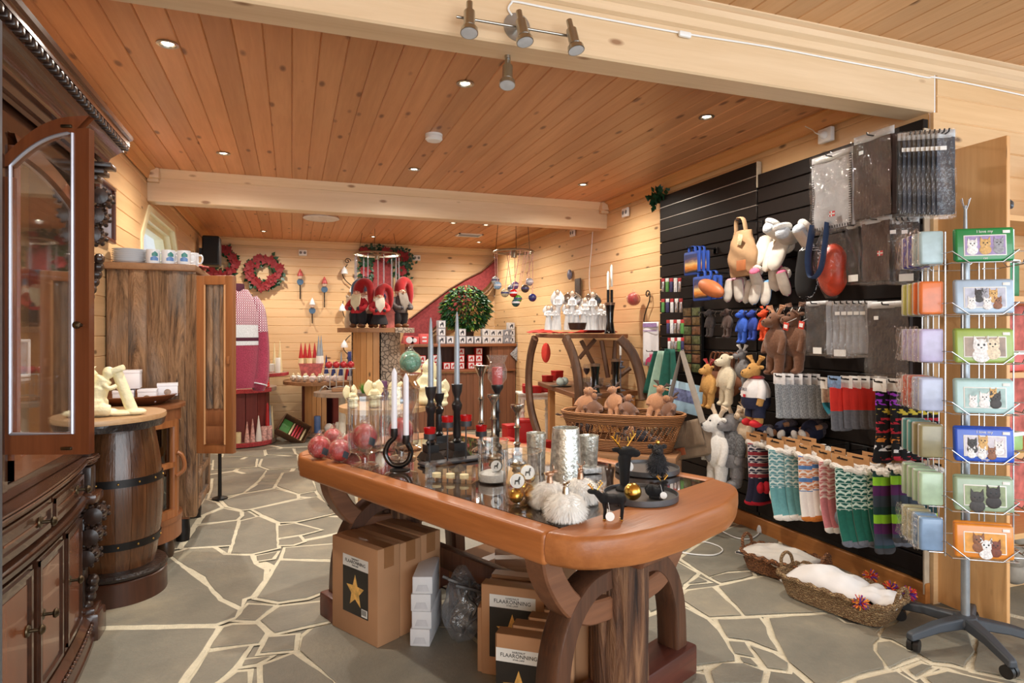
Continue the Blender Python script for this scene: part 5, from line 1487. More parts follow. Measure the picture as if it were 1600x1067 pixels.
for px, s, n, kd in rows:
 if not s: continue
 c = at_y(px, 537, CY + .06)
 if c.x > XR - .07: c.x = XR - .07
 k += 1
 for j in range(n):
  b_, pn, mo, nm = DEP[kd]
  pos = ORD[j] if n == 3 else (('lower', 'upper')[j] if n == 2 else 'single')
  motif_box((c.x, CY + .06, zt + j * (s + .001)), s, random.uniform(-.05, .05), 'gift box with %s, %s in stack %s from the left on the counter' % (nm, pos, ('one', 'two', 'three', 'four', 'five', 'six', 'seven', 'eight', 'nine', 'ten', 'eleven', 'twelve')[k - 1]), 'printed gift boxes on the counter', b_, pn, mo)
for i, (px, h, l) in enumerate(((629, .11, 'red gift box with a white oval, leftmost on the counter'), (647, .10, 'red mug box with a round white mug print on the counter'), (662, .14, 'tall pinkish red gift box next to the mug box on the counter'))):
 c = at_y(px, 537, CY + .05)
 t = thing('gift_box', l, 'box', (max(c.x, 1.52), CY + .05, zt), group='red gift boxes at the left of the counter')
 MB().rbox((0, 0, h / 2), (.125, .11, h), .003).build('carton', plain('coral_red_card', (204, 84, 84), .5), t)
 if i < 2: MB().lathe([(.045 if i == 0 else .03, 0), (.04 if i == 0 else .026, .001)], (0, -.0558, h * .5), 24, rot=Matrix.Rotation(pi / 2, 3, 'X')).build('white_oval', MOTW, t)
 else:
  for z in (.04, .09): MB().box((0, -.0558, z), (.06, .001, .022)).build('white_strip', MOTW, t)
zs = .8635
k = 0
for px, s, n, kd in ((648, .10, 2, 'r'), (659, .10, 2, 'r'), (681, .105, 2, 'r'), (697, .10, 1, 'r'), (708, .10, 1, 'r'), (719, .10, 3, 'r'), (735, .10, 2, 'r'), (747, .10, 3, 'r')):
 c = at_y(px, 576, CY + .10); k += 1
 for j in range(n):
  b_, pn, mo, nm = DEP[kd]
  pos = ORD[j] if n == 3 else (('lower', 'upper')[j] if n == 2 else 'single')
  motif_box((c.x, CY + .10, zs + j * (s + .001)), s, random.uniform(-.05, .05), 'red box with moose print, %s box in column %s on the counter shelf' % (pos, ('one', 'two', 'three', 'four', 'five', 'six', 'seven', 'eight')[k - 1]), 'red moose boxes on the counter shelf', b_, pn, mo)
PATT = plain('grey_white_pattern_cloth', (150, 152, 158), .9, vary=.7, scale=60)
for i, (px, py, l) in enumerate(((808, 553, 'grey and white patterned potholder hanging at the counter end'), (826, 550, 'second potholder with grey and white stripes, hanging further right'))):
 c = at_y(px, py, CY - .03 - .0 * i)
 t = thing('potholder', l, 'potholder', c, (0, .25)[i], group='potholders hanging at the counter end')
 MB().rbox((0, 0, 0), (.155, .014, .155), .006, ry=pi / 4).build('pad', PATT, t)
 MB().tube([(0, 0, .10), (0, 0, .16), (0, .01, .168)], .012, 6, flat=.3).build('loop', PATT, t)
# ficus behind the boxes
t = thing('ficus_plant', 'bushy artificial ficus with dark and yellow-green leaves standing on the counter', 'plant', (2.42, CY + .36, zt))
MB().lathe([(.09, 0), (.12, .16), (.13, .17), (.11, .165), (.001, .15)], seg=24).build('pot', plain('dark_pot', (70, 56, 48), .6), t)
m = MB()
for i in range(5): m.tube(bez([(.02 * cos(i * 1.3), .02 * sin(i * 1.3), .15), (.05 * cos(i * 1.3), .05 * sin(i * 1.3), .4), (.16 * cos(i * 1.3), .10 * sin(i * 1.3), .75)], 4), .009, 6)
m.build('stems', plain('ficus_bark', (104, 82, 58), .8), t)
rnd = random.Random(6)
for nm, mt, cnt in (('dark_leaves', DKGREEN, 900), ('mid_leaves', GREEN, 420), ('pale_leaves', LTGREEN, 200)):
 m = MB()
 for i in range(cnt):
  th_, ph = rnd.uniform(0, 2 * pi), acos(rnd.uniform(-1, 1)); R = rnd.uniform(.55, 1.0) ** .5
  p = Vector((.37 * R * sin(ph) * cos(th_), .26 * R * sin(ph) * sin(th_), .53 + .34 * R * cos(ph)))
  p.x *= 1 - max(0, (p.z - .55)) * .9
  d = Vector((cos(th_) * sin(ph), sin(th_) * sin(ph) - .2, cos(ph) * .4 - .55)).normalized(); L = rnd.uniform(.06, .10)
  s = d.cross(Vector((rnd.uniform(-1, 1), rnd.uniform(-1, 1), 1))).normalized() * L * .24; nn = d.cross(s).normalized() * L * .1
  m.add([p, p + d * L * .5 + s + nn, p + d * L, p + d * L * .5 - s + nn], [(0, 1, 2), (0, 2, 3)])
 o = m.build(nm, mt, t, sharp=0, fix=False); o['kind'] = 'stuff'
# hanging ring with glass rods, and ring with ornament balls
def ring(c, R, label, drop):
 t = thing('hanging_ring', label, 'hanging display', c)
 m = MB()
 m.tube([(R * cos(i * .15708), R * sin(i * .15708), 0) for i in range(40)], .008, 6, True)
 m.tube([(R * .93 * cos(i * .15708), R * .93 * sin(i * .15708), .012) for i in range(40)], .006, 6, True)
 for i in range(3): m.tube([(R * cos(i * 1.047), R * sin(i * 1.047), .004), (-R * cos(i * 1.047), -R * sin(i * 1.047), .004)], .004, 6)
 m.lathe([(.03, -.06), (.035, 0), (.02, .03)], seg=14)
 m.build('rim', plain('silvery_hoop', (170, 160, 140), .35, .8), t)
 m = MB()
 for i in range(3): m.cyl((R * cos(i * 2.09 + .3), R * sin(i * 2.09 + .3), 0), (R * .8 * cos(i * 2.09 + .3), R * .8 * sin(i * 2.09 + .3), ZC - c.z - .001), .003, 5)
 m.build('wires', BLACKIRON, t)
 return t
c = at_d(589, 398, 8.3)
t = ring(c, .30, 'metal hoop with hanging glass icicles above the gnomes', .5)
ICE = glass('icicle_glass', (236, 240, 248), gloss=1.6, body=.25)
for i in range(9):
 a = i * .698
 o = tag(MB().lathe([(.001, -.001), (.008, -.03), (.010, -.25), (.006, -.42 - .05 * (i % 3)), (.001, -.46 - .05 * (i % 3))], seg=8).build('glass_icicle', ICE, loc=(c.x + .29 * cos(a), c.y + .29 * sin(a), c.z - .009)), 'clear glass icicle on the hoop above the gnomes, ' + ('rightmost', 'back right', 'back, right of the middle', 'back, left of the middle', 'back left', 'leftmost', 'front left', 'front middle', 'front right')[i], 'ornament', 'glass icicles on the hoop')
c = at_d(803, 394, 6.9)
ring(c, .225, 'metal hoop hung by three wires with painted balls on ribbons', .4)
RIB = plain('red_white_ribbon', (226, 170, 160), .7, vary=.4, scale=120)
for i, (px, py, a, mt, l) in enumerate(((774, 438, 2.9, (206, 214, 216), 'pale painted ball, leftmost and highest under the ornament hoop'), (777.5, 446, 3.3, (150, 186, 220), 'light blue painted ball close to the leftmost one under the hoop'), (789, 458, 4.2, (196, 184, 150), 'gold and white painted ball left of the red one under the hoop'), (802, 458, 4.7, (196, 30, 30), 'bright red painted ball in the middle under the hoop'),
                           (799, 451, 1.6, (176, 190, 204), 'grey-blue painted ball just above the red one'), (805, 446, 1.2, (120, 100, 160), 'violet painted ball highest in the middle under the hoop'), (809, 467, 5.2, (84, 150, 60), 'green painted ball right below the red one'), (806, 473, 5.0, (40, 84, 84), 'dark teal painted ball, lowest under the hoop'),
                           (820.5, 451, 5.9, (74, 66, 64), 'half dark half white painted ball under the right part of the hoop'), (827.5, 440.5, .3, (176, 176, 184), 'silvery patterned ball under the right end of the hoop'), (832, 465, 6.1, (44, 50, 120), 'navy blue painted ball, lowest at the right end of the hoop'))):
 h = at_d(px, py, 6.9 - .22 * sin(a) * -.9 - .2)
 t = thing('painted_ball', l, 'ornament', h, group='painted balls under the hoop')
 R = .043
 top = (c.z - h.z)
 MB().ball((0, 0, 0), R, 18, 12).build('ball', plain('painted_ball_%d' % i, mt, .25, vary=.35, scale=26), t)
 MB().lathe([(R * 1.01, -.006), (R * 1.012, .012)], seg=18, cap=False).build('painted_band', MOTW if i % 2 else plain('navy_band', (70, 70, 110), .3), t)
 q = Vector((c.x + .21 * cos(a) - h.x, c.y + .21 * sin(a) - h.y, top - .01))
 MB().tube([(0, 0, R * .98), (q.x * .1, q.y * .1, R + .04), (q.x, q.y, q.z)], .0035, 5).build('ribbon', RIB, t)
garland([at_x(x, y, XR - .06) for x, y in ((1036, 297), (1029, 304), (1023, 310), (1019, 320))], 'short trailing sprig of green ivy at the top corner of the slat wall', 3, [], 4)
# ================================================================ BLACK SLAT WALL AND ITS GOODS
XS = XR - .045
SLATM = plain('dark_espresso_slat', (30, 24, 22), .5, vary=.08, spec=.2)
ALU = plain('aluminium_insert', (176, 172, 168), .35, .7, vary=.04)
GROOVE = plain('black_groove', (10, 9, 9), .6)
def slat_panel(y0, y1, ztop, label, alu):
 t = thing('slat_wall', label, 'display wall', (XS, (y0 + y1) / 2, 0), -pi / 2)
 w = y1 - y0
 MB().box((0, .026, (ztop + .11) / 2), (w, .016, ztop - .112)).build('backing', GROOVE, t)
 m = MB(); z = ztop; k = 0; al = []
 while z > .2:
  z0 = max(z - .0935, .11)
  m.rbox((0, .01, (z + z0) / 2), (w, .02, z - z0), .003, seg=1)
  al.append(z0 - .004); z = z0 - .008
 m.build('slats', SLATM, t)
 q = MB()
 for zz in al[:alu]: q.box((0, .0095, zz), (w, .021, .006))
 if alu: q.build('aluminium_strips', ALU, t)
 MB().box((w / 2 + .004, .016, ztop - .09 if alu else ztop / 2), (.008, .034, .18 if alu else ztop - .1)).build('end_strip', plain('pale_edge_strip', (196, 180, 158), .5), t)
 return t
YP0, YP1, YP2 = YW + .012, at_x(1183, 300, XS).y, at_x(1031, 400, XS).y
slat_panel(YP1 + .006, YP2, at_x(1182, 252.5, XS).z, 'dark brown slatted display wall with three pale metal strips, further from the post', 3)
slat_panel(YP0, YP1 - .006, at_x(1450, 182.6, XS).z, 'dark brown slatted display wall hung with blankets, nearer the post', 0)
def wb(x0, x1, y0, y1, d):
 """where something that fills a patch of the picture hangs, d in front of the slats: middle, width, height"""
 X = XS - d
 xm = (x0 + x1) / 2
 a, b = at_x(x0, y0, X), at_x(x1, y0, X)
 zt_, zb_ = at_x(xm, y0, X).z, at_x(xm, y1, X).z
 return Vector((X, (a.y + b.y) / 2, zb_)), abs(a.y - b.y), zt_ - zb_
def prong(p, ln, z):
 """black display hook from the slats out over the goods, built into the thing's own parts"""
 m = MB(); m.cyl((0, ln, z), (0, -.05, z), .0035, 6); m.cyl((0, -.05, z), (0, -.056, z + .012), .0035, 6); m.box((0, ln - .004, z - .012), (.03, .008, .045))
 return m
POLY = glass('polythene', gloss=.8, rough=.06, body=.02, bump=.8, bscale=26)
TAGW = plain('white_price_tag', (236, 236, 234), .6, vary=.02)
KRAFT = plain('kraft_card', (184, 136, 88), .7, vary=.08)
def hook_thing(c, w, h, d, label, group=None):
 t = thing('display_hook', label, 'hook', c, -pi / 2, group=group)
 prong(None, d - .002, 0).build('prong', BLACK, t)
def packed(x0, x1, y0, y1, d, mat, label, header=True, group=None, flag=None, code=False, stitched=False, rzx=0, th=.02):
 """a folded textile hanging in a clear polythene sleeve"""
 c, w, h = wb(x0, x1, y0, y1, d)
 t = thing('packed_blanket', label, 'packed textile', c, -pi / 2 + rzx, group=group)
 m = MB()
 m.grid(lambda u, v: ((u - .5) * w * .94, -th * .5 - .008 * sin(u * 7 + v * 2) - .004 * sin(v * 9), .02 + v * (h * .86)), 16, 16)
 m.grid(lambda u, v: ((u - .5) * w * .94, th * .5, .02 + v * (h * .86)), 2, 2)
 for u in (-.47, .47): m.quad((u * w, -th * .5, .02), (u * w, th * .5, .02), (u * w, th * .5, .02 + h * .86), (u * w, -th * .5, .02 + h * .86))
 m.build('textile', mat, t, sharp=30)
 if stitched:
  s = MB()
  for i in range(30):
   for k in (-1, 1): s.box((k * (w * .47 - .006), -th * .5 - .008, .03 + h * .84 * i / 29), (.014, .004, .004))
  for i in range(16): s.box((-.45 * w + .9 * w * i / 15, -th * .5 - .008, .026), (.004, .004, .014))
  s.build('stitching', plain('dark_blanket_stitch', (40, 42, 52), .9), t)
 m = MB()
 m.grid(lambda u, v: ((u - .5) * w, -th * .5 - .018 - .006 * sin(u * 9 + v * 13), v * h), 14, 18)
 m.grid(lambda u, v: ((u - .5) * w, th * .5 + .006, v * h), 2, 2)
 m.build('sleeve', POLY, t, sharp=0, fix=False)
 if header: MB().grid(lambda u, v: ((u - .5) * w * .99, -.012 - .003 * sin(u * 11), h * .905 + v * h * .09), 8, 1).build('header_strip', plain('milky_header', (196, 198, 202), .4, vary=.1), t, solid=.001)
 if flag is not None:
  fx, fz, fs = flag
  f = MB(); f.box((fx * w, -th * .5 - .0135, fz * h), (fs, .0015, fs * .8)); f = f.build('flag_label', plain('norwegian_flag_red', (196, 34, 44), .6, vary=.02), t)
  g = MB(); g.box((fx * w - fs * .12, -th * .5 - .0145, fz * h), (fs * .2, .001, fs * .8)); g.box((fx * w, -th * .5 - .0145, fz * h), (fs, .001, fs * .18)); g.build('flag_cross', TAGW, f)
 if code: MB().box((.18 * w, -th * .5 - .026, h * .10), (.06, .001, .035)).build('barcode_sticker', TAGW, t)
 elif not flag: MB().box((-.2 * w, -th * .5 - .026, h * .78), (.025, .001, .018)).build('price_tag', TAGW, t)
 m = prong(None, d - .002, h * .95); m.build('hook', BLACK, t)
 return t
DKBR = plain('dark_brown_fleece', (62, 44, 38), .95, vary=.25, scale=14)
GREYF = plain('grey_fleece', (168, 168, 172), .95, vary=.08, scale=12, sheen=.2)
NAVYF = plain('navy_grey_fleece', (62, 68, 82), .95, vary=.3, scale=16)
CHARC = plain('charcoal_textile', (58, 56, 58), .9, vary=.25, scale=16)
LGREY = plain('light_grey_textile', (150, 154, 162), .9, vary=.12, scale=16)
packed(1271, 1336, 238, 362, .26, GREYF, 'light grey fleece blanket with dark stitched edge and small flag in a clear bag', flag=(.05, .22, .035), stitched=True)
packed(1337, 1400, 205, 345, .30, DKBR, 'dark brown packed blanket hanging in front of the row of bagged blankets', th=.03)
for i in range(9):
 x = 1404 + i * 7.4
 packed(x, x + 26, 208 - i * .6, 338 + i * .5, .30 - i * .004, NAVYF if i % 3 else CHARC, 'bagged dark blanket, %s of the edge-on row beneath the front beam' % ('first', 'second', 'third', 'fourth', 'fifth', 'sixth', 'seventh', 'eighth', 'last')[i], group='edge-on row of bagged blankets', rzx=.95, th=.012)
packed(1325, 1349, 348, 445, .22, CHARC, 'narrow charcoal scarf pack with barcode, left on the second blanket row', code=True)
packed(1350, 1396, 338, 445, .27, DKBR, 'brown blanket pack with red flag label on the second row', flag=(.18, .45, .03), code=False)
for i in range(3):
 packed(1392 + i * 9, 1416 + i * 9, 340, 445, .25 - i * .012, DKBR if i == 1 else CHARC, 'dark bagged scarf, %s on the right of the second row' % ('front one', 'middle one', 'rear one')[i], code=i == 1, rzx=.5, group='dark bagged scarves on the second row')
packed(1262, 1296, 470, 556, .24, CHARC, 'charcoal scarf in a bag with a white barcode, left on the third row', code=True)
for i in range(6):
 packed(1296 + i * 10, 1324 + i * 9, 470, 560 - i * .5, .26 - i * .008, LGREY, 'light grey scarf bag, %s in the third row' % ('first', 'second', 'third', 'fourth', 'fifth', 'sixth')[i], group='light grey scarf bags in the third row', rzx=.4, code=i == 0)
packed(1358, 1426, 470, 590, .27, plain('black_brown_shawl', (48, 42, 42), .9, vary=.3, scale=16), 'large black-brown shawl in a clear bag at the right of the third row')
# ---- bags
def lace_bag(x0, x1, y0, y1, d, label):
 c, w, h = wb(x0, x1, y0, y1, d)
 t = thing('fabric_bag', label, 'bag', c, -pi / 2)
 CAN = plain('tan_canvas', (176, 140, 104), .9, vary=.1, bump=.2, bscale=200)
 hb = h * .80
 m = MB(); m.grid(lambda u, v: ((.30 + .20 * sin(pi * min(1, v * 1.05 + .12)) ** .6) * w * cos(u * 2 * pi), .055 * sin(u * 2 * pi) * sin(pi * (.06 + .86 * v)) ** .5 + .006 * sin(v * 14 + u * 20), v * hb), 32, 14, True)
 m.build('body', CAN, t)
 MB().tube(bez([(-.05, -.01, hb * .94), (-.035, -.02, h), (.03, -.02, h), (.05, -.01, hb * .92)], 5), .018, 8, flat=.35).build('handle', CAN, t)
 MB().rbox((.06, -.062, hb * .22), (.09, .004, .07), .002).build('leather_patch', plain('tan_leather_patch', (172, 104, 62), .5), t)
 MB().rbox((.05, -.064, hb * .78), (.045, .003, .07), .001, ry=.3).build('swing_tag', plain('printed_swing_tag', (200, 190, 150), .6, vary=.4, scale=70), t)
 prong(None, d - .002, h * .98).build('hook', BLACK, t)
lace_bag(1140, 1182, 343, 432, .16, 'tan canvas drawstring bag with leather patch hanging on the slat wall')
def kit_bag(x0, x1, y0, y1, d, label, group):
 c, w, h = wb(x0, x1, y0, y1, d)
 t = thing('picture_bag', label, 'bag', c, -pi / 2, group=group)
 BL = plain('royal_blue_nylon', (42, 78, 168), .6, vary=.08)
 MB().rbox((0, 0, h * .42), (w, .022, h * .84), .018).build('body', BL, t)
 MB().tube(bez([(-.04, 0, h * .83), (-.03, 0, h), (.03, 0, h), (.04, 0, h * .83)], 5), .012, 6, flat=.4).build('handle', BL, t)
 s = NT('sunset_print'); g = s.n('ShaderNodeSeparateXYZ', {0: s.n('ShaderNodeTexCoord').outputs['Generated']}).outputs[2]
 n_ = s.n('ShaderNodeTexNoise', {'Vector': s.coord((14, 14, 60)), 'Scale': 1.0})
 s.p(col=s.ramp(s.math('ADD', g, s.math('MULTIPLY', n_.outputs[0], .3)), (.2, srgb(30, 24, 24)), (.42, srgb(220, 130, 40)), (.6, srgb(240, 200, 130)), (.8, srgb(110, 90, 110)), (1.0, srgb(60, 70, 120))).outputs[0], rough=.5)
 MB().box((0, -.0125, h * .42), (w * .80, .003, h * .64)).build('sunset_picture', s.mat, t)
 prong(None, d - .002, h * .97).build('hook', BLACK, t)
for i in range(3): kit_bag(1070 + i * 7, 1094 + i * 7, 386, 430 - i, .20 - i * .03, 'blue bag with sunset picture, %s on the upper hook' % ('front one', 'middle one', 'rear one')[i], 'blue picture bags on the upper hook')
for i in range(3): kit_bag(1084 + i * 9, 1110 + i * 9, 424, 470 - i, .20 - i * .03, 'blue bag with landscape picture, %s on the lower hook behind the orange purse' % ('front one', 'middle one', 'rear one')[i], 'blue picture bags on the lower hook')
c, w, h = wb(1092, 1131, 435, 463, .28)
t = thing('leather_purse', 'orange-brown soft leather purse hanging before the blue bags', 'purse', c, -pi / 2)
MB().ball((0, 0, h * .45), (w * .5, .05, h * .45), 24, 16, rot=Matrix.Rotation(.35, 3, 'Y')).build('pouch', plain('orange_brown_leather', (188, 106, 60), .5, vary=.12), t)
MB().tube([(0, 0, h * .85), (0, .02, h * 1.25), (0, .1, h * 1.27)], .004, 6).build('strap', BLACK, t)
# ---- slippers and booties
def slipper(c, rz, s, mat, cuff, label, group, rot=None, sole=None, pat=None):
 t = thing('slipper', label, 'slipper', c, rz, group=group)
 if rot: t.rotation_euler = rot
 t.scale = (s,) * 3
 m = MB()
 m.grid(lambda u, v: ((.042 + .012 * sin(v * pi * .8)) * (1 - v ** 7) ** .5 * cos(u * 2 * pi), -.10 + .20 * v, .034 + (.034 * (1 - .4 * v)) * (1 - v ** 7) ** .5 * sin(u * 2 * pi)), 24, 14, True)
 m.ball((0, -.095, .04), (.044, .03, .042), 16, 10)
 m.build('shoe', mat, t)
 MB().tube([(.04 * cos(a), -.085 + .035 * sin(a), .075) for a in [i * .4488 for i in range(14)]], .018, 8, True).build('cuff', cuff, t)
 MB().grid(lambda u, v: ((.044 + .012 * sin(v * pi * .8)) * (1 - v ** 7) ** .5 * cos(pi + u * pi), -.10 + .20 * v, .032 + .036 * (1 - .4 * v) * sin(pi + u * pi) * (1 - v ** 7) ** .5), 12, 10).build('sole', sole or plain('pale_slipper_sole', (214, 206, 196), .8), t, fix=False)
 return t
WHFUR = plain('white_plush', (232, 228, 222), .95, vary=.08, scale=60, bump=.6, bscale=140, sheen=.4)
GRFUR = plain('light_grey_plush', (196, 204, 214), .95, vary=.1, scale=60, bump=.6, bscale=140, sheen=.4)
BEIGEP = plain('beige_plush', (220, 196, 166), .95, vary=.1, scale=60, bump=.5, bscale=140, sheen=.4)
PINK = plain('pink_knit', (214, 110, 142), .9, vary=.15, scale=60, bump=.3, bscale=140)
PALEPINK = plain('pale_pink_knit', (232, 178, 190), .9, vary=.15, scale=60, bump=.3, bscale=140)
for i, (px, py, rot, mt, l) in enumerate(((1186, 392, (-1.9, .2, -1.2), BEIGEP, 'cream slipper, leftmost of the hanging cluster beside the tan bag'), (1197, 400, (-2.0, -.1, -1.7), BEIGEP, 'beige-soled cream slipper hanging lowest in the cluster'), (1210, 397, (-1.9, .2, -1.4), WHFUR, 'white slipper with beige toe in the middle of the cluster'),
                                      (1211, 376, (-.5, .3, -1.6), GRFUR, 'pale grey plush slipper on top of the cluster'), (1232, 380, (-.2, -.2, -1.0), GRFUR, 'light grey plush slipper lying across the cluster'), (1252, 384, (-.9, .3, -1.8), GRFUR, 'grey plush slipper above the black snowflake slipper'))):
 slipper(at_x(px, py, XS - .14 - .02 * (i % 3)), 0, 1.0, mt, WHFUR, l, 'plush slippers in the hanging cluster', rot)
for i, (px, py, rot, mt, l) in enumerate(((1134, 455, (-1.7, .1, -1.5), PALEPINK, 'pale pink striped bootie, leftmost of the bootie row'), (1150, 455, (-1.6, -.1, -1.5), PALEPINK, 'pale pink bootie, second in the row'), (1164, 456, (-1.8, .1, -1.6), plain('white_blue_knit', (214, 224, 236), .9, vary=.15), 'white bootie with blue toe in the middle of the row'),
                                      (1176, 458, (-1.7, .2, -1.4), plain('sky_blue_knit', (110, 164, 214), .9, vary=.2), 'sky blue and white bootie low in the row'), (1192, 459, (-1.7, .0, -1.5), plain('sky_blue_knit', (110, 164, 214), .9, vary=.2), 'sky blue bootie at the lower right of the row'),
                                      (1180, 443, (-.9, .1, -1.2), PINK, 'pink suede bootie lying above the blue ones'), (1206, 440, (-1.2, .2, -1.4), PINK, 'bright pink bootie with fold-down cuff'), (1221, 446, (-1.3, -.1, -1.5), PINK, 'bright pink bootie, rightmost beside the snowflake slipper'))):
 slipper(at_x(px, py, XS - .12 - .03 * (i % 2)), 0, .78, mt, WHFUR if i % 2 else mt, l, 'knitted booties in a row', rot)
t = NT('black_white_snowflake_knit')
g = t.n('ShaderNodeSeparateXYZ', {0: t.n('ShaderNodeTexCoord').outputs['Object']})
a = t.math('PINGPONG', t.math('MULTIPLY', g.outputs[0], 1.0), .009); b = t.math('PINGPONG', g.outputs[1], .009)
f = t.math('LESS_THAN', t.math('ABSOLUTE', t.math('SUBTRACT', t.math('ADD', a, b), .009)), .0026)
t.p(col=t.mix(f, srgb(24, 24, 28), srgb(224, 224, 226)), rough=.9)
SNOWK = t.mat
c = at_x(1251, 430, XS - .20)
s = slipper(c, 0, 1.45, SNOWK, plain('black_plush', (26, 25, 27), .95, vary=.2), 'large black slipper with white snowflake and diamond pattern, sole facing down', None, (-1.62, .05, -1.55), plain('black_plush', (26, 25, 27), .95, vary=.2))
m = MB()
for k in range(4):
 a = k * pi / 4
 m.box((0, .03, .070), (.045, .0035 * 2, .004), rz=a)
m.build('snowflake', TAGW, s)
m = MB()
for x in (-.012, .012): m.box((x, -.045, .078), (.014, .03, .004))
m.build('flag_badge', plain('norwegian_flag_red', (196, 34, 44), .6, vary=.02), s)
# red and orange cap in a bag with navy strap
c, w, h = wb(1278, 1321, 350, 466, .22)
t = thing('trapper_hat', 'red-orange cap with a long navy blue ear strap hanging in a clear bag', 'hat', c, -pi / 2)
MB().ball((.01, 0, h * .38), (w * .46, .07, h * .36), 24, 16).build('cap', plain('red_orange_nylon', (196, 66, 40), .4, vary=.3, scale=20), t)
MB().tube(bez([(-.07, -.06, h), (-.075, -.09, h * .55), (-.04, -.1, h * .28), (.02, -.09, h * .42), (.03, -.06, h)], 6), .024, 8, flat=.3).build('ear_strap', plain('navy_strap', (38, 58, 92), .8), t)
MB().grid(lambda u, v: (w * .52 * cos(u * 2 * pi) * sin(pi * (.1 + .8 * v)), .09 * sin(u * 2 * pi) * sin(pi * (.1 + .8 * v)), v * h), 20, 12, True).build('bag', POLY, t, sharp=0)
prong(None, .218, h * .98).build('hook', BLACK, t)
# ---- soft toys
def toy(name_label, c, rz, s, fur, ant, belly=None, clothes=None, group=None, long=1.0, rot=None, muzzle=None, lay=False):
 t = thing('soft_toy', name_label, 'soft toy', c, rz, group=group)
 if rot: t.rotation_euler = rot
 t.scale = (s,) * 3
 m = MB()
 m.ball((0, 0, .40), (.165, .135, .20), 20, 14)
 m.ball((0, -.03, .68), (.085, .085, .095), 18, 12)
 m.ball((0, -.115, .645), (.066, .085, .06), 16, 12)
 m.cyl((0, 0, .5), (0, -.02, .64), .06, 12)
 for k in (-1, 1):
  m.tube(bez([(k * .10, 0, .52), (k * .165, -.02, .43), (k * .175, -.05, .32), (k * .165, -.06, .27)], 4), [.045] * 4 + [.042] * 4 + [.04] * 4 + [.047], 10)
  m.tube(bez([(k * .07, 0, .27), (k * .085, -.015, .15), (k * .08, -.02, .05)], 4), [.068] * 4 + [.06] * 4 + [.06], 10)
  m.ball((k * .08, -.05, .035), (.05, .075, .036), 12, 8)
  m.ball((k * .12, .0, .725), (.055, .02, .028), 10, 8)
 o = m.build('body', fur, t)
 r = o.modifiers.new('join', 'REMESH'); r.mode = 'VOXEL'; r.voxel_size = .014; r.use_smooth_shade = True
 e = MB()
 for k in (-1, 1): e.ball((k * .036, -.108, .712), .010, 8, 6); e.ball((k * .022, -.193, .665), .008, 8, 6)
 e.build('eyes', BLACK, o)
 if ant:
  for k in (-1, 1):
   a = MB(); a.tube(bez([(k * .045, 0, .75), (k * .085, .0, .80), (k * .14, 0, .83)], 4), .022, 8)
   for j in range(4): a.tube([(k * (.08 + .022 * j), 0, .80 + .008 * j), (k * (.095 + .03 * j), -.005, .865 - .006 * j)], [.017, .013], 8)
   a.build('antler', ant, o)
 if belly: MB().ball((0, -.022, .39), (.12, .125, .15), 18, 12).build('belly_patch', belly, o)
 if muzzle: MB().ball((0, -.118, .645), (.07, .088, .063), 16, 12).build('muzzle', muzzle, o)
 if clothes:
  top_, bot_, shoe_ = clothes
  j = MB(); j.lathe([(.168, .34), (.175, .42), (.14, .52), (.07, .60)], seg=22)
  for k in (-1, 1): j.tube(bez([(k * .09, 0, .54), (k * .165, -.02, .44), (k * .178, -.045, .35)], 4), .054, 10)
  j.build('jumper', top_, t)
  j = MB(); j.lathe([(.14, .22), (.172, .28), (.172, .36)], seg=22)
  for k in (-1, 1): j.tube([(k * .07, 0, .28), (k * .085, -.015, .11)], [.082, .074], 12)
  j.build('trousers', bot_, t)
  for k in (-1, 1): MB().ball((k * .082, -.05, .045), (.060, .088, .05), 14, 10).build('boot', shoe_, t)
 return t
BRNFUR = plain('brown_plush', (118, 78, 54), .95, vary=.14, scale=50, bump=.5, bscale=140, sheen=.3)
DKFUR = plain('dark_brown_plush', (74, 52, 44), .95, vary=.2, scale=50, bump=.5, bscale=140, sheen=.3)
TANFUR = plain('tan_plush', (186, 132, 94), .95, vary=.12, scale=50, bump=.5, bscale=140, sheen=.3)
CREAMF = plain('cream_plush', (226, 212, 184), .95, vary=.12, scale=60, bump=.6, bscale=140, sheen=.3)
GREYFUR = plain('grey_plush', (132, 130, 132), .95, vary=.15, scale=60, bump=.5, bscale=140, sheen=.3)
YELLOW = plain('mustard_plush', (196, 148, 84), .95, vary=.15, scale=50, bump=.4, bscale=140)
def hung(px, py, d, s, label, fur, ant, **kw):
 """a toy whose middle sits at a pixel, d in front of the slats"""
 c = at_x(px, py, XS - d); c.z -= .42 * s
 return toy(label, c, kw.pop('rz', -pi / 2 - .15), s, fur, ant, **kw)
hung(1213, 533, .22, .50, 'brown knitted moose soft toy with red tag, hanging in front of a second one', BRNFUR, TANFUR)
t2 = hung(1243, 530, .16, .50, 'brown moose soft toy with red tag, hanging right of the first', BRNFUR, BRNFUR)
for px, py, l in ((1228, 510, 'red and white price label on the front brown moose'), (1252, 508, 'red and white price label on the second brown moose')):
 c = at_x(px, py, XS - .30)
 t = thing('price_label', l, 'price label', c, -pi / 2)
 MB().rbox((0, 0, 0), (.042, .002, .045), .0005, ry=.2).build('card', plain('red_label_card', (204, 60, 44), .6), t)
 MB().box((0, -.002, 0), (.028, .001, .022), ry=.2).build('white_panel', TAGW, t)
 MB().tube([(0, .0, .02), (0, .08, .05)], .0012, 4).build('string', TAGW, t)
hung(1136, 590, .24, .46, 'cream woolly lamb soft toy hanging on the brown bag', CREAMF, None)
hung(1108, 600, .28, .40, 'small mustard and red soft toy by the brown shoulder bag', YELLOW, REDFELT)
JUMP = plain('white_red_jumper', (226, 222, 222), .9, vary=.06)
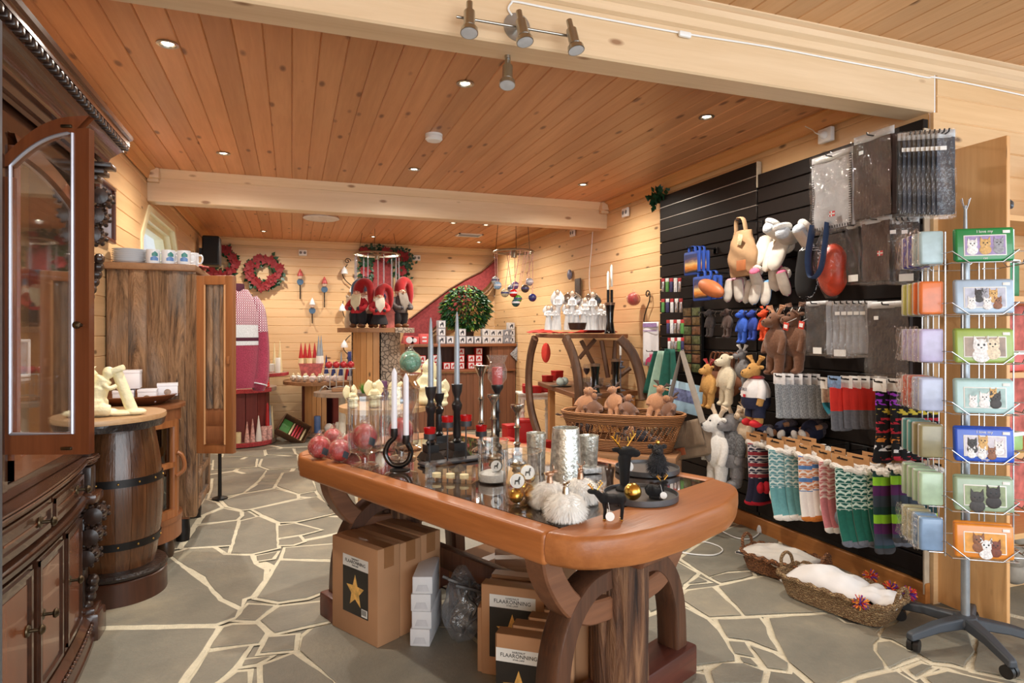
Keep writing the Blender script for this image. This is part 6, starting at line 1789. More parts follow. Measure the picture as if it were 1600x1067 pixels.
tn = hung(1181, 612, .26, .52, 'mustard moose soft toy in white and red jumper with navy trousers and red boots', YELLOW, YELLOW, clothes=(JUMP, plain('navy_trousers', (36, 40, 66), .9, vary=.15), plain('red_boots', (206, 34, 44), .8)))
words('NORGE', .052, plain('navy_letters', (36, 40, 70), .8), tn, (0, -.172, .455), (pi / 2, 0, 0), depth=.001)
MB().lathe([(.085, .575), (.105, .595), (.075, .62)], seg=20).build('red_collar', REDFELT, tn)
MB().box((.03, -.172, .38), (.05, .003, .035)).build('flag_patch', plain('norwegian_flag_red', (196, 34, 44), .6, vary=.02), tn)
hung(1160, 575, .17, .36, 'pale grey and cream moose soft toy behind the jumper moose', GREYFUR, WHFUR)
hung(1122, 700, .30, .66, 'white fluffy moose soft toy with grey belly hanging low on the slat wall', WHFUR, BEIGEP, belly=GREYFUR)
hung(1147, 698, .22, .64, 'grey moose soft toy in striped jumper behind the white moose', GREYFUR, BEIGEP, clothes=(plain('black_white_stripes', (92, 92, 94), .9, vary=.6, scale=60), GREYFUR, GREYFUR))
hung(1165, 672, .18, .42, 'beige moose soft toy tucked behind the grey striped moose', BEIGEP, BEIGEP)
for i, (px, py, l) in enumerate(((1176, 690, 'small Nordic-jumper moose doll, leftmost of the pile above the socks'), (1200, 683, 'Nordic-jumper moose doll in the middle of the pile above the socks'), (1222, 688, 'Nordic-jumper moose doll lying right of the middle of the pile'), (1247, 686, 'Nordic-jumper moose doll with red cap at the right end of the pile'))):
 c = at_x(px, py, XS - .16)
 toy(l, c, 0, .38, (DKFUR, TANFUR, BEIGEP, TANFUR)[i], BEIGEP, group='jumper moose dolls above the socks', rot=((-1.3, .2, -1.4), (-1.2, -.5, -1.9), (-1.5, .6, -1.2), (-1.2, -.2, -1.6))[i],
  clothes=(plain('nordic_doll_knit', (92, 84, 92), .9, vary=.9, scale=90), plain('navy_trousers', (36, 40, 66), .9, vary=.15), WHFUR))
for i, (px, py, fur, an, l) in enumerate(((1110, 503, plain('seal_grey_plush', (72, 66, 66), .9, vary=.2), None, 'dark grey seal-like toy, left end of the small toy row'), (1137, 503, DKFUR, None, 'dark brown bear toy second in the small toy row'), (1161, 508, plain('blue_plush', (52, 92, 190), .9, vary=.12), None, 'bright blue toy with white tag in the small toy row'),
                                      (1177, 506, plain('royal_blue_plush', (44, 70, 160), .9, vary=.12), None, 'royal blue toy beside the bright blue one'), (1195, 506, plain('orange_plush', (224, 84, 44), .9, vary=.2), plain('orange_plush', (224, 84, 44), .9, vary=.2), 'orange-red toy in the small toy row beside the brown moose'))):
 hung(px, py, .20, .26 + .03 * (i == 2), l, fur, an, group='small toys in the upper row')
# bar for the toy row
c, w, h = wb(1092, 1270, 481, 484, .20)
t = thing('display_rail', 'black rail with hooks carrying the row of small toys', 'rail', c, -pi / 2)
m = MB(); m.box((0, 0, 0), (w, .012, .012)); m.box((-w / 2, .10, 0), (.012, .2, .012)); m.box((w / 2, .10, 0), (.012, .2, .012)); m.build('rail', BLACK, t)
m = MB()
for i in range(18): m.tube([(-w / 2 + w * (i + .5) / 18, -.004, .004), (-w / 2 + w * (i + .5) / 18, -.02, -.02), (-w / 2 + w * (i + .5) / 18, -.01, -.035)], .002, 5)
m.build('hooks', STEEL, t)
# ---- bags on straps, aprons and towel
c, w, h = wb(1092, 1166, 552, 622, .20)
t = thing('suede_bag', 'round-bottomed brown suede bag with many looped straps behind the toys', 'bag', c, -pi / 2)
SUEDE = plain('brown_suede', (128, 82, 58), .9, vary=.12)
MB().grid(lambda u, v: (w * .42 * cos(u * 2 * pi) * sin(pi * (.04 + .8 * v)) ** .6, .06 * sin(u * 2 * pi) * sin(pi * (.04 + .8 * v)) ** .6, v * h * .6), 28, 12, True).build('pouch', SUEDE, t)
m = MB()
for i in range(6): x = -w * .2 + i * w * .09; m.tube(bez([(x, 0, h * .55), (x + .01, -.02, h * .8), (x + .03, -.02, h), (x + .06, -.01, h * .97), (x + .05, .01, h * .58)], 5), .012, 6, flat=.4)
m.build('straps', SUEDE, t)
c, w, h = wb(1030, 1106, 655, 727, .42)
t = thing('shoulder_bag', 'large taupe canvas shoulder bag with leather patch and wide grey strap', 'bag', c, -pi / 2 + .25)
TAUPE = plain('taupe_canvas', (128, 108, 88), .9, vary=.1, bump=.2, bscale=200)
R_ = Matrix.Rotation(.30, 3, 'Y')
MB().rbox((0, .0, h * .5), (w * .92, .15, h * .74), .035, ry=-.28).build('body', TAUPE, t)
MB().grid(lambda u, v: tuple(Vector((0, 0, h * .5)) + Matrix.Rotation(-.28, 3, 'Y') @ Vector(((u - .5) * w * .93, -.082 - .012 * sin(v * pi), h * .40 - h * .55 * v))), 10, 8).build('flap', TAUPE, t, solid=.006)
MB().rbox((w * .12, -.098, h * .35), (.09, .004, .05), .001, ry=-.28).build('leather_patch', plain('rust_leather', (150, 82, 52), .5), t)
MB().rbox((w * .07, -.1, h * .2), (.03, .004, .02), .001, ry=-.28).build('white_tag', TAGW, t)
hk = at_x(1065, 548, XS - .33); a_ = at_x(1036, 680, XS - .45); b_ = at_x(1098, 660, XS - .45)
I_ = t.matrix_basis.inverted()
STRAP = plain('grey_web_strap', (132, 122, 112), .85)
MB().tube([I_ @ a_, I_ @ (a_ * .5 + hk * .5 + Vector((-.01, 0, 0))), I_ @ hk, I_ @ (b_ * .5 + hk * .5), I_ @ b_], .022, 8, flat=.2).build('strap', STRAP, t)
MB().cyl(I_ @ hk, I_ @ Vector((XS - .002, hk.y, hk.z)), .004, 6).build('hook', BLACK, t)
GRN = plain('dark_green_cloth', (30, 92, 80), .9, vary=.2)
def drape(x0, x1, y0, y1, d, mat, label, cat, slant=0.0, trim=None, name='apron'):
 c, w, h = wb(x0, x1, y0, y1, d)
 t = thing(name, label, cat, c, -pi / 2)
 f = lambda k: (lambda u, v: ((u - .5) * w * (.35 + .65 * (1 - v)) + slant * (v - .0) * w, -.03 * sin(u * 9 + v) * (1 - v * .6) - k, v * h))
 MB().grid(f(0), 24, 12).build('cloth', mat, t, solid=.006)
 if trim: MB().tube([f(.004)(u / 24, .015) for u in range(25)], .006, 5).build('pale_trim', trim, t); MB().tube([f(.004)(u / 24, .3) for u in range(25)], .005, 5).build('pale_stripe', trim, t)
 prong(None, d - .002, h * .985).build('hook', BLACK, t)
drape(1006, 1032, 548, 615, .10, GRN, 'dark green folded cloth, leftmost beneath the moose towel', 'cloth', .35, None, 'folded_cloth')
drape(1012, 1044, 548, 625, .16, plain('pale_green_cloth', (158, 190, 174), .9), 'pale grey-green folded cloth in front of the dark green one', 'cloth', .25, None, 'folded_cloth')
drape(1026, 1062, 545, 632, .22, GRN, 'dark green apron with pale trim hanging at the end of the slat wall', 'apron', .1, plain('pale_green_trim', (206, 216, 190), .9))
c, w, h = wb(1008, 1032, 503, 572, -.02)
t = thing('tea_towel', 'white tea towel with a pink moose on the right wall beside the slats', 'towel', c + Vector((-.02, 0, 0)), -pi / 2)
MB().grid(lambda u, v: ((u - .5) * w, -.006 * sin(u * 6), v * h), 10, 8).build('cloth', plain('white_towel', (232, 230, 234), .9, vary=.03), t, solid=.004)
m = MB(); P = [(-.30, .05), (-.22, .05), (-.18, .22), (.12, .22), (.16, .05), (.24, .05), (.24, .34), (.32, .40), (.42, .60), (.34, .74), (.28, .56), (.16, .70), (.10, .58), (.02, .72), (.0, .5), (-.12, .46), (-.26, .34)]
m.prism([(a * w * .9, b * h * .42) for a, b in P], -.013, -.011, 'y'); m.build('moose_print', plain('pink_moose_print', (214, 70, 120), .8), t, sharp=0)
for z, hh in ((.80, .02), (.93, .09)): MB().box((0, -.0115, z * h), (w * .9, .001, hh * h)).build('printed_band', plain('lilac_print', (150, 120, 170), .8, vary=.4, scale=80), t)
c, w, h = wb(1054, 1088, 598, 645, .30)
t = thing('calendar_card', 'light blue picture card with red houses beside the shoulder bag strap', 'card', c, -pi / 2 + .5)
MB().rbox((0, 0, h / 2), (w, .004, h), .001, ry=.15).build('card', plain('pale_blue_print', (170, 204, 226), .4, vary=.1), t)
MB().rbox((0, -.0032, h * .56), (w * .7, .001, h * .4), .0004, ry=.15).build('picture', plain('blue_red_picture', (110, 120, 160), .4, vary=.6, scale=40), t)
# ---- small goods at the far end of the slat wall
TINM = plain('shiny_pewter_charm', (190, 190, 196), .25, .9, vary=.25, scale=60)
for i in range(20):
 r_, k = divmod(i, 5)
 px, py = (1036 + k * 6.5, 448, ) if r_ == 0 else ((1036 + k * 7, 480), (1044 + k * 5.5, 513), (1046 + k * 5, 541))[r_ - 1]
 c = at_x(px, py, XS - .10 - .012 * (k % 2))
 t = thing('keyring', 'small %s keyring, %s in the %s row at the far slat edge' % (('silver', 'green', 'navy', 'white', 'silver and red')[(k + r_) % 5], ('first', 'second', 'third', 'fourth', 'fifth')[k], ('top', 'second', 'third', 'lowest')[r_]), 'keyring', c, -pi / 2 + .3, group='keyrings at the far slat edge')
 MB().rbox((0, 0, 0), (.03, .008, .085), .003).build('charm', (TINM, plain('green_charm', (90, 150, 80), .4, vary=.3), plain('navy_charm', (60, 60, 104), .4, vary=.4, scale=80), plain('white_charm', (222, 222, 226), .4, vary=.2, scale=70), TINM)[(k + r_) % 5], t)
 MB().rbox((0, .0, .055), (.034, .004, .03), .001).build('card', TAGW if k % 2 else plain('red_card', (190, 54, 60), .5), t)
 MB().cyl((0, 0, .068), (0, .095, .068), .002, 5).build('hook', STEEL, t)
c, w, h = wb(1067, 1096, 480, 582, .05)
t = thing('card_rack', 'tall narrow rack of small brownish photo magnets in two columns', 'rack', c, -pi / 2)
MB().box((0, .012, h / 2), (w, .02, h)).build('back', BLACK, t)
for r_ in range(7):
 for k in range(2):
  MB().rbox(((k - .5) * w * .48, -.003, h * (r_ + .5) / 7), (w * .42, .008, h / 7 * .86), .002).build('magnet', plain('brown_landscape_%d' % ((r_ + k) % 3), ((110, 90, 60), (96, 104, 70), (120, 84, 62))[(r_ + k) % 3], .25, vary=.45, scale=40), t)
# ---- socks
def nordic(name, ca, cb, fx=42, fz=30, cc=None):
 if name in _M: return _M[name]
 t = NT(name)
 g = t.n('ShaderNodeSeparateXYZ', {0: t.n('ShaderNodeTexCoord').outputs['Object']})
 zz = t.math('FRACT', t.math('MULTIPLY', g.outputs[2], fz))
 xx = t.math('PINGPONG', t.math('MULTIPLY', g.outputs[0], fx), .5)
 zig = t.math('LESS_THAN', t.math('ABSOLUTE', t.math('SUBTRACT', zz, t.math('ADD', xx, .2))), .17)
 bar = t.math('GREATER_THAN', t.math('FRACT', t.math('MULTIPLY', g.outputs[2], fz * 2.0)), .8)
 f = t.math('MAXIMUM', zig, bar)
 c = t.mix(f, srgb(*ca), srgb(*cb))
 if cc: c = t.mix(t.math('GREATER_THAN', t.math('SINE', t.math('MULTIPLY', g.outputs[2], 90.0)), .55), c, srgb(*cc))
 t.p(col=c, rough=.95, sheen=.2)
 _M[name] = t.mat
 return t.mat
def sock_proto(label, w, h, leg, foot, toe, heel, cuff, card, text=None, bend=1.0, group=None):
 """a hanging sock pair, hook end at local z=0, toe pointing down"""
 t = thing('sock_pair', label, 'socks', (0, 0, 0), -pi / 2, group=group)
 cr = w * .36
 hh = h - (.05 if card else 0)
 z0 = -(.05 if card else 0)
 for k, dy in ((0, 0), (1, .032)):
  ax = k * w * .10
  P = bez([(ax, dy, z0 - .01), (ax - .002, dy, z0 - hh * .25), (ax, dy, z0 - hh * .5), (ax + bend * .012, dy, z0 - hh * .68), (ax + bend * .035, dy, z0 - hh * .84), (ax + bend * .06, dy, z0 - hh * .97)], 5)
  n = len(P); cut = int(n * .46); tc = n - 4
  rad = [cr * (1 - .12 * sin(pi * i / n)) for i in range(n)]
  rad[-1] *= .55; rad[-2] *= .85
  MB().tube(P[:cut + 1], rad[:cut + 1], 16, flat=.36).build('leg', leg, t)
  f = MB().tube(P[cut:], rad[cut:], 16, flat=.36).build('foot', foot, t)
  MB().tube(P[tc:], [r * 1.03 for r in rad[tc:]], 16, flat=.40).build('toe', toe, t)
  if heel: MB().ball(P[int(n * .60)] + Vector((-cr * .72 * bend, 0, 0)), (cr * .42, cr * .33, cr * .55), 12, 8).build('heel', heel, t)
  if cuff:
   m = MB(); m.tube([(ax + cr * 1.08 * cos(a), dy + cr * .45 * sin(a), z0 - .012 + .006 * sin(a * 5)) for a in [i * .2244 for i in range(28)]], .017, 8, True)
   m.build('fleece_cuff', cuff, t)
 if card: MB().rbox((0, -cr * .42, -.03), (w * .62, .003, .065), .001).build('card', card, t); MB().box((0, -cr * .42 - .002, -.015), (w * .3, .001, .008)).build('card_slot', BLACK, t)
 if text: words(text, .020, TAGW, t, (bend * .03, -cr * .40, z0 - hh * .77), (pi / 2, 1.25, 0), depth=.001)
 return t
def sock_row(x0, x1, y0, y1, d, n, step, labels, group, **kw):
 c, w, h = wb(x0, x1, y0, y1, d)
 c.z += h
 t = sock_proto(labels[0], w, h, group=group if n > 1 else None, **kw)
 t.location = c
 prong(None, d - .002, -.012).build('hook', BLACK, t)
 for i in range(1, n):
  o = dup(t, labels[i], c + Vector((step[0] * i, step[1] * i, step[2] * i)), group=group)
  for q in list(o.children):
   if q.name.startswith('hook'): bpy.data.objects.remove(q)
TEALK = nordic('teal_nordic_knit', (92, 148, 156), (206, 222, 220))
TEAL = plain('teal_sock', (100, 158, 164), .95, vary=.08, scale=80, sheen=.2)
GRNK = nordic('green_nordic_knit', (22, 92, 84), (206, 226, 216))
GRN2 = plain('bottle_green_sock', (20, 96, 82), .95, vary=.08, scale=80, sheen=.2)
PNKK = nordic('pink_nordic_knit', (206, 126, 130), (238, 214, 210))
PNK = plain('dusty_pink_sock', (208, 128, 136), .95, vary=.08, scale=80, sheen=.2)
NVK = nordic('navy_nordic_knit', (40, 38, 62), (222, 214, 216), cc=(150, 44, 56))
NAV = plain('navy_sock', (40, 38, 60), .95, vary=.1, scale=80)
OWK = nordic('orange_white_nordic', (214, 148, 108), (240, 236, 230), cc=(84, 130, 190))
WHS = plain('white_sock', (238, 234, 228), .95, vary=.04, scale=80)
REDS = plain('red_sock', (192, 30, 48), .95, vary=.08)
ORNG = plain('orange_sock_toe', (206, 124, 52), .95, vary=.08)
DGR = plain('grey_sock', (104, 108, 118), .95, vary=.15, scale=90)
FLC = plain('fluffy_cuff', (238, 234, 228), .95, vary=.08, scale=70, bump=1.0, bscale=110, sheen=.4)
pos = lambda what: ['%s, %s' % (what, q) for q in ('front pair on the bottom hook row', 'second pair behind the front one', 'third pair further back', 'rearmost pair')]
sock_row(1166, 1201, 677, 793, .26, 2, (.07, .02, .0), pos('navy, red and white Nordic slipper socks'), 'navy and red slipper socks', leg=NVK, foot=NAV, toe=REDS, heel=REDS, cuff=FLC, card=KRAFT, text='MARIUS', bend=-.6)
sock_row(1197, 1241, 686, 812, .30, 3, (.06, -.06, .012), pos('pale teal Nordic slipper socks with white toe'), 'teal slipper socks', leg=TEALK, foot=TEAL, toe=WHS, heel=WHS, cuff=FLC, card=KRAFT, bend=.9)
sock_row(1243, 1281, 695, 815, .30, 2, (.06, -.035, .01), pos('white slipper socks with blue and orange pattern'), 'white and orange slipper socks', leg=OWK, foot=WHS, toe=ORNG, heel=ORNG, cuff=FLC, card=KRAFT, text='MARIUS', bend=.5)
sock_row(1275, 1311, 703, 832, .28, 2, (.07, -.03, .012), pos('dusty pink slipper socks with white toe'), 'pink slipper socks', leg=PNKK, foot=PNK, toe=WHS, heel=WHS, cuff=FLC, card=KRAFT, text='MARIUS', bend=.8)
sock_row(1297, 1353, 712, 853, .32, 4, (.05, -.05, .012), pos('bottle green Nordic slipper socks with grey toe'), 'green slipper socks', leg=GRNK, foot=GRN2, toe=DGR, heel=DGR, cuff=FLC, card=KRAFT, text='MARIUS', bend=.9)
s_ = NT('purple_green_stripes')
g = s_.n('ShaderNodeSeparateXYZ', {0: s_.n('ShaderNodeTexCoord').outputs['Object']}).outputs[2]
q = s_.math('FRACT', s_.math('MULTIPLY', g, 5.4))
r = s_.ramp(q, (0.0, srgb(58, 68, 82)), (.28, srgb(58, 68, 82)), (.29, srgb(86, 36, 92)), (.55, srgb(86, 36, 92)), (.56, srgb(150, 214, 56)), (.78, srgb(150, 214, 56)), (.79, srgb(30, 64, 66)))
r.color_ramp.interpolation = 'CONSTANT'
s_.p(col=r.outputs[0], rough=.95)
STR = s_.mat
sock_row(1358, 1392, 732, 868, .30, 1, (0, 0, 0), ['striped purple, grey and lime socks, front pair by the tin rack'], None, leg=STR, foot=STR, toe=CHARC, heel=None, cuff=FLC, card=None, bend=.2)
sock_row(1386, 1418, 730, 850, .28, 4, (.045, -.012, .0), ['striped purple and lime socks, second pair behind the front one', 'striped purple and lime socks, third pair from the front', 'striped purple and lime socks, fourth pair from the front', 'striped purple and lime socks, rearmost pair'], 'striped purple and lime socks', leg=STR, foot=STR, toe=CHARC, heel=None, cuff=FLC, card=None, bend=.2)
RGS = plain('scarlet_sock', (212, 52, 44), .95, vary=.08)
sock_row(1292, 1325, 588, 675, .26, 1, (0, 0, 0), ['red and grey moose socks, front pair in the sock row'], None, leg=RGS, foot=DGR, toe=DGR, heel=None, cuff=None, card=plain('blue_white_sock_card', (120, 150, 190), .6, vary=.3, scale=60), bend=.2)
sock_row(1312, 1342, 588, 672, .22, 5, (.04, -.018, 0), ['red and grey socks with white card, %s behind the front pair' % q for q in ('second', 'third', 'fourth', 'fifth', 'last')], 'red and grey socks', leg=RGS, foot=DGR, toe=DGR, heel=None, cuff=None, card=TAGW, bend=.2)
sock_row(1281, 1299, 590, 650, .2, 1, (0, 0, 0), ['cream patterned socks half hidden left of the red ones'], None, leg=plain('cream_moose_knit', (222, 214, 196), .95, vary=.3, scale=60), foot=plain('teal_blue_sock', (34, 120, 140), .95), toe=DGR, heel=None, cuff=None, card=TAGW)
MEL = plain('grey_melange_wool', (150, 156, 162), .95, vary=.5, scale=140)
sock_row(1208, 1238, 584, 655, .26, 5, (.045, -.02, 0), ['grey melange wool socks with white band, %s in the row' % q for q in ('first', 'second', 'third', 'fourth', 'fifth')], 'grey melange wool socks', leg=MEL, foot=MEL, toe=MEL, heel=None, cuff=None, card=plain('white_grey_band', (226, 226, 230), .6, vary=.15, scale=40), bend=.15)
s_ = NT('black_socks_with_coloured_animals')
g = s_.n('ShaderNodeSeparateXYZ', {0: s_.n('ShaderNodeTexCoord').outputs['Object']})
row = s_.n('ShaderNodeTexWhiteNoise', {'W': s_.math('FLOOR', s_.math('MULTIPLY', g.outputs[2], 22.0))}, noise_dimensions='1D')
v_ = s_.n('ShaderNodeTexNoise', {'Vector': s_.coord((60, 20, 60)), 'Scale': 1.0, 'Detail': 1.0})
inb = s_.math('LESS_THAN', s_.math('ABSOLUTE', s_.math('SUBTRACT', s_.math('FRACT', s_.math('MULTIPLY', g.outputs[2], 22.0)), .5)), .32)
msk = s_.math('MULTIPLY', inb, s_.math('GREATER_THAN', v_.outputs[0], .53))
rr = s_.ramp(row.outputs[0], (0, srgb(160, 60, 210)), (.25, srgb(210, 190, 70)), (.45, srgb(190, 44, 64)), (.65, srgb(224, 140, 60)), (.82, srgb(232, 232, 236)))
rr.color_ramp.interpolation = 'CONSTANT'
s_.p(col=s_.mix(msk, srgb(24, 22, 26), rr.outputs[0]), rough=.95)
ANI = s_.mat
sock_row(1362, 1396, 592, 728, .28, 1, (0, 0, 0), ['black socks with rows of coloured moose, front pair under the shawl'], None, leg=ANI, foot=ANI, toe=ANI, heel=None, cuff=None, card=TAGW, bend=-.4)
sock_row(1384, 1420, 592, 722, .25, 4, (.05, -.012, 0), ['black socks with coloured moose, %s pair behind the front one' % q for q in ('first', 'second', 'third', 'last')], 'black moose-pattern socks', leg=ANI, foot=ANI, toe=ANI, heel=None, cuff=None, card=TAGW, bend=.2)
# ================================================================ WHEEL-RIM SHELF, MOOSE BASKET, WHITE TABLE
RIM = wood('old_wheel_rim_wood', (118, 82, 58), (72, 48, 36), 'z', fine=1.2, knots=.2, vary=.15, rough=.55, bump=.4)
SHELFW = wood('brown_shelf_plank', (150, 100, 66), (110, 70, 46), 'y', knots=.3, vary=.1, rough=.5)
WSH = thing('wheel_shelf', 'dark wooden shelf with curved wagon-rim sides and crossing spokes by the right wall', 'shelf', (2.70, 5.7, 0))
q1, q2, q3, q4 = (2.36, 5.02), (2.58, 6.5), (3.055, 6.45), (3.055, 5.16)
m = mbw(WSH); m.prism([q1, q2, q3, q4], .795, .84); m.build('middle_shelf', SHELFW, WSH, bevel=.005)
u1, u2, u3, u4 = (2.33, 5.22), (2.52, 6.42), (3.055, 6.40), (3.055, 5.34)
m = mbw(WSH); m.prism([u1, u2, u3, u4], 1.33, 1.37); m.build('top_shelf', SHELFW, WSH, bevel=.005)
m = mbw(WSH)
for x in (2.66, 3.0):
 for y in (5.2, 6.3): m.box((x, y, .40), (.06, .06, .785))
m.box((2.9, 5.75, .55), (.03, 1.0, .45))
m.build('support', PINEPOST, WSH)
def rim(pts, f, w):
 P = [at_d(x, y, f_) for (x, y), f_ in zip(pts, f)]
 mbw(WSH).tube(bez(P, 6), w, 8, flat=1.4).build('rim', RIM, WSH)
rim([(836, 528), (829, 555), (826, 595), (830, 640), (843, 685)], [6.55, 6.65, 6.7, 6.6, 6.4], .036)
rim([(884, 528), (897, 560), (904, 600), (904, 645), (897, 690)], [5.55, 5.45, 5.38, 5.42, 5.5], .034)
rim([(968, 528), (988, 552), (1001, 590), (1006, 625)], [5.62, 5.62, 5.6, 5.55], .032)
for a, b in (((908, 532), (935, 585)), ((930, 530), (905, 560)), ((940, 532), (950, 590)), ((962, 532), (958, 585)), ((985, 575), (955, 598))):
 mbw(WSH).tube([at_d(*a, 5.95), at_d(*b, 5.95)], .022, 6).build('spoke', RIM, WSH)
# on top: cloth, angels, bowl, vase
ZTOP = 1.371
o = MB(); c0 = at_d(890, 520, 5.7)
o.grid(lambda u, v: (2.36 + .36 * v + .17 * (1 - u), 5.25 + 1.15 * u * .9, ZTOP + .006 + .010 * abs(sin(u * 17 + v * 5)) + (.07 * max(0, sin(u * 6.2 + 1.2)) ** 6) * sin(pi * v)), 40, 10)
o.build('red_cloth', plain('red_gauze', (214, 60, 44), .8, vary=.1), solid=.003)
tag(bpy.data.objects['red_cloth'], 'thin red cloth crumpled under the white angels on the wheel shelf', 'cloth')
c = at_d(853, 548, 6.3); tag(MB().ball((0, 0, 0), (.05, .02, .10), 16, 10).build('red_cloth', plain('red_gauze', (214, 60, 44), .8, vary=.1), loc=c + Vector((0, 0, -.02))), 'end of a red cloth hanging below the wheel shelf top', 'cloth')
WHR = plain('white_resin', (232, 230, 230), .4, vary=.06)
HAIR = plain('brown_hair_resin', (112, 84, 66), .5)
def angel(x, y, h, label, wing, hair=True):
 p = at_d(x, y, 1); f = 5.75; p = at_d(x, 521, f)
 t = thing('angel_figurine', label, 'figurine', (p.x, p.y, ZTOP + .035), -.4, group='white angels on the wheel shelf')
 m = MB(); m.lathe([(.038, 0), (.034, .05), (.022, h * .6), (.030, h * .74), (.012, h * .82), (.010, h * .84)], seg=16)
 for k in (-1, 1): m.tube([(k * .028, 0, h * .74), (k * .034, -.02, h * .62), (k * .008, -.038, h * .60)], .009, 7)
 m.build('gown', WHR, t)
 d = MB().ball((0, -.002, h * .90), (.019, .019, .024), 12, 10).build('head', plain('pale_angel_face', (226, 200, 178), .5), t)
 if hair: MB().ball((0, .006, h * .915), (.022, .021, .024), 12, 10).build('hair', HAIR, d)
 m = MB()
 for k in (-1, 1): m.grid(lambda u, v: (k * (.014 + wing * sin(pi * v * .9 + .2) * u), .020 + .02 * u, h * (.84 - .42 * v) + .04 * u), 6, 8)
 m.build('wings', SILVER if wing > .055 else WHR, t, solid=.003)
for a in ((857, 520, .22, 'short white angel figure, leftmost on the wheel shelf', .04), (867, 520, .22, 'short white angel figure, second from the left on the wheel shelf', .04), (871, 505, .38, 'tall white angel with dark hair standing behind the two left ones', .05), (887, 520, .24, 'white angel figure right of the gap on the wheel shelf', .04),
          (894, 512, .37, 'tall white angel with silver wings behind the brown bowl', .08), (901, 520, .23, 'white angel behind the brown bowl', .04), (911, 520, .24, 'white angel just right of the brown bowl', .04), (914, 512, .30, 'plain white angel set back in the middle', .04),
          (919, 520, .22, 'white angel in the front of the right group', .05), (926, 508, .36, 'tall white angel below the hanging cable', .07), (931, 520, .23, 'short white angel left of the black vase', .05), (939, 520, .24, 'white angel beside the black vase', .04), (944, 521, .22, 'rightmost short white angel by the black vase', .04)):
 angel(*a)
p = at_d(902, 521, 5.45)
t = thing('wooden_bowl', 'dark brown square-sided bowl in front of the white angels', 'bowl', (p.x, p.y, ZTOP + .034))
MB().lathe([(.05, 0), (.068, .006), (.082, .062), (.078, .062), (.06, .012), (.001, .010)], seg=28).build('bowl', plain('dark_brown_lacquer', (62, 36, 28), .3), t)
def vase(p, h, label, mt=None):
 t = thing('vase', label, 'vase', p, group='black waisted vases')
 MB().lathe([(.05, 0), (.042, h * .1), (.030, h * .4), (.034, h * .7), (.042, h * .9), (.046, h), (.040, h), (.03, h * .7), (.001, h * .5)], seg=24).build('body', mt or plain('black_gloss_glaze', (16, 15, 17), .08, coat=.5), t)
 MB().lathe([(.043, h * .92), (.047, h * 1.003), (.043, h * 1.006)], seg=24, cap=False).build('pale_rim', plain('bronze_rim', (150, 120, 100), .3, .6), t)
p = at_d(953, 522, 5.5); vase((p.x, p.y, ZTOP + .002), .27, 'black waisted vase on top of the wheel shelf, right of the angels')
for i, (x, y, l) in enumerate(((910, 617, 'shorter black waisted vase on the middle of the wheel shelf'), (942, 612, 'taller black waisted vase on the middle of the wheel shelf'))):
 p = at_z(x + 20, y, .841); vase((p.x, p.y, .841), (.27, .30)[i], l)
p = at_d(953, 500, 5.75)
t = thing('candle_holder', 'dark holder with two tall white candles at the right of the wheel shelf top', 'candle holder', (p.x, p.y, ZTOP + .002))
m = MB(); m.lathe([(.05, 0), (.05, .012), (.012, .02), (.012, .20)], seg=14)
for k in (-.018, .018): m.cyl((k, 0, .20), (k, 0, .40), .013, 10)
m.build('stem', BLACKIRON, t)
for k in (-1, 1): MB().lathe([(.012, .40), (.012, .58), (.004, .60)], (k * .018, 0, .0 + .03 * k), 10).build('candle', WAXW, t)
c = at_x(903, 460, XR - .03); t = thing('wall_plaque', 'dark brown carved plaque on the right wall behind the angels', 'plaque', c, -pi / 2); MB().rbox((0, 0, 0), (.13, .02, .36), .004).build('panel', plain('dark_carved_plaque', (78, 62, 52), .6, vary=.4, scale=70, bump=.5), t)
c = at_x(890, 429, XR - .03); t = thing('wall_mask', 'small grey-blue mask figure on the right wall above the angels', 'decoration', c, -pi / 2); MB().ball((0, 0, 0), (.045, .025, .06), 14, 10).build('mask', plain('grey_blue_mask', (120, 124, 146), .4, vary=.4, scale=40), t)
c = at_x(990, 478, XR - .10); bagged_ball(c, .062, APPLE, 'red ball candle in cellophane hung on the right wall near the slats', False).rotation_euler = (0, 0, -pi / 2)
c = at_x(1010, 487, XR - .03); t = thing('scroll_hook', 'black iron scroll bracket on the right wall beside the tea towel', 'hook', c, -pi / 2)
MB().tube(bez([(.02 + (.035 - .002 * k) * cos(k * .6), 0, .16 + (.035 - .002 * k) * sin(k * .6)) for k in range(12)][::-1] + [(.055, 0, .10), (.0, 0, .02), (-.045, 0, -.08), (-.01, 0, -.17), (.03, 0, -.20)], 2), .006, 6).build('scroll', BLACKIRON, t)
# middle shelf goods
def mid(x, y): p = at_z(x, y, .841); return Vector((p.x, p.y, .841))
for i, (x, y, s, h, l) in enumerate(((839, 594, .09, .07, 'red box at the far left of the wheel shelf'), (846, 591, .10, .115, 'tall red box beside the far left one on the wheel shelf'))):
 p = mid(x + 6, y + 3); t = thing('red_box', l, 'box', p + Vector((.1, .05 - .16 * i, 0)), .2); MB().rbox((0, 0, h / 2), (s, s, h), .003).build('carton', RED, t); MB().rbox((0, 0, h - .012), (s + .004, s + .004, .022), .002).build('lid', RED, t)
t = thing('serving_tray', 'small black tray with two pale balls on the wheel shelf', 'tray', mid(873, 604) + Vector((.03, .02, 0))); MB().lathe([(.10, 0), (.115, .008), (.11, .01), (.001, .004)], seg=28).build('tray', BLACK, t); p = t.location.copy()
for i, (dx, l) in enumerate(((-.02, 'pale mint ball candle in front on the black tray'), (.05, 'pale mint ball candle set back on the black tray'))): candle(p + Vector((dx, dx * .8 - .02, .0085)), .042, .08, plain('pale_mint_wax', (206, 222, 214), .4), l, 'ball')
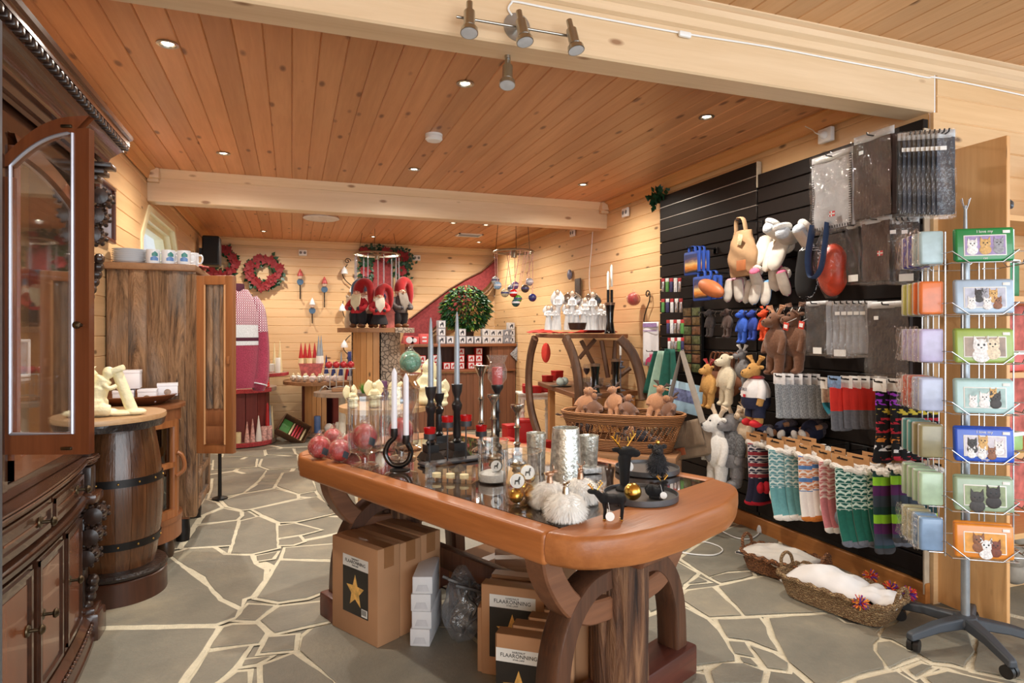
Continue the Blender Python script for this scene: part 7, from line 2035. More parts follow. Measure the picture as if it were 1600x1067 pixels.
WINEG = glass('wine_glass', (236, 238, 242), gloss=1.2)
def wineglass(p, label, dark=True):
 t = thing('wine_glass', label, 'glass', p, group='wine glasses on the wheel shelf')
 MB().lathe([(.035, 0), (.034, .003), (.005, .008), (.004, .08), (.02, .095), (.036, .13), (.038, .165), (.032, .20)], seg=20, cap=False).build('glass', WINEG, t)
 if dark: MB().lathe([(.004, .086), (.021, .099), (.035, .13), (.0375, .155), (.001, .156)], seg=20).build('dark_print', plain('smoky_print', (64, 66, 84), .3, vary=.4, scale=60), t)
for i, (x, y) in enumerate(((881, 600), (889, 602), (897, 604), (919, 604))): wineglass(mid(x + 4, y - 6) + Vector((.12, .10 * (i % 2), 0)), 'wine glass, %s on the wheel shelf' % ('clear one leftmost', 'dark-printed one second', 'dark-printed one third', 'dark-printed one right of the front rim')[i], i > 0)
t = thing('glass_bowl', 'low clear glass bowl on the wheel shelf between rim and vases', 'bowl', mid(926, 606)); MB().lathe([(.07, 0), (.10, .01), (.11, .10), (.107, .10), (.096, .014), (.001, .008)], seg=28, cap=False).build('bowl', WINEG, t)
t = thing('candlestick', 'slim blue-grey metal stand with a white candle at the right of the wheel shelf', 'candlestick', mid(974, 610) + Vector((-.03, 0, 0)))
MB().lathe([(.05, 0), (.045, .008), (.006, .015), (.005, .20), (.04, .215), (.045, .222), (.02, .235), (.02, .26), (.035, .27), (.006, .28), (.005, .33)], seg=16).build('stem', plain('blue_grey_metal', (120, 128, 146), .4, .5), t); MB().lathe([(.011, .33), (.011, .43), (.003, .445)], seg=10).build('candle', WAXW, t)
# white turned-leg table and red boxes
p = at_d(836, 610, 7.35)
t = thing('console_table', 'small white table with turned legs carrying red boxes', 'table', (p.x, p.y, 0), -.2); ztt = .69
m = MB(); m.rbox((0, 0, ztt - .012), (.42, .32, .024), .004); m.box((0, 0, ztt - .05), (.36, .26, .055)); m.build('top', plain('white_paint', (226, 222, 214), .5), t)
for x in (-.16, .16):
 for y in (-.11, .11): MB().lathe([(.016, .006), (.022, .05), (.014, .08), (.020, .3), (.024, .42), (.014, .45), (.026, .48), (.014, .51), (.024, .55), (.024, ztt - .06)], (x, y, 0), 14).build('leg', plain('white_paint', (226, 222, 214), .5), t)
for i, (dx, dy, s, h) in enumerate(((-.13, -.08, .10, .085), (-.02, -.1, .10, .08), (.10, -.05, .11, .075), (-.07, .07, .10, .09))):
 o = thing('red_box', 'red gift box, %s on the white turned-leg table' % ('front left', 'front middle', 'front right', 'rear')[i], 'box', (p.x + dx, p.y + dy, ztt + .001), -.2, group='red boxes on the white table'); MB().rbox((0, 0, h / 2), (s, s, h), .003).build('carton', RED, o); MB().rbox((0, 0, h - .012), (s + .004, s + .004, .02), .002).build('lid', RED, o)
for i, (x, y, s, h, rz) in enumerate(((790, 684, .20, .26, .2), (803, 684, .16, .18, -.3), (818, 686, .20, .16, .1), (833, 690, .22, .2, -.1), (851, 690, .14, .24, .3), (800, 672, .18, .34, .1), (822, 670, .2, .40, -.2))):
 q = at_d(x, y, 6.6 + (.5 if i > 4 else 0)); o = thing('red_box', 'red gift box on the floor by the white table, %s' % ('leftmost', 'second from the left', 'third from the left', 'fourth from the left', 'rightmost', 'rear left', 'tallest, at the rear')[i], 'box', (q.x, q.y, .011), rz, group='red boxes on the floor'); MB().rbox((0, 0, h / 2), (s, s * .9, h), .004).build('carton', RED, o); MB().rbox((0, 0, h - .02), (s + .006, s * .9 + .006, .035), .003).build('lid', RED, o)
 if i == 2: MB().box((0, -.02, h + .001), (.08, .05, .002)).build('white_note', TAGW, o)
# big wicker basket of moose toys on a low wooden crate
t = NT('honey_wicker')
w_ = t.n('ShaderNodeTexWave', {'Vector': t.coord((1, 1, 1)), 'Scale': 26.0, 'Distortion': 2.0, 'Detail': 2.0}, bands_direction='Z')
t.p(col=t.ramp(w_.outputs[0], (.2, srgb(116, 68, 34)), (.75, srgb(190, 130, 78))).outputs[0], rough=.6); t.bump(w_.outputs[0], .8, .015)
HWICK = t.mat
BC = at_d(972, 700, 4.45); BZ = BC.z
ca = atan2(at_d(1040, 655, 4.1).y - at_d(890, 645, 4.35).y, at_d(1040, 655, 4.1).x - at_d(890, 645, 4.35).x)
t = thing('crate', 'low wooden stand under the big wicker basket', 'crate', (BC.x, BC.y, 0), ca); m = MB(); m.rbox((0, 0, BZ - .02), (.80, .42, .035), .004)
for x in (-.36, .36):
 for y in (-.17, .17): m.box((x, y, (BZ - .04) / 2 + .004), (.05, .05, BZ - .045))
m.build('stand', SPOOLW, t)
BSK = thing('wicker_basket', 'big boat-shaped honey wicker basket full of brown moose soft toys', 'basket', (BC.x, BC.y, BZ), ca)
def bsk(a, z, k=0.0):
 e = .34 + .09 * z / .25 - k; f = .155 + .06 * z / .25 - k
 n_ = (abs(cos(a)) ** 2.6 + abs(sin(a)) ** 2.6) ** (-1 / 2.6)
 return (e * n_ * cos(a), f * n_ * sin(a), z)
m = MB(); m.grid(lambda u, v: bsk(u * 2 * pi, .07 * v), 64, 4, True); m.grid(lambda u, v: bsk(u * 2 * pi, .195 + .055 * v), 64, 3, True); m.add([bsk(i * .0982, .004) for i in range(64)], [tuple(range(64))]); m.build('woven_bands', HWICK, BSK, solid=.012)
m = MB()
for z, r in ((.25, .013), (.195, .008), (.075, .008)): m.tube([bsk(i * .0982, z) for i in range(64)], r, 8, True)
m.build('braided_rim', HWICK, BSK)
m = MB()
for i in range(56):
 a = i * 2 * pi / 56
 m.tube([bsk(a, .07), bsk(a + .16, .20)], .0042, 5)
 if i % 2: m.tube([bsk(a, .07), bsk(a, .20)], .0038, 5)
m.build('open_lattice', HWICK, BSK)
rnd = random.Random(9)
for i, (dx, dy, z, rr) in enumerate(((-.33, .02, .14, (-.4, .2, -.4)), (-.20, -.06, .15, (-.9, .1, .3)), (-.06, .03, .16, (-.5, -.3, -.2)), (.07, -.06, .15, (-.9, .2, .5)), (.20, .04, .17, (-.4, .3, .2)), (.31, -.05, .15, (-.8, -.4, -.4)), (-.26, .07, .06, (-1.2, 0, 1.2)), (-.02, -.06, .02, (-1.4, .3, -.6)), (.15, .05, .03, (-1.3, -.2, .9)), (.26, -.03, .02, (-1.3, .1, 2.2)))):
 v = Matrix.Rotation(ca, 3, 'Z') @ Vector((dx, dy, 0))
 toy('brown moose toy in the big wicker basket, %s' % ('leftmost, lying back', 'second from the left, snout up', 'third from the left', 'in the middle with paws up', 'fourth, near the right', 'rightmost by the strap', 'lower layer at the left', 'lower layer in the middle', 'lower layer right of the middle', 'lower layer at the right')[i], (BC.x + v.x, BC.y + v.y, BZ + z + .035), 0, .34, TANFUR if i % 2 == 0 else BRNFUR, DKFUR, group='moose toys in the wicker basket', rot=(rr[0], rr[1], rr[2] + ca), muzzle=TANFUR,
  clothes=None if i < 6 else (plain('dark_jumper', (40, 36, 42), .9, vary=.5, scale=60), DKFUR, DKFUR))
# cream angels and a pot on the pale round table
def cream_angel(px, f, z0, h, label, rz=0):
 p = at_d(px, 640, f); t = thing('angel_figurine', label, 'figurine', (p.x, p.y, z0), rz, group='cream angels beyond the long table'); t.scale = (h,) * 3
 m = MB(); m.ball((0, -.05, .12), (.26, .22, .12), 18, 12); m.tube(bez([(0, 0, .12), (0, .02, .45), (0, -.02, .72)], 4), [.22] * 4 + [.17] * 4 + [.10], 14); m.ball((0, -.03, .86), (.10, .10, .12), 14, 10)
 for k in (-1, 1): m.tube(bez([(k * .15, 0, .62), (k * .22, -.10, .42), (k * .06, -.2, .4)], 4), .055, 8)
 o = m.build('body', IVORY, t); r = o.modifiers.new('join', 'REMESH'); r.mode = 'VOXEL'; r.voxel_size = .03; r.use_smooth_shade = True
 m = MB()
 for k in (-1, 1): m.grid(lambda u, v: (k * (.05 + .34 * u * sin(pi * (.15 + .8 * v))), .16 + .06 * u, .98 - .78 * v + .10 * u), 6, 10)
 m.build('wings', IVORY, t, solid=.03)
ZR = .786
cream_angel(551, 4.95, ZR, .17, 'cream kneeling angel figure, leftmost beyond the glass jars', .5); cream_angel(585, 5.0, ZR, .205, 'larger cream angel with spread wings beyond the glass jars', 0); cream_angel(617, 5.05, ZR, .19, 'cream angel beside the white candles on the far round table', -.5)
cream_angel(665, 5.2, ZR, .36, 'tall cream angel standing behind the silver candles', .2); cream_angel(690, 5.1, ZR, .20, 'cream angel seen between the black candle holders', 0)
p = at_d(572, 615, 5.5); t = thing('potted_plant', 'small green grassy plant in a grey pot beyond the glass jars', 'plant', (p.x, p.y, ZR)); MB().lathe([(.05, 0), (.07, .07), (.066, .07), (.001, .06)], seg=20).build('pot', plain('grey_pot', (128, 124, 122), .7), t); m = MB(); rnd = random.Random(3)
for i in range(160): a, r = rnd.uniform(0, 6.28), rnd.uniform(0, .085); b = Vector((r * .4 * cos(a), r * .4 * sin(a), .06)); e = Vector((r * 1.1 * cos(a), r * 1.1 * sin(a), .06 + rnd.uniform(.05, .11))); s = Vector((-sin(a), cos(a), 0)) * .006; m.add([b - s, b + s, e], [(0, 1, 2)])
m.build('grass_tuft', plain('fresh_green_grass', (82, 150, 60), .6, vary=.3), t, sharp=0, fix=False)
p = at_d(599, 600, 5.55); candle((p.x, p.y, ZR), .035, .17, plain('purple_wax', (84, 44, 84), .45, vary=.1), 'purple pillar candle beyond the white tapers', 'pillar')
p = at_d(618, 610, 5.3); t = thing('dish', 'blue and white dish on the pale round table', 'dish', (p.x + .05, p.y + .05, ZR)); MB().lathe([(.05, 0), (.09, .015), (.092, .018), (.05, .006), (.001, .005)], seg=24).build('dish', plain('blue_white_glaze', (150, 176, 206), .25, vary=.3, scale=30), t)
# ================================================================ ON THE LONG TABLE
ZW = ZT + .0005
def tt(px, py): return at_z(px, py, ZW)
def fwd(p): return p.x * sin(YAW) + p.y * cos(YAW)
GL = glass('display_glass', (246, 248, 248), gloss=1.8)
BLKW = plain('satin_black_wood', (30, 28, 29), .32, coat=.2)
for x, y, r, l in ((499, 716, .052, 'red ball candle in cellophane, leftmost on the table corner'), (531, 721, .050, 'red-orange ball candle in cellophane, second from the table corner'), (520, 699, .048, 'ball candle in cellophane behind the two front ones'), (549, 706, .046, 'ball candle in cellophane close beside the footed glass jar')):
 bagged_ball(tt(x, y), r, APPLE, l, x in (499, 531), 'red ball candles at the table corner')
def jar(px, py, r, h, label, foot=True, name='glass_jar'):
 p = tt(px, py); t = thing(name, label, 'glass vessel', p)
 z = .055 if foot else 0
 prof = ([(r * .85, 0), (r * .82, .006), (r * .2, .014), (r * .16, .035), (r * .35, .05)] if foot else [(.001, .003), (r * .9, .002)]) + [(r * .96, z + .012), (r, z + .03), (r * 1.0, h * .94), (r * 1.04, h)]
 MB().lathe(prof, seg=36, cap=False).build('vessel', GL, t); MB().tube([(r * 1.04 * cos(i * .1963), r * 1.04 * sin(i * .1963), h) for i in range(32)], .0025, 6, True).build('rim', GL, t)
 return p, z
p, z = jar(570, 727, .075, .30, 'tall footed clear glass jar with a red ball candle, left on the table'); bagged_ball(p + Vector((0, 0, z + .016)), .056, APPLE, 'red ball candle in cellophane inside the left footed glass jar')
p, z = jar(627, 716, .082, .33, 'wide clear glass hurricane jar behind the white tapers'); bagged_ball(p + Vector((0, 0, z + .018)), .058, APPLE, 'red ball candle inside the hurricane jar behind the white tapers', False)
jar(598, 702, .07, .27, 'plain clear glass cylinder between the two jars', False)
p = tt(641, 700); f = fwd(p); t = thing('glass_stand', 'tall bronze-tinted glass pedestal carrying a green ball candle', 'candle stand', p); hS = (700 - 583) / FOC * f
MB().lathe([(.06, 0), (.058, .006), (.014, .02), (.012, hS * .5), (.022, hS * .55), (.045, hS * .72), (.05, hS * .82), (.03, hS * .9), (.062, hS * .98), (.062, hS), (.001, hS)], seg=32).build('stand', glass('bronze_glass', (214, 186, 160), gloss=1.6, body=.12), t)
bagged_ball(p + Vector((0, 0, hS + .001)), .056, plain('green_striped_wax', (96, 152, 126), .4, vary=.3, scale=30), 'green striped ball candle in cellophane on the tall glass pedestal', False)
# horseshoe holder with two white tapers
p = tt(625, 733); f = fwd(p); k = f / FOC
t = thing('candle_holder', 'black horseshoe-shaped iron holder with two white taper candles', 'candle holder', p, -YAW)
P = [(-9 * k, 0, 60 * k), (-9 * k, 0, 50 * k), (-18 * k, 0, 40 * k), (-23 * k, 0, 24 * k), (-14 * k, 0, 9 * k), (0, 0, 6 * k), (12 * k, 0, 12 * k), (17 * k, 0, 28 * k), (11 * k, -.01, 44 * k), (10 * k, -.01, 52 * k)]
MB().tube(bez(P, 5), .0115, 12).build('horseshoe', plain('black_gloss_glaze', (16, 15, 17), .08, coat=.5), t); MB().lathe([(.045, 0), (.042, .005), (.001, .007)], seg=20).build('foot', BLKW, t)
for x, z0, z1, y in ((-9, 50, 158, 0), (10, 40, 150, -.01)):
 MB().lathe([(.012, z0 * k), (.0155, (z0 + 2) * k), (.0155, (z0 + 14) * k), (.012, (z0 + 14) * k)], (x * k, y, 0), 16).build('cup', BLKW, t); MB().lathe([(.0125, (z0 + 10) * k), (.0118, (z1 - 8) * k), (.009, (z1 - 5) * k), (.002, z1 * k)], (x * k, y, 0), 14).build('candle', plain('white_taper_wax', (236, 236, 244), .4, vary=.02), t)
# turned black holders with silver tapers
for x, yb, yc, ytop, l in ((673, 722, 610, 502, 'turned black wooden candlestick with silver taper, left of three'), (686, 706, 620, 536, 'turned black candlestick with silver taper, standing behind the other two'), (714, 718, 606, 493, 'turned black wooden candlestick with silver taper, right of three')):
 p = tt(x, yb - 6); k = fwd(p) / FOC; H_ = (yb - yc) * k; t = thing('candlestick', l, 'candlestick', p, .25, group='black candlesticks with silver tapers')
 m = MB(); m.add([(-.05, -.05, 0), (.05, -.05, 0), (.05, .05, 0), (-.05, .05, 0), (-.034, -.034, .03), (.034, -.034, .03), (.034, .034, .03), (-.034, .034, .03)], [(0, 1, 5, 4), (1, 2, 6, 5), (2, 3, 7, 6), (3, 0, 4, 7), (4, 5, 6, 7), (3, 2, 1, 0)]); m.box((0, 0, .048), (.058, .058, .036))
 m.lathe([(.018, .066), (.024, .075), (.016, .085), (.020, .1), (.017, H_ * .62), (.024, H_ * .66), (.026, H_ * .72), (.015, H_ * .77), (.014, H_ * .82), (.024, H_ * .9), (.028, H_), (.014, H_ - .004)], seg=20); m.build('turned_stand', BLKW, t, sharp=30)
 Ht = (yb - ytop) * k; MB().lathe([(.0135, H_ - .006), (.0125, H_ + (Ht - H_) * .6), (.006, Ht - .02), (.002, Ht)], seg=12).build('silver_taper', plain('silver_grey_wax', (158, 166, 174), .4, .3, vary=.1), t)
# four red tealight cups on thin stems
a, b = tt(664, 728), tt(752, 716); t = thing('tealight_holder', 'dark metal bar with four red glass tealight cups on thin stems', 'candle holder', a); I_ = t.matrix_basis.inverted()
m = mbw(t); d = (b - a); m.rbox((a + b) / 2 + Vector((0, 0, .006)), (d.length + .04, .07, .012), .003, rz=atan2(d.y, d.x))
RGL = glass('red_tealight_glass', (214, 30, 34), gloss=1.0, body=.5)
for x, yc in ((671, 682), (698, 664), (727, 662), (752, 678)):
 q = a + d * ((x - 664) / 88.0); k = fwd(q) / FOC; q2 = Vector((q.x, q.y, EYE - (yc - HOR) * k)); m.cyl((q.x, q.y, ZW + .01), q2, .0035, 8); m.lathe([(.004, -.012), (.026, -.010), (.027, .014), (.024, .014), (.001, -.004)], q2, 20)
 g = mbw(t); g.lathe([(.024, .012), (.027, .04), (.025, .04), (.021, .016)], q2, 20); g.build('red_cup', RGL, t); g = mbw(t); g.lathe([(.018, .014), (.018, .028), (.001, .028)], q2, 14); g.build('tealight', plain('dark_red_wax', (150, 24, 28), .4), t)
m.build('stand', plain('dark_grey_metal', (70, 70, 74), .45, .5), t)
# wavy glass block, cylinders, ornaments
a, b = tt(668, 748), tt(740, 752); t = thing('glass_holder', 'clear wavy-topped oblong glass candle holder on the dark table glass', 'candle holder', (a + b) / 2, atan2((b - a).y, (b - a).x)); L = (b - a).length
m = MB()
for s in (-1, 1): m.grid(lambda u, v: ((u - .5) * L, s * (.03 - .004 * v), v * (.062 + .010 * sin(u * 19))), 40, 4)
for u in (-.5, .5): m.quad((u * L, -.03, 0), (u * L, .03, 0), (u * L, .026, .062), (u * L, -.026, .062))
m.grid(lambda u, v: ((u - .5) * L, (v - .5) * .056, .012), 6, 2); m.build('glass_body', GL, t, sharp=0)
for i in (-1, 0, 1): MB().lathe([(.018, .0125), (.018, .026), (.001, .026)], (i * L * .3, 0, 0), 14).build('tealight', WAXC, t)
p = tt(770, 752); jar(770, 752, .060, .165, 'clear glass cylinder with white sand and a round tag, left of two', False, 'glass_cylinder')
tag(MB().lathe([(.001, .006), (.055, .006), (.055, .034), (.03, .044), (.001, .040)], seg=28).build('white_sand', plain('white_sand_grains', (236, 234, 230), .9, vary=.1, scale=160, bump=.6, bscale=300), loc=p), 'white sand in the left glass cylinder', 'sand')
p2 = tt(816, 784); jar(816, 784, .066, .178, 'clear glass cylinder with golden balls and round deer tags, right of two', False, 'glass_cylinder')
def gold_ball(c, r, label, tagd=None, mt=None):
 t = thing('gold_ornament', label, 'ornament', c, -YAW); MB().ball((0, 0, 0), r, 24, 16).build('ball', mt or GOLD, t)
 if tagd:
  R_ = Matrix.Rotation(pi / 2, 3, 'X'); d = MB(); d.lathe([(r * .95, 0), (r * .95, .002), (.001, .002)], (tagd, -r * .95, .004), 24, rot=R_); d = d.build('round_tag', TAGW, t)
  m = MB(); s = r * .5; m.prism([(tagd + x * s, .004 + y * s) for x, y in ((-.7, -.9), (-.45, -.9), (-.35, -.2), (.25, -.2), (.4, -.9), (.65, -.9), (.6, .2), (.9, .5), (.75, .75), (.95, 1.1), (.5, 1.2), (.35, .6), (.1, .25), (-.6, .25))], -r * .95 - .0035, -r * .95 - .0025, 'y'); m.build('deer_print', BLACK, d, sharp=0)
for dx, dy, z, r, tg, l in ((-.030, -.022, .030, .026, None, 'gold ball, lower left in the right glass cylinder'), (.024, -.026, .030, .027, None, 'gold ball, lower right in the right glass cylinder'), (.028, .026, .031, .026, None, 'gold ball at the back of the right glass cylinder'), (-.022, -.020, .081, .026, -.004, 'gold ball with white deer tag, left in the right glass cylinder'), (.020, .006, .102, .026, .002, 'gold ball with white deer tag, uppermost in the right glass cylinder'), (.036, .022, .078, .020, None, 'small gold ball by the upper tag in the right glass cylinder')):
 gold_ball(p2 + Vector((dx, dy, z)), r, l, tg)
gold_ball(p + Vector((.012, -.02, .065)), .022, 'ornament with white deer tag lying on the white sand', -.004, plain('dark_olive_ball', (70, 62, 44), .3, .5))
MERC = plain('mercury_silver_glass', (226, 224, 212), .3, .75, vary=.4, scale=60, bump=.25, bscale=90)
for x, yb, yt, rt, rb, l in ((884, 752, 668, .053, .066, 'large speckled mercury-glass vase, tallest of three'), (838, 738, 676, .042, .036, 'small mercury-glass vase half hidden left of the tall one'), (920, 737, 680, .042, .036, 'small mercury-glass vase on a glass block right of the tall one')):
 p = tt(x, yb); h = (yb - yt) * fwd(p) / FOC; t = thing('vase', l, 'vase', p, group='mercury-glass vases'); z0 = .026 if x == 920 else 0
 if z0: MB().rbox((0, 0, .0125), (.085, .085, .025), .006).build('glass_block', plain('speckled_glass_block', (200, 204, 206), .2, vary=.4, scale=90), t)
 MB().lathe([(rb * .9, z0), (rb, z0 + .006), (rt, h), (rt * .94, h), (rb * .9, z0 + .02), (.001, z0 + .014)], seg=36).build('body', MERC, t)
 MB().lathe([(rt * .945, h - .004), (rt * .945 + (rb - rt) * .15, h * .8)], seg=36, cap=False).build('gilt_inside', GOLD, t)
# furry pumpkins
FUR = plain('long_white_fur', (250, 248, 244), .8, vary=.06)
def fur_mesh(R, n, seed):
 rnd = random.Random(seed); m = MB()
 for i in range(n):
  z = rnd.uniform(-.9, 1); a = rnd.uniform(0, 2 * pi); s = sqrt(1 - z * z); d = Vector((s * cos(a), s * sin(a), z)); k = 1 - .10 * abs(sin(a * 4)); b = Vector((d.x * R * k, d.y * R * k, R * .72 + d.z * R * .70))
  e = b + d * .018 + Vector((rnd.uniform(-1, 1), rnd.uniform(-1, 1), -1.5)) * .009; e.z = max(e.z, .001); w = d.cross(Vector((0, 0, 1))); w = (w.normalized() if w.length > .01 else Vector((1, 0, 0))) * .0016
  m.add([b - w, b + w, e], [(0, 1, 2)])
 m.ball((0, 0, R * .72), (R * .98, R * .98, R * .70), 24, 14); return m
for i, (x, y, l) in enumerate(((884, 812, 'white furry pumpkin ornament with silver deer stalk, in front of the vases'), (859, 792, 'white furry pumpkin ornament, behind left of the front one'), (907, 785, 'white furry pumpkin ornament, behind right of the front one'))):
 t = thing('fur_pumpkin', l, 'ornament', tt(x, y), i * 1.3, group='furry pumpkins'); f = fur_mesh(.058, 3000, i).build('fur', FUR, t, sharp=0, fix=False)
 m = MB(); m.lathe([(.012, .080), (.010, .10), (.006, .108)], seg=10); m.ball((0, 0, .112), (.010, .016, .009)); m.ball((0, -.018, .120), (.006, .010, .006))
 for k in (-1, 1): m.tube([(k * .004, -.014, .124), (k * .014, -.012, .134), (k * .012, -.012, .142)], .0016, 5)
 m.build('deer_stalk', SILVER if i == 0 else plain('copper_stalk', (176, 140, 116), .3, .8, vary=.3, scale=90), t)
# trays and black reindeer
TRAY = plain('dark_pewter_tray', (88, 88, 90), .4, .5, vary=.15)
for i, (x, y, r, l) in enumerate(((1001, 778, .132, 'round dark metal tray in front on the table end'), (1011, 736, .135, 'round dark metal tray set back on the table end'))):
 t = thing('serving_tray', l, 'tray', tt(x, y)); MB().lathe([(r * .98, .0), (r, .003), (r, .022), (r * .975, .022), (r * .96, .010), (.001, .009)], seg=48).build('tray', TRAY, t)
BDEER = plain('black_textured_resin', (30, 30, 33), .4, vary=.3, scale=120, bump=1.0, bscale=260)
def deer(p, rz, s, label, pose):
 t = thing('reindeer_figurine', label, 'figurine', p, rz); t.scale = (s,) * 3; m = MB()
 if pose == 'stand':
  m.ball((0, 0, .55), (.34, .15, .16)); m.ball((.22, 0, .56), (.16, .15, .17)); m.ball((-.22, 0, .58), (.16, .14, .16)); m.tube([(-.30, 0, .60), (-.44, 0, .74)], [.11, .085], 10); m.ball((-.54, 0, .76), (.15, .08, .08)); hd = (-.46, .80)
  for x in (-.22, .24):
   for y in (-.09, .09): m.tube([(x, y, .48), (x + .02, y, .26), (x, y, .03)], [.075, .045, .04], 8)
 elif pose == 'lie':
  m.ball((0, 0, .22), (.34, .22, .21)); m.ball((-.18, -.05, .32), (.18, .16, .17)); m.tube([(.18, 0, .30), (.28, 0, .52)], [.12, .08], 10); m.ball((.34, -.02, .58), (.14, .08, .08)); m.tube([(-.2, -.18, .08), (.15, -.24, .06)], .06, 8); hd = (.26, .62)
 else:
  m.lathe([(.2, 0), (.2, .04), (.10, .10), (.12, .4), (.15, .72), (.11, .8)], seg=18); m.ball((.06, 0, .86), (.22, .12, .12)); m.ball((.24, 0, .82), (.12, .09, .09)); m.ball((-.16, 0, .9), (.13, .04, .06)); hd = (-.02, .96)
 o = m.build('body', BDEER, t); r = o.modifiers.new('join', 'REMESH'); r.mode = 'VOXEL'; r.voxel_size = .022; r.use_smooth_shade = True
 g = MB(); q = 1.5 if pose == 'bust' else 1
 for k in (-1, 1):
  A = lambda s, z: (hd[0] + k * s * .85 * q, k * s * .5 * q, hd[1] + z * q); g.tube(bez([A(.04, -.03), A(.14, .08), A(.24, .18)], 4), .018, 6)
  for j in range(3): b = Vector(A(.10 + .05 * j, .05 + .045 * j)); g.tube([b, b + Vector((-k * .03, -.03, .10 * q))], .014, 6)
 g.build('gold_antlers', GOLD, t)
 if pose == 'stand':
  for x in (-.22, .24):
   for y in (-.09, .09): MB().ball((x, y, .025), (.045, .04, .028), 8, 6).build('gold_hoof', GOLD, t)
 if pose != 'bust': MB().lathe([(.12, 0), (.12, .012), (.001, .014)], (.30 if pose == 'lie' else -.08, -.26, .16), 20, rot=Matrix.Rotation(pi / 2 - .3, 3, 'X')).build('paper_tag', TAGW, t); MB().tube([(.2 if pose == 'lie' else -.12, -.14, .5), (.26 if pose == 'lie' else -.08, -.25, .26)], .006, 4).build('tag_string', TAGW, t)
p = tt(957, 812); deer(p, -YAW - .1, .058 / .5, 'small standing black reindeer with gold antlers and hooves before the front tray', 'stand')
p = tt(1023, 782); deer(p + Vector((0, 0, .0105)), -YAW - .2, .098, 'small lying black reindeer with gold antlers and white tag on the front tray', 'lie')
p = tt(980, 772); deer(p + Vector((0, .02, .0105)), -YAW, .165, 'black deer bust with wide gold antlers rising from the front tray', 'bust')
p = tt(1027, 747) + Vector((0, 0, .0105)); t = thing('moose_figurine', 'fluffy black sitting moose figure on the rear tray', 'figurine', p, -YAW)
rnd = random.Random(4); m = MB(); m.ball((0, 0, .05), (.038, .034, .05)); m.ball((0, -.004, .105), (.024, .022, .026)); m.ball((0, -.024, .10), (.013, .016, .012))
for k in (-1, 1): m.ball((k * .028, 0, .118), (.012, .006, .01)); m.ball((k * .02, -.03, .008), (.014, .02, .009))
m.build('body', BDEER, t); m = MB()
for i in range(700): z, a = rnd.uniform(-.8, 1), rnd.uniform(0, 6.28); s = sqrt(1 - z * z); b = Vector((.036 * s * cos(a), .032 * s * sin(a), .052 + .046 * z)); m.add([b, b + Vector((.002, 0, 0)), b + Vector((s * cos(a), s * sin(a), z - .6)) * .017], [(0, 1, 2)])
m.build('fluff', plain('black_fluff', (40, 40, 46), .8), t, sharp=0, fix=False); MB().ball((0, -.008, .136), (.009, .006, .010), 10, 8).build('gold_tuft', GOLD, t)
gold_ball(tt(991, 788) + Vector((0, .01, .042)), .030, 'gold egg-shaped ornament between the reindeer on the front tray')
p = tt(978, 742); gold_ball(p + Vector((0, 0, .035)), .024, 'small gold ornament with a round deer tag on the rear tray', .004)
# silver candlesticks and hurricane lamp
def stick(x, yb, yt, label, mt, cup=True):
 p = tt(x, yb); h = (yb - yt) * fwd(p) / FOC; t = thing('candlestick', label, 'candlestick', p)
 MB().lathe([(.048, 0), (.045, .008), (.02, .022), (.024, .035), (.010, .05), (.012, h * .3), (.018, h * .33), (.011, h * .36), (.011, h * .58), (.017, h * .61), (.011, h * .64), (.011, h * .86), (.018, h * .9), (.03, h * .96), (.044 if cup else .03, h), (.012, h - .005)], seg=22).build('stand', mt, t); return p, h, t
stick(752, 704, 571, 'tall slim silver candlestick left of the hurricane lamp', SILVER); stick(808, 722, 632, 'silver candlestick with flat top before the red boxes', SILVER, False)
stick(771, 714, 616, 'silvery glass twisted stick behind the black lamp foot', plain('silvered_glass', (190, 184, 172), .15, .9, vary=.4, scale=60), False)
p, h, t = stick(777, 708, 601, 'glass hurricane lamp with red candle on a black turned foot', BLKW, False)
MB().lathe([(.026, h), (.046, h + .03), (.048, h + .07), (.036, h + .105), (.052, h + .145)], seg=32, cap=False).build('glass_chimney', glass('ribbed_glass', (236, 230, 226), gloss=1.5, body=.07, bump=.4, bscale=60), t); MB().lathe([(.026, h + .002), (.026, h + .085), (.001, h + .082)], seg=18).build('red_candle', plain('coral_wax', (206, 64, 70), .4), t)
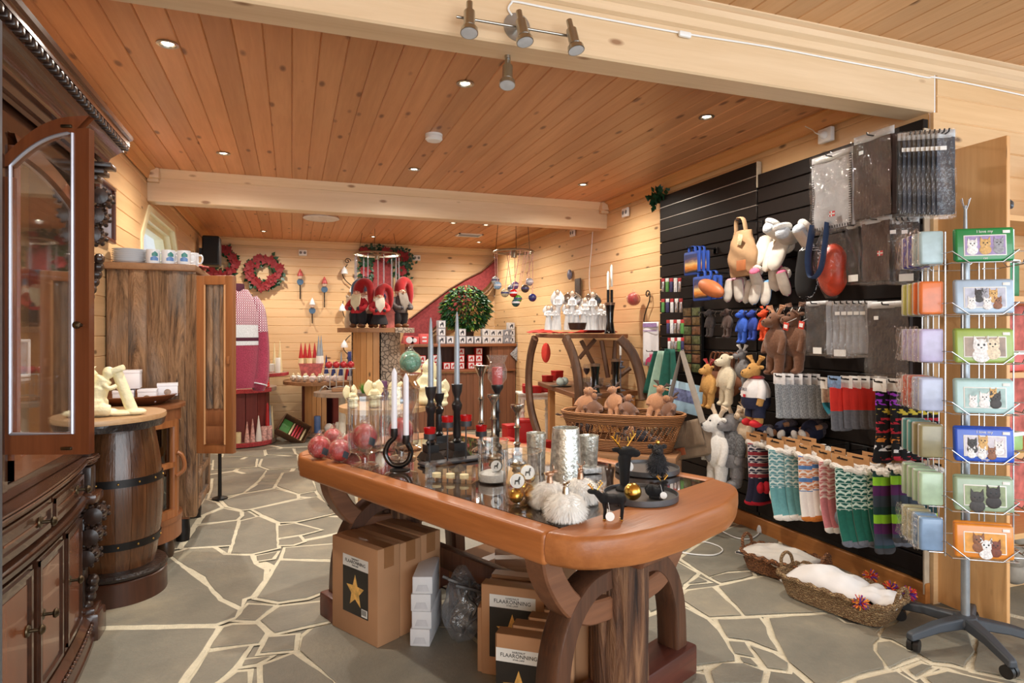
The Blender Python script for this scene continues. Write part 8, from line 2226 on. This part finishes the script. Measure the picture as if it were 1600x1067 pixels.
# ================================================================ UNDER THE TABLE AND ON THE FLOOR
CARD = plain('brown_cardboard', (178, 132, 94), .75, vary=.06, scale=6)
TAPE = plain('packing_tape', (150, 104, 66), .3, vary=.08)
CARDW = plain('white_carton', (226, 226, 228), .6, vary=.03)
LBLK = plain('black_label_print', (34, 30, 28), .4, vary=.15)
LWHT = plain('white_label_print', (226, 224, 218), .5, vary=.02)
STARG = plain('golden_star_print', (222, 172, 90), .45, vary=.35, scale=40)
FZ = .0105
def carton(c, s, rz, label, group=None, face=None, tape=True, rot=None, name='cardboard_box', mat=None):
 t = thing(name, label, 'box', c, rz, group=group)
 if rot: t.rotation_euler = rot
 w, d, h = s
 MB().rbox((0, 0, h / 2), s, .004).build('carton', mat or CARD, t)
 if tape:
  m = MB(); m.box((0, 0, h + .0004), (w * 1.001, .055, .0012)); m.box((w / 2 + .0004, 0, h - .045), (.0012, .055, .09)); m.box((-w / 2 - .0004, 0, h - .045), (.0012, .055, .09)); m.build('tape', TAPE, t)
 if face:
  y = -d / 2 - .0006; k, lw, lh, z0 = face
  l = MB().box((k * w, y, z0 + lh * .40), (lw, .001, lh * .80)).build('black_label', LBLK, t)
  MB().box((k * w, y - .0001, z0 + lh * .90), (lw, .001, lh * .2)).build('white_label', LWHT, t)
  P = []
  for i in range(10):
   a = pi / 2 + i * pi / 5; r = (.36 if i % 2 == 0 else .155) * lw; P.append((k * w + r * cos(a), z0 + lh * .40 + r * 1.15 * sin(a)))
  MB().prism(P, y - .0014, y - .0006, 'y').build('star_print', STARG, l, sharp=0)
  words('FLAARONNING', lw * .115, BLACK, t, (k * w, y - .0012, z0 + lh * .90), (pi / 2, 0, 0), depth=.0003)
  words('HARDNUT', lw * .06, BLACK, t, (k * w, y - .0012, z0 + lh * .955), (pi / 2, 0, 0), depth=.0003)
  words('STAR LAMP', lw * .05, BLACK, t, (k * w, y - .0012, z0 + lh * .845), (pi / 2, 0, 0), depth=.0003)
  m = MB()
  m.box((k * w + lw * .36, y - .0008, z0 + lh * .09), (lw * .22, .001, lh * .13)); b = m.build('barcode', LWHT, t)
  m = MB()
  for i in range(9): m.box((k * w + lw * (.275 + .02 * i), y - .0015, z0 + lh * .10), (lw * (.006 + .006 * (i % 3 == 0)), .0006, lh * .09))
  m.build('barcode_lines', BLACK, b)
 return t
a, b, c = at_z(519, 977, FZ), at_z(590, 1013, FZ), at_z(644, 983, FZ)
u = (b - a); rz = atan2(u.y, u.x); wv = u.length
n_ = Vector((-sin(rz), cos(rz), 0)); d1 = .125
hh = .425
carton(Vector((a.x, a.y, FZ)) + Vector((cos(rz), sin(rz), 0)) * wv / 2 + n_ * d1 / 2, (wv, d1, hh), rz, 'tall cardboard box with black golden-star label standing under the left of the table', face=(.03, wv * .55, .26, .10))
carton(Vector((a.x, a.y, FZ)) + Vector((cos(rz), sin(rz), 0)) * (wv / 2 - .004) + n_ * (d1 * 1.5 + .004), (wv, d1, hh - .006), rz, 'plain tall cardboard box directly behind the front star box', 'tall cardboard boxes under the table')
carton(Vector((a.x, a.y, FZ)) + Vector((cos(rz), sin(rz), 0)) * (wv / 2 - .008) + n_ * (d1 * 2.5 + .008), (wv, d1, hh - .002), rz, 'plain tall cardboard box at the back of the three under the table', 'tall cardboard boxes under the table')
p = at_z(654, 1008, FZ)
for i in range(4):
 dx = (.0, .004, -.003, .0)[i]
 t = carton(Vector((p.x + .055 + dx, p.y + .10, FZ + i * .0765)), (.088, .25, .075), -.40 + .03 * (i - 1), 'white oblong carton, %s of the stack of four under the table' % ('bottom', 'second from the bottom', 'third from the bottom', 'topmost')[i], 'white cartons stacked under the table', None, False, None, 'white_carton', CARDW)
 m = MB(); m.prism([(-.030, .012), (.030, .012), (.020, .040), (-.020, .040)], -.1262, -.1254, 'y'); m.build('end_flap', plain('grey_white_flap', (206, 206, 210), .6), t, sharp=0)
# plastic bag of fittings
p = at_z(735, 1000, FZ); t = thing('plastic_bag', 'clear plastic bag stuffed with dark wires and grey parts under the table', 'bag', (p.x - .03, p.y + .03, FZ), .4)
nz = lambda x, y, z: noise.noise(Vector((x, y, z)))
m = MB(); m.grid(lambda u, v: ((.105 + .03 * nz(u * 9, v * 5, 1)) * cos(u * 2 * pi) * sin(pi * (.08 + .86 * v)) ** .6 + .09 * v, (.10 + .03 * nz(u * 8, v * 6, 4)) * sin(u * 2 * pi) * sin(pi * (.08 + .86 * v)) ** .6 + .05 * v, .004 + .30 * v), 48, 26, True); m.build('bag', glass('bag_film', (232, 234, 238), gloss=1.6, rough=.08, body=.10, bump=1.0, bscale=24), t, sharp=0)
m = MB()
for i in range(16): m.tube(bez([(.07 * nz(i, j * .7, 2) * 2 + .03 * j / 5, .07 * nz(i * 1.7, j * .7, 5) * 2, .03 + .045 * j) for j in range(6)], 3), .008, 5)
m.build('wires', plain('grey_dark_parts', (92, 90, 88), .4, .3, vary=.4, scale=40), t)
# flat star boxes leaning at the front, and plain boxes behind
p = at_z(725, 1062, FZ); q = at_z(845, 1100, FZ); R_ = atan2(-.42, .62)
for i in range(6):
 o = Vector((.50 + .045 * i, 1.985 - .02 * i, FZ)) if i < 2 else None
base = at_z(752, 1052, FZ)
dirn = Vector((cos(-.62), sin(-.62), 0)); nrm = Vector((-dirn.y, dirn.x, 0))
for i, (k, off, h, wd, lab) in enumerate(((.0, .0, .36, .26, True), (.0, .066, .34, .26, False), (.0, .132, .35, .26, False))):
 c = base + dirn * (wd / 2 + .0) + nrm * (off + .03); c.z = FZ
 carton(c, (wd, .06, h), -.62, ('cardboard box with black star label leaning in the front row under the table', 'plain narrow cardboard box behind the leaning star box', 'rear narrow cardboard box behind the leaning star box')[i], 'narrow star boxes under the table', (.0, .19, .25, .075) if lab else None)
b2 = at_z(776, 1100, FZ)
for i in range(4):
 c = b2 + dirn * (.10 + .004 * i) + nrm * (-.03 + .056 * i); c.z = FZ
 if i: c += dirn * .07 * i * .6
 carton(c, (.17, .05, .29 + .01 * i), -.62, 'small cardboard star-lamp box, %s in the nearest row under the table' % ('front one with white label', 'second', 'third', 'rear')[i], 'small star-lamp boxes under the table', (.0, .17, .24, .0) if i == 0 else None)
for i, (x, y, z, s, rz_, rot, l) in enumerate(((1.02, 3.02, FZ, (.46, .34, .26), .5, None, 'large cardboard box lying far back under the table'), (1.06, 2.72, FZ, (.36, .24, .33), -.30, None, 'plain cardboard box standing behind the plastic bag'), (.92, 2.48, FZ, (.34, .26, .26), -.5, None, 'cardboard box tucked under the near end of the table'))):
 carton((x, y, z), s, rz_, l)
# baskets of blankets by the slat wall
def rope_mat(name, c1, c2):
 t = NT(name); w = t.n('ShaderNodeTexWave', {'Vector': t.coord((1, 1, 1)), 'Scale': 30.0, 'Distortion': 9.0, 'Detail': 2.0, 'Detail Scale': 3.0}, bands_direction='Z')
 t.p(col=t.ramp(w.outputs[0], (.15, srgb(*c1)), (.75, srgb(*c2))).outputs[0], rough=.75); t.bump(w.outputs[0], 1.0, .02); return t.mat
def tub(c, rz, L, W, H, mat, label):
 t = thing('seagrass_basket', label, 'basket', c, rz)
 def ed(a, z, g=0):
  n = (abs(cos(a)) ** 5 + abs(sin(a)) ** 5) ** -.2; k = .84 + .16 * z / H
  return ((L / 2 - g) * k * n * cos(a), (W / 2 - g) * k * n * sin(a), z)
 m = MB(); m.grid(lambda u, v: ed(u * 2 * pi, .006 + (H - .006) * v), 56, 8, True); m.grid(lambda u, v: ed(u * 2 * pi, .014 + (H - .014) * v, .014), 56, 2, True); m.add([ed(i * .2244, .008) for i in range(28)], [tuple(range(28))]); m.build('basket', mat, t)
 m = MB(); m.tube([(x, y, z + .007 * sin(i * 1.9)) for i, (x, y, z) in enumerate([ed(i * .0785, H) for i in range(80)])], .012, 8, True); m.build('braided_rim', mat, t)
 for k in (-1, 1): MB().tube(bez([(k * L / 2, -.05, H - .01), (k * (L / 2 + .012), -.045, H + .05), (k * (L / 2 + .014), 0, H + .075), (k * (L / 2 + .012), .045, H + .05), (k * L / 2, .05, H - .01)], 5), .009, 8).build('handle', mat, t)
 return t
a, b = at_z(1262, 905, .10), at_z(1325, 975, .01); c = at_z(1438, 955, .01)
rzb = atan2(-.60, .16)
B2 = (2.595, 2.435, FZ); tub(B2, rzb, .56, .30, .11, rope_mat('light_seagrass', (132, 92, 56), (206, 170, 122)), 'light seagrass basket of white fleece and colourful tassels, nearer the tin rack')
B1 = (2.64, 2.86, FZ); tub(B1, rzb + .1, .44, .27, .10, rope_mat('brown_seagrass', (104, 60, 34), (184, 122, 74)), 'brown seagrass basket with a grey stitched blanket, further from the tin rack')
def fold(name, c, rz, L, W, mat, label, amp, seed, cat='blanket', lift=0.0):
 t = thing(name, label, cat, c, rz)
 MB().grid(lambda u, v: ((u - .5) * L, (v - .5) * W, .014 + amp * (sin(pi * u) ** .5) * (sin(pi * v) ** .5) + .03 * nz(u * 4 + seed, v * 4, 1) * sin(pi * u) + lift * (u - .5)), 26, 20).build('cloth', mat, t, solid=.012)
 return t
WFL = plain('white_fleece', (226, 224, 224), .95, vary=.04, sheen=.3)
fold('blanket', (2.60, 2.50, FZ + .05), rzb, .40, .25, WFL, 'white fleece with coloured tassels bulging out of the light basket', .10, 2)
fold('folded_fleece', (2.68, 2.29, FZ + .075), rzb + .2, .20, .18, WFL, 'folded white fleece at the near end of the light basket', .035, 7)
t = fold('blanket', (2.625, 2.885, FZ + .075), rzb + .1, .40, .25, plain('beige_grey_fleece', (196, 190, 182), .95, vary=.05, sheen=.3), 'beige-grey fleece blanket with dark stitching spilling over the brown basket', .04, 4)
m = MB()
for i in range(44): m.box((-.19 + .38 * i / 43, -.124, .022 + .03 * nz(i * .09 + 4, 0, 1) * .3), (.004, .018, .006))
m.build('stitching', plain('dark_blanket_stitch', (40, 42, 52), .9), t)
POMS = [plain('tassel_red', (206, 52, 44), .9, vary=.2), plain('tassel_purple', (96, 48, 140), .9, vary=.2), plain('tassel_orange', (226, 140, 48), .9, vary=.2)]
for i, (px, py, z) in enumerate(((1295, 893, .16), (1345, 934, .15), (1360, 880, .19), (1392, 905, .17), (1420, 923, .14))):
 p = at_z(px, py, z); p.z = .125; t = thing('tassel', 'red, purple and orange yarn tassel, %s on the light seagrass basket' % ('at the far left', 'at the front rim', 'at the far right', 'on the right side', 'at the near right corner')[i], 'tassel', p, group='yarn tassels on the light basket'); rnd = random.Random(i)
 for k in range(3):
  m = MB()
  for j in range(40):
   d = Vector((rnd.gauss(0, 1), rnd.gauss(0, 1), rnd.gauss(0, .7))).normalized() * rnd.uniform(.022, .042); m.tube([(0, 0, 0), tuple(d)], [.003, .0026], 4)
  m.build('yarn', POMS[k], t)
P = [at_z(x, y, .016) for x, y in ((1068, 852), (1095, 846), (1120, 852), (1129, 860), (1115, 867), (1085, 866), (1062, 862))]
tag(MB().tube(bez(P, 6), .0042, 6).build('power_cable', WHITE_PL), 'white cable curled in a loop on the floor beyond the table end', 'cable')
P = [at_z(x, y, .016) for x, y in ((1104, 824), (1125, 829), (1150, 840), (1170, 842), (1183, 836), (1187, 830))]
t = thing('power_cable', 'white cable ending in a round plug on the floor near the brown basket', 'cable', P[0]); MB().tube(bez([q - P[0] for q in P], 6), .0042, 6).build('cord', WHITE_PL, t); MB().lathe([(.018, 0), (.02, .02), (.012, .045), (.004, .05)], P[-1] - P[0] + Vector((0, 0, -.008)), 14).build('plug', WHITE_PL, t)
# ================================================================ TIN RACK AND THE SHELF ON THE RIGHT
SIDEW = wood('knotty_pine_panel', (232, 184, 126), (208, 152, 96), 'z', knots=1.2, vary=.05, rough=.45)
t = thing('shelf_unit', 'pine shelf unit with tall side panel standing right of the wall corner', 'shelf', (3.5, 2.2, 0))
m = mbw(t); m.box((3.118, 2.145, 1.15), (.024, .33, 2.28)); m.build('side_panel', SIDEW, t, bevel=.003); pan = m
m = mbw(t); m.box((3.92, 2.145, 1.15), (.024, .33, 2.28)); m.build('end_panel', SIDEW, t)
for z in (.42, .80, 1.18, 1.54, 1.92): m = mbw(t); m.box((3.52, 2.16, z), (.774, .30, .026)); m.build('shelf_board', wood('light_pine_shelf', (224, 176, 116), (200, 148, 90), 'x', knots=.5), t)
m = mbw(t); m.box((3.52, 2.304, .95), (.77, .008, 1.15)); m.build('red_backing', plain('pink_red_textile', (206, 120, 112), .9, vary=.3, scale=20), t)
m = mbw(t); rnd = random.Random(2)
for i in range(26): m.ball((3.16 + .76 * rnd.random(), 2.25 + .03 * rnd.random(), .05 + .34 * rnd.random()), (rnd.uniform(.05, .09), .05, rnd.uniform(.04, .07)), 12, 8)
m.build('river_stones', plain('river_stone', (150, 142, 130), .7, vary=.35, scale=9), t)
c = Vector((3.22, 2.12, 1.934)); t = thing('troll_figurine', 'dark grey hunched troll figure with long nose on the upper pine shelf', 'figurine', c, -.3)
m = MB(); m.ball((0, 0, .08), (.055, .05, .06)); m.ball((0, -.01, .15), (.04, .045, .04)); m.ball((0, -.05, .145), (.012, .035, .011)); m.ball((.045, .02, .12), (.03, .04, .05)); m.ball((0, .01, .185), (.045, .04, .02))
for k in (-1, 1): m.tube([(k * .045, 0, .11), (k * .07, -.03, .07), (k * .05, -.05, .05)], .014, 8); m.ball((k * .03, -.02, .015), (.025, .04, .016)); m.ball((k * .042, 0, .155), (.012, .006, .02))
o = m.build('body', plain('pewter_grey_resin', (96, 104, 114), .4, .3, vary=.3, scale=60), t); r = o.modifiers.new('join', 'REMESH'); r.mode = 'VOXEL'; r.voxel_size = .006; r.use_smooth_shade = True
for i, (x, z, s, rgb, l) in enumerate(((3.24, 1.568, (.16, .10, .18), (40, 130, 84), 'green tin box with clear lid behind the rack on the pine shelf'), (3.28, 1.208, (.16, .10, .10), (214, 96, 90), 'red packet on the pine shelf behind the rack'), (3.24, .828, (.18, .12, .09), (150, 190, 120), 'pale green tin on the lower pine shelf behind the rack'))):
 t = thing('tin_box', l, 'tin', (x, 2.10, z - .014), .1); MB().rbox((0, 0, s[2] / 2), s, .01).build('tin', plain('shelf_tin_%d' % i, rgb, .35, vary=.15), t); MB().rbox((0, 0, s[2] - .01), (s[0] + .004, s[1] + .004, .02), .004).build('lid', TAGW, t)
RC = Vector((2.80, 1.955, FZ)); RA = -.58
WIRE = plain('chrome_wire', (190, 192, 196), .25, .9)
RK = thing('spinner_rack', 'wheeled wire spinner rack on five dark grey legs holding picture tins', 'rack', RC)
MB().lathe([(.017, .09), (.017, 1.80), (.008, 1.805), (.006, 1.93)], seg=20).build('pole', plain('grey_steel_pole', (158, 164, 170), .35, .6), RK)
m = MB()
for k in range(4): m.tube(bez([(0, 0, 1.90), (.012 * cos(k * 1.57), .012 * sin(k * 1.57), 1.93), (.022 * cos(k * 1.57), .022 * sin(k * 1.57), 1.96)], 3), .0022, 5)
m.build('top_prongs', WIRE, RK)
BASEP = plain('dark_grey_rack_plastic', (62, 68, 76), .5, vary=.06)
m = MB(); m.lathe([(.05, .075), (.055, .10), (.045, .125), (.02, .13)], seg=20)
for k in range(5):
 a = RA - pi / 2 + .16 + k * 2 * pi / 5; D = Vector((cos(a), sin(a), 0)); S_ = Vector((-sin(a), cos(a), 0))
 vs = [D * r + S_ * w + Vector((0, 0, z)) for r, hw, zt_, zb_ in ((.02, .032, .125, .08), (.16, .026, .112, .075), (.285, .020, .085, .052), (.30, .018, .078, .05)) for w, z in ((-hw, zb_), (hw, zb_), (hw * .8, zt_), (-hw * .8, zt_))]
 m.add(vs, [(i * 4 + j, i * 4 + (j + 1) % 4, i * 4 + 4 + (j + 1) % 4, i * 4 + 4 + j) for i in range(3) for j in range(4)] + [(12, 13, 14, 15)])
m.build('star_base', BASEP, RK, bevel=.006)
for k in range(5):
 a = RA - pi / 2 + .16 + k * 2 * pi / 5; c = MB(); D = Vector((cos(a), sin(a), 0)); S_ = Vector((-sin(a + .5), cos(a + .5), 0))
 for s in (-1, 1): c.cyl(D * .275 + S_ * (s * .004) + Vector((0, 0, .027)), D * .275 + S_ * (s * .022) + Vector((0, 0, .027)), .0265, 18)
 c.cyl(D * .275 + Vector((0, 0, .03)), D * .275 + Vector((0, 0, .06)), .008, 8); c.build('caster', BLACK, RK)
X_, N_ = Vector((cos(RA), sin(RA), 0)), Vector((sin(RA), -cos(RA), 0))
ROT = Matrix.Rotation(RA, 4, 'Z')
TW_, TH_ = .214, .14
ZR_ = [1.665, 1.45, 1.245, 1.035, .835, .63, .435]
m = MB(ROT); HB = .125
for sx in (-HB, HB):
 for sy in (-HB, HB): m.cyl((sx, sy, .42), (sx, sy, 1.80), .0032, 6)
for x in (-.06, 0, .06):
 m.cyl((x, -HB, .42), (x, -HB, 1.80), .0022, 6); m.cyl((-HB, x, .42), (-HB, x, 1.80), .0022, 6)
m.build('wire_uprights', WIRE, RK)
for z in ZR_:
 m = MB(ROT)
 for M_ in (Matrix.Identity(3), Matrix.Rotation(-pi / 2, 3, 'Z'), Matrix.Rotation(pi / 2, 3, 'Z'), Matrix.Rotation(pi, 3, 'Z')):
  m.tube([M_ @ Vector(q) for q in ((-.12, -HB, z + .045), (-.12, -HB - .055, z + .045), (-.06, -HB - .062, z - .004), (.06, -HB - .062, z - .004), (.12, -HB - .055, z + .045), (.12, -HB, z + .045))], .0022, 6)
  m.tube([M_ @ Vector(q) for q in ((-.12, -HB, z - .004), (-.12, -HB - .058, z - .004), (.12, -HB - .058, z - .004), (.12, -HB, z - .004))], .0022, 6)
 m.build('wire_pocket', WIRE, RK)
def tin(c, rz, label, rim, pic, txt=None, blobs=(), group=None, lean=-.06):
 t = thing('picture_tin', label, 'tin', c, rz, group=group); t.rotation_euler = (lean, 0, rz)
 RM = plain('tin_' + '_'.join(map(str, rim)), rim, .3, vary=.06, scale=30, coat=.3)
 MB().rbox((0, 0, TH_ / 2), (TW_, .022, TH_), .010, seg=3).build('tin', RM, t); y = -.0116
 f = MB(); f.rbox((0, y, TH_ * .47), (TW_ * .72, .003, TH_ * .62), .001); f.build('picture_border', TAGW, t)
 q = MB().box((0, y - .002, TH_ * .47), (TW_ * .68, .001, TH_ * .56)).build('picture', plain('pic_' + '_'.join(map(str, pic)), pic, .35, vary=.35, scale=26), t)
 for i, (x, z, r, rgb) in enumerate(blobs):
  m = MB(); X, Z = x * TW_ * .68, TH_ * .47 + z * TH_ * .56
  m.ball((X, y - .003, Z), (r, .0016, r), 12, 8); m.ball((X, y - .003, Z - r * 1.3), (r * 1.1, .0014, r), 12, 8)
  for k in (-1, 1): m.prism([(X + k * r * .35, Z + r * .7), (X + k * r * .95, Z + r * .4), (X + k * r * .85, Z + r * 1.45)], y - .0044, y - .0026, 'y')
  b = m.build('pet_print', plain('pet_' + '_'.join(map(str, rgb)), rgb, .5, vary=.3, scale=120), q)
  e = MB()
  for k in (-1, 1): e.ball((X + k * r * .35, y - .0046, Z + r * .15), (r * .14, .0006, r * .16), 6, 5)
  e.ball((X, y - .0046, Z - r * .25), (r * .13, .0006, r * .1), 6, 5); e.build('pet_eyes', BLACK, b)
 if txt:
  words(txt[0], .016, TAGW, t, (0, y - .0006, TH_ * .88), (pi / 2, 0, 0), depth=.0004); words(txt[1], .014, TAGW, t, (0, y - .0006, TH_ * .085), (pi / 2, 0, 0), depth=.0004)
 MB().rbox((TW_ * .36, y - .001, TH_ * .86), (.026, .001, .012), .0004).build('price_sticker', TAGW, t)
 return t
W1, W2, GY, DK, OR, BR = (232, 230, 232), (222, 206, 180), (150, 150, 160), (56, 50, 48), (206, 164, 100), (140, 90, 60)
FR = (((20, 130, 66), (150, 130, 176), ('I love my', 'cat'), ((-.32, .06, .019, W1), (-.0, .08, .020, OR), (.33, .08, .019, GY)), 'green picture tin with kittens, lettered for cat lovers, topmost on the rack front'),
      ((168, 190, 214), (176, 178, 196), None, ((-.34, -.2, .015, W1), (-.15, .2, .016, DK), (.05, -.22, .015, W1), (.2, .18, .016, OR), (.3, -.2, .015, BR), (-.02, .26, .013, GY)), 'pale blue picture tin with puppies, second from the top on the rack front'),
      ((150, 176, 84), (150, 128, 112), None, ((-.1, .05, .030, W1), (.18, .1, .026, W2)), 'green and yellow picture tin with a pale horse, third on the rack front'),
      ((170, 204, 206), (150, 178, 176), None, ((-.3, -.1, .015, W1), (-.02, .0, .019, W1), (.25, .02, .020, DK), (.2, .3, .013, OR)), 'aqua picture tin with kittens, in the middle of the rack front'),
      ((36, 84, 196), (196, 190, 200), ('I love my', 'Dogs'), ((-.32, .12, .018, DK), (-.05, .26, .018, OR), (-.34, -.24, .014, W1), (-.08, -.24, .015, W1), (.16, -.26, .015, BR), (.34, .05, .017, W1)), 'blue picture tin with puppies, lettered for dog lovers, on the rack front'),
      ((150, 172, 146), (136, 150, 110), None, ((-.2, -.12, .026, DK), (.2, .12, .026, (40, 30, 28))), 'sage green picture tin with black bears, second lowest on the rack front'),
      ((224, 138, 48), (214, 150, 60), None, ((-.16, .12, .022, BR), (.02, -.14, .024, W1), (.25, -.12, .020, (120, 60, 40))), 'orange picture tin with brown and white horses, lowest on the rack front'))
ordn = ('top', 'second', 'third', 'fourth', 'fifth', 'sixth', 'lowest')
SIDEC = (((170, 196, 204), (60, 60, 160)), ((224, 120, 60), (196, 196, 120)), ((190, 184, 222), (180, 176, 214)), ((180, 190, 220), (204, 84, 56)), ((146, 138, 104), (90, 150, 150)), ((176, 204, 176), (166, 190, 160)), ((130, 160, 196), (196, 186, 150)))
for r_, (rim_, pic_, txt_, bl_, l) in enumerate(FR):
 z = ZR_[r_]
 tin(RC + N_ * (HB + .044) + Vector((0, 0, z)), RA, l, rim_, pic_, txt_, bl_)
 t = tin(RC + N_ * (HB + .018) + X_ * .006 + Vector((0, 0, z + .004)), RA, 'spare picture tin behind the %s front tin of the rack' % ordn[r_], rim_, pic_)
 for k in range(4):
  c = RC - X_ * (HB + .048 - .0 * k) + N_ * (.10 - .064 * k) + Vector((0, 0, z))
  o = thing('picture_tin', 'picture tin seen edge-on in the %s side pocket of the rack, %s from the front' % (ordn[r_], ('first', 'second', 'third', 'fourth')[k]), 'tin', c, RA, group='edge-on tins in the rack side pockets')
  cc = SIDEC[r_][1 if k >= 2 else 0]; MB().rbox((0, 0, TH_ / 2), (.09, .044, TH_ * 1.02), .010, seg=3).build('tin', plain('edge_%d_%d_%d' % cc, cc, .3, vary=.15, coat=.3), o); MB().rbox((0, 0, TH_ / 2), (.094, .012, TH_ * 1.03), .004).build('lid_seam', plain('tin_seam', (206, 208, 206), .3, .5), o)
 if r_ in (0, 2, 3, 6):
  f = thing('plastic_wrap', 'clear wrapping round the %s side-pocket tins of the rack' % ordn[r_], 'wrapping', RC - X_ * (HB + .048) + Vector((0, 0, z)), RA); MB().grid(lambda u, v: (-.058 + .006 * sin(u * 30 + v * 9), -.13 + .26 * u, TH_ * 1.08 * v + .004 * sin(u * 40)), 24, 8).build('film', FILM, f, sharp=0, fix=False)
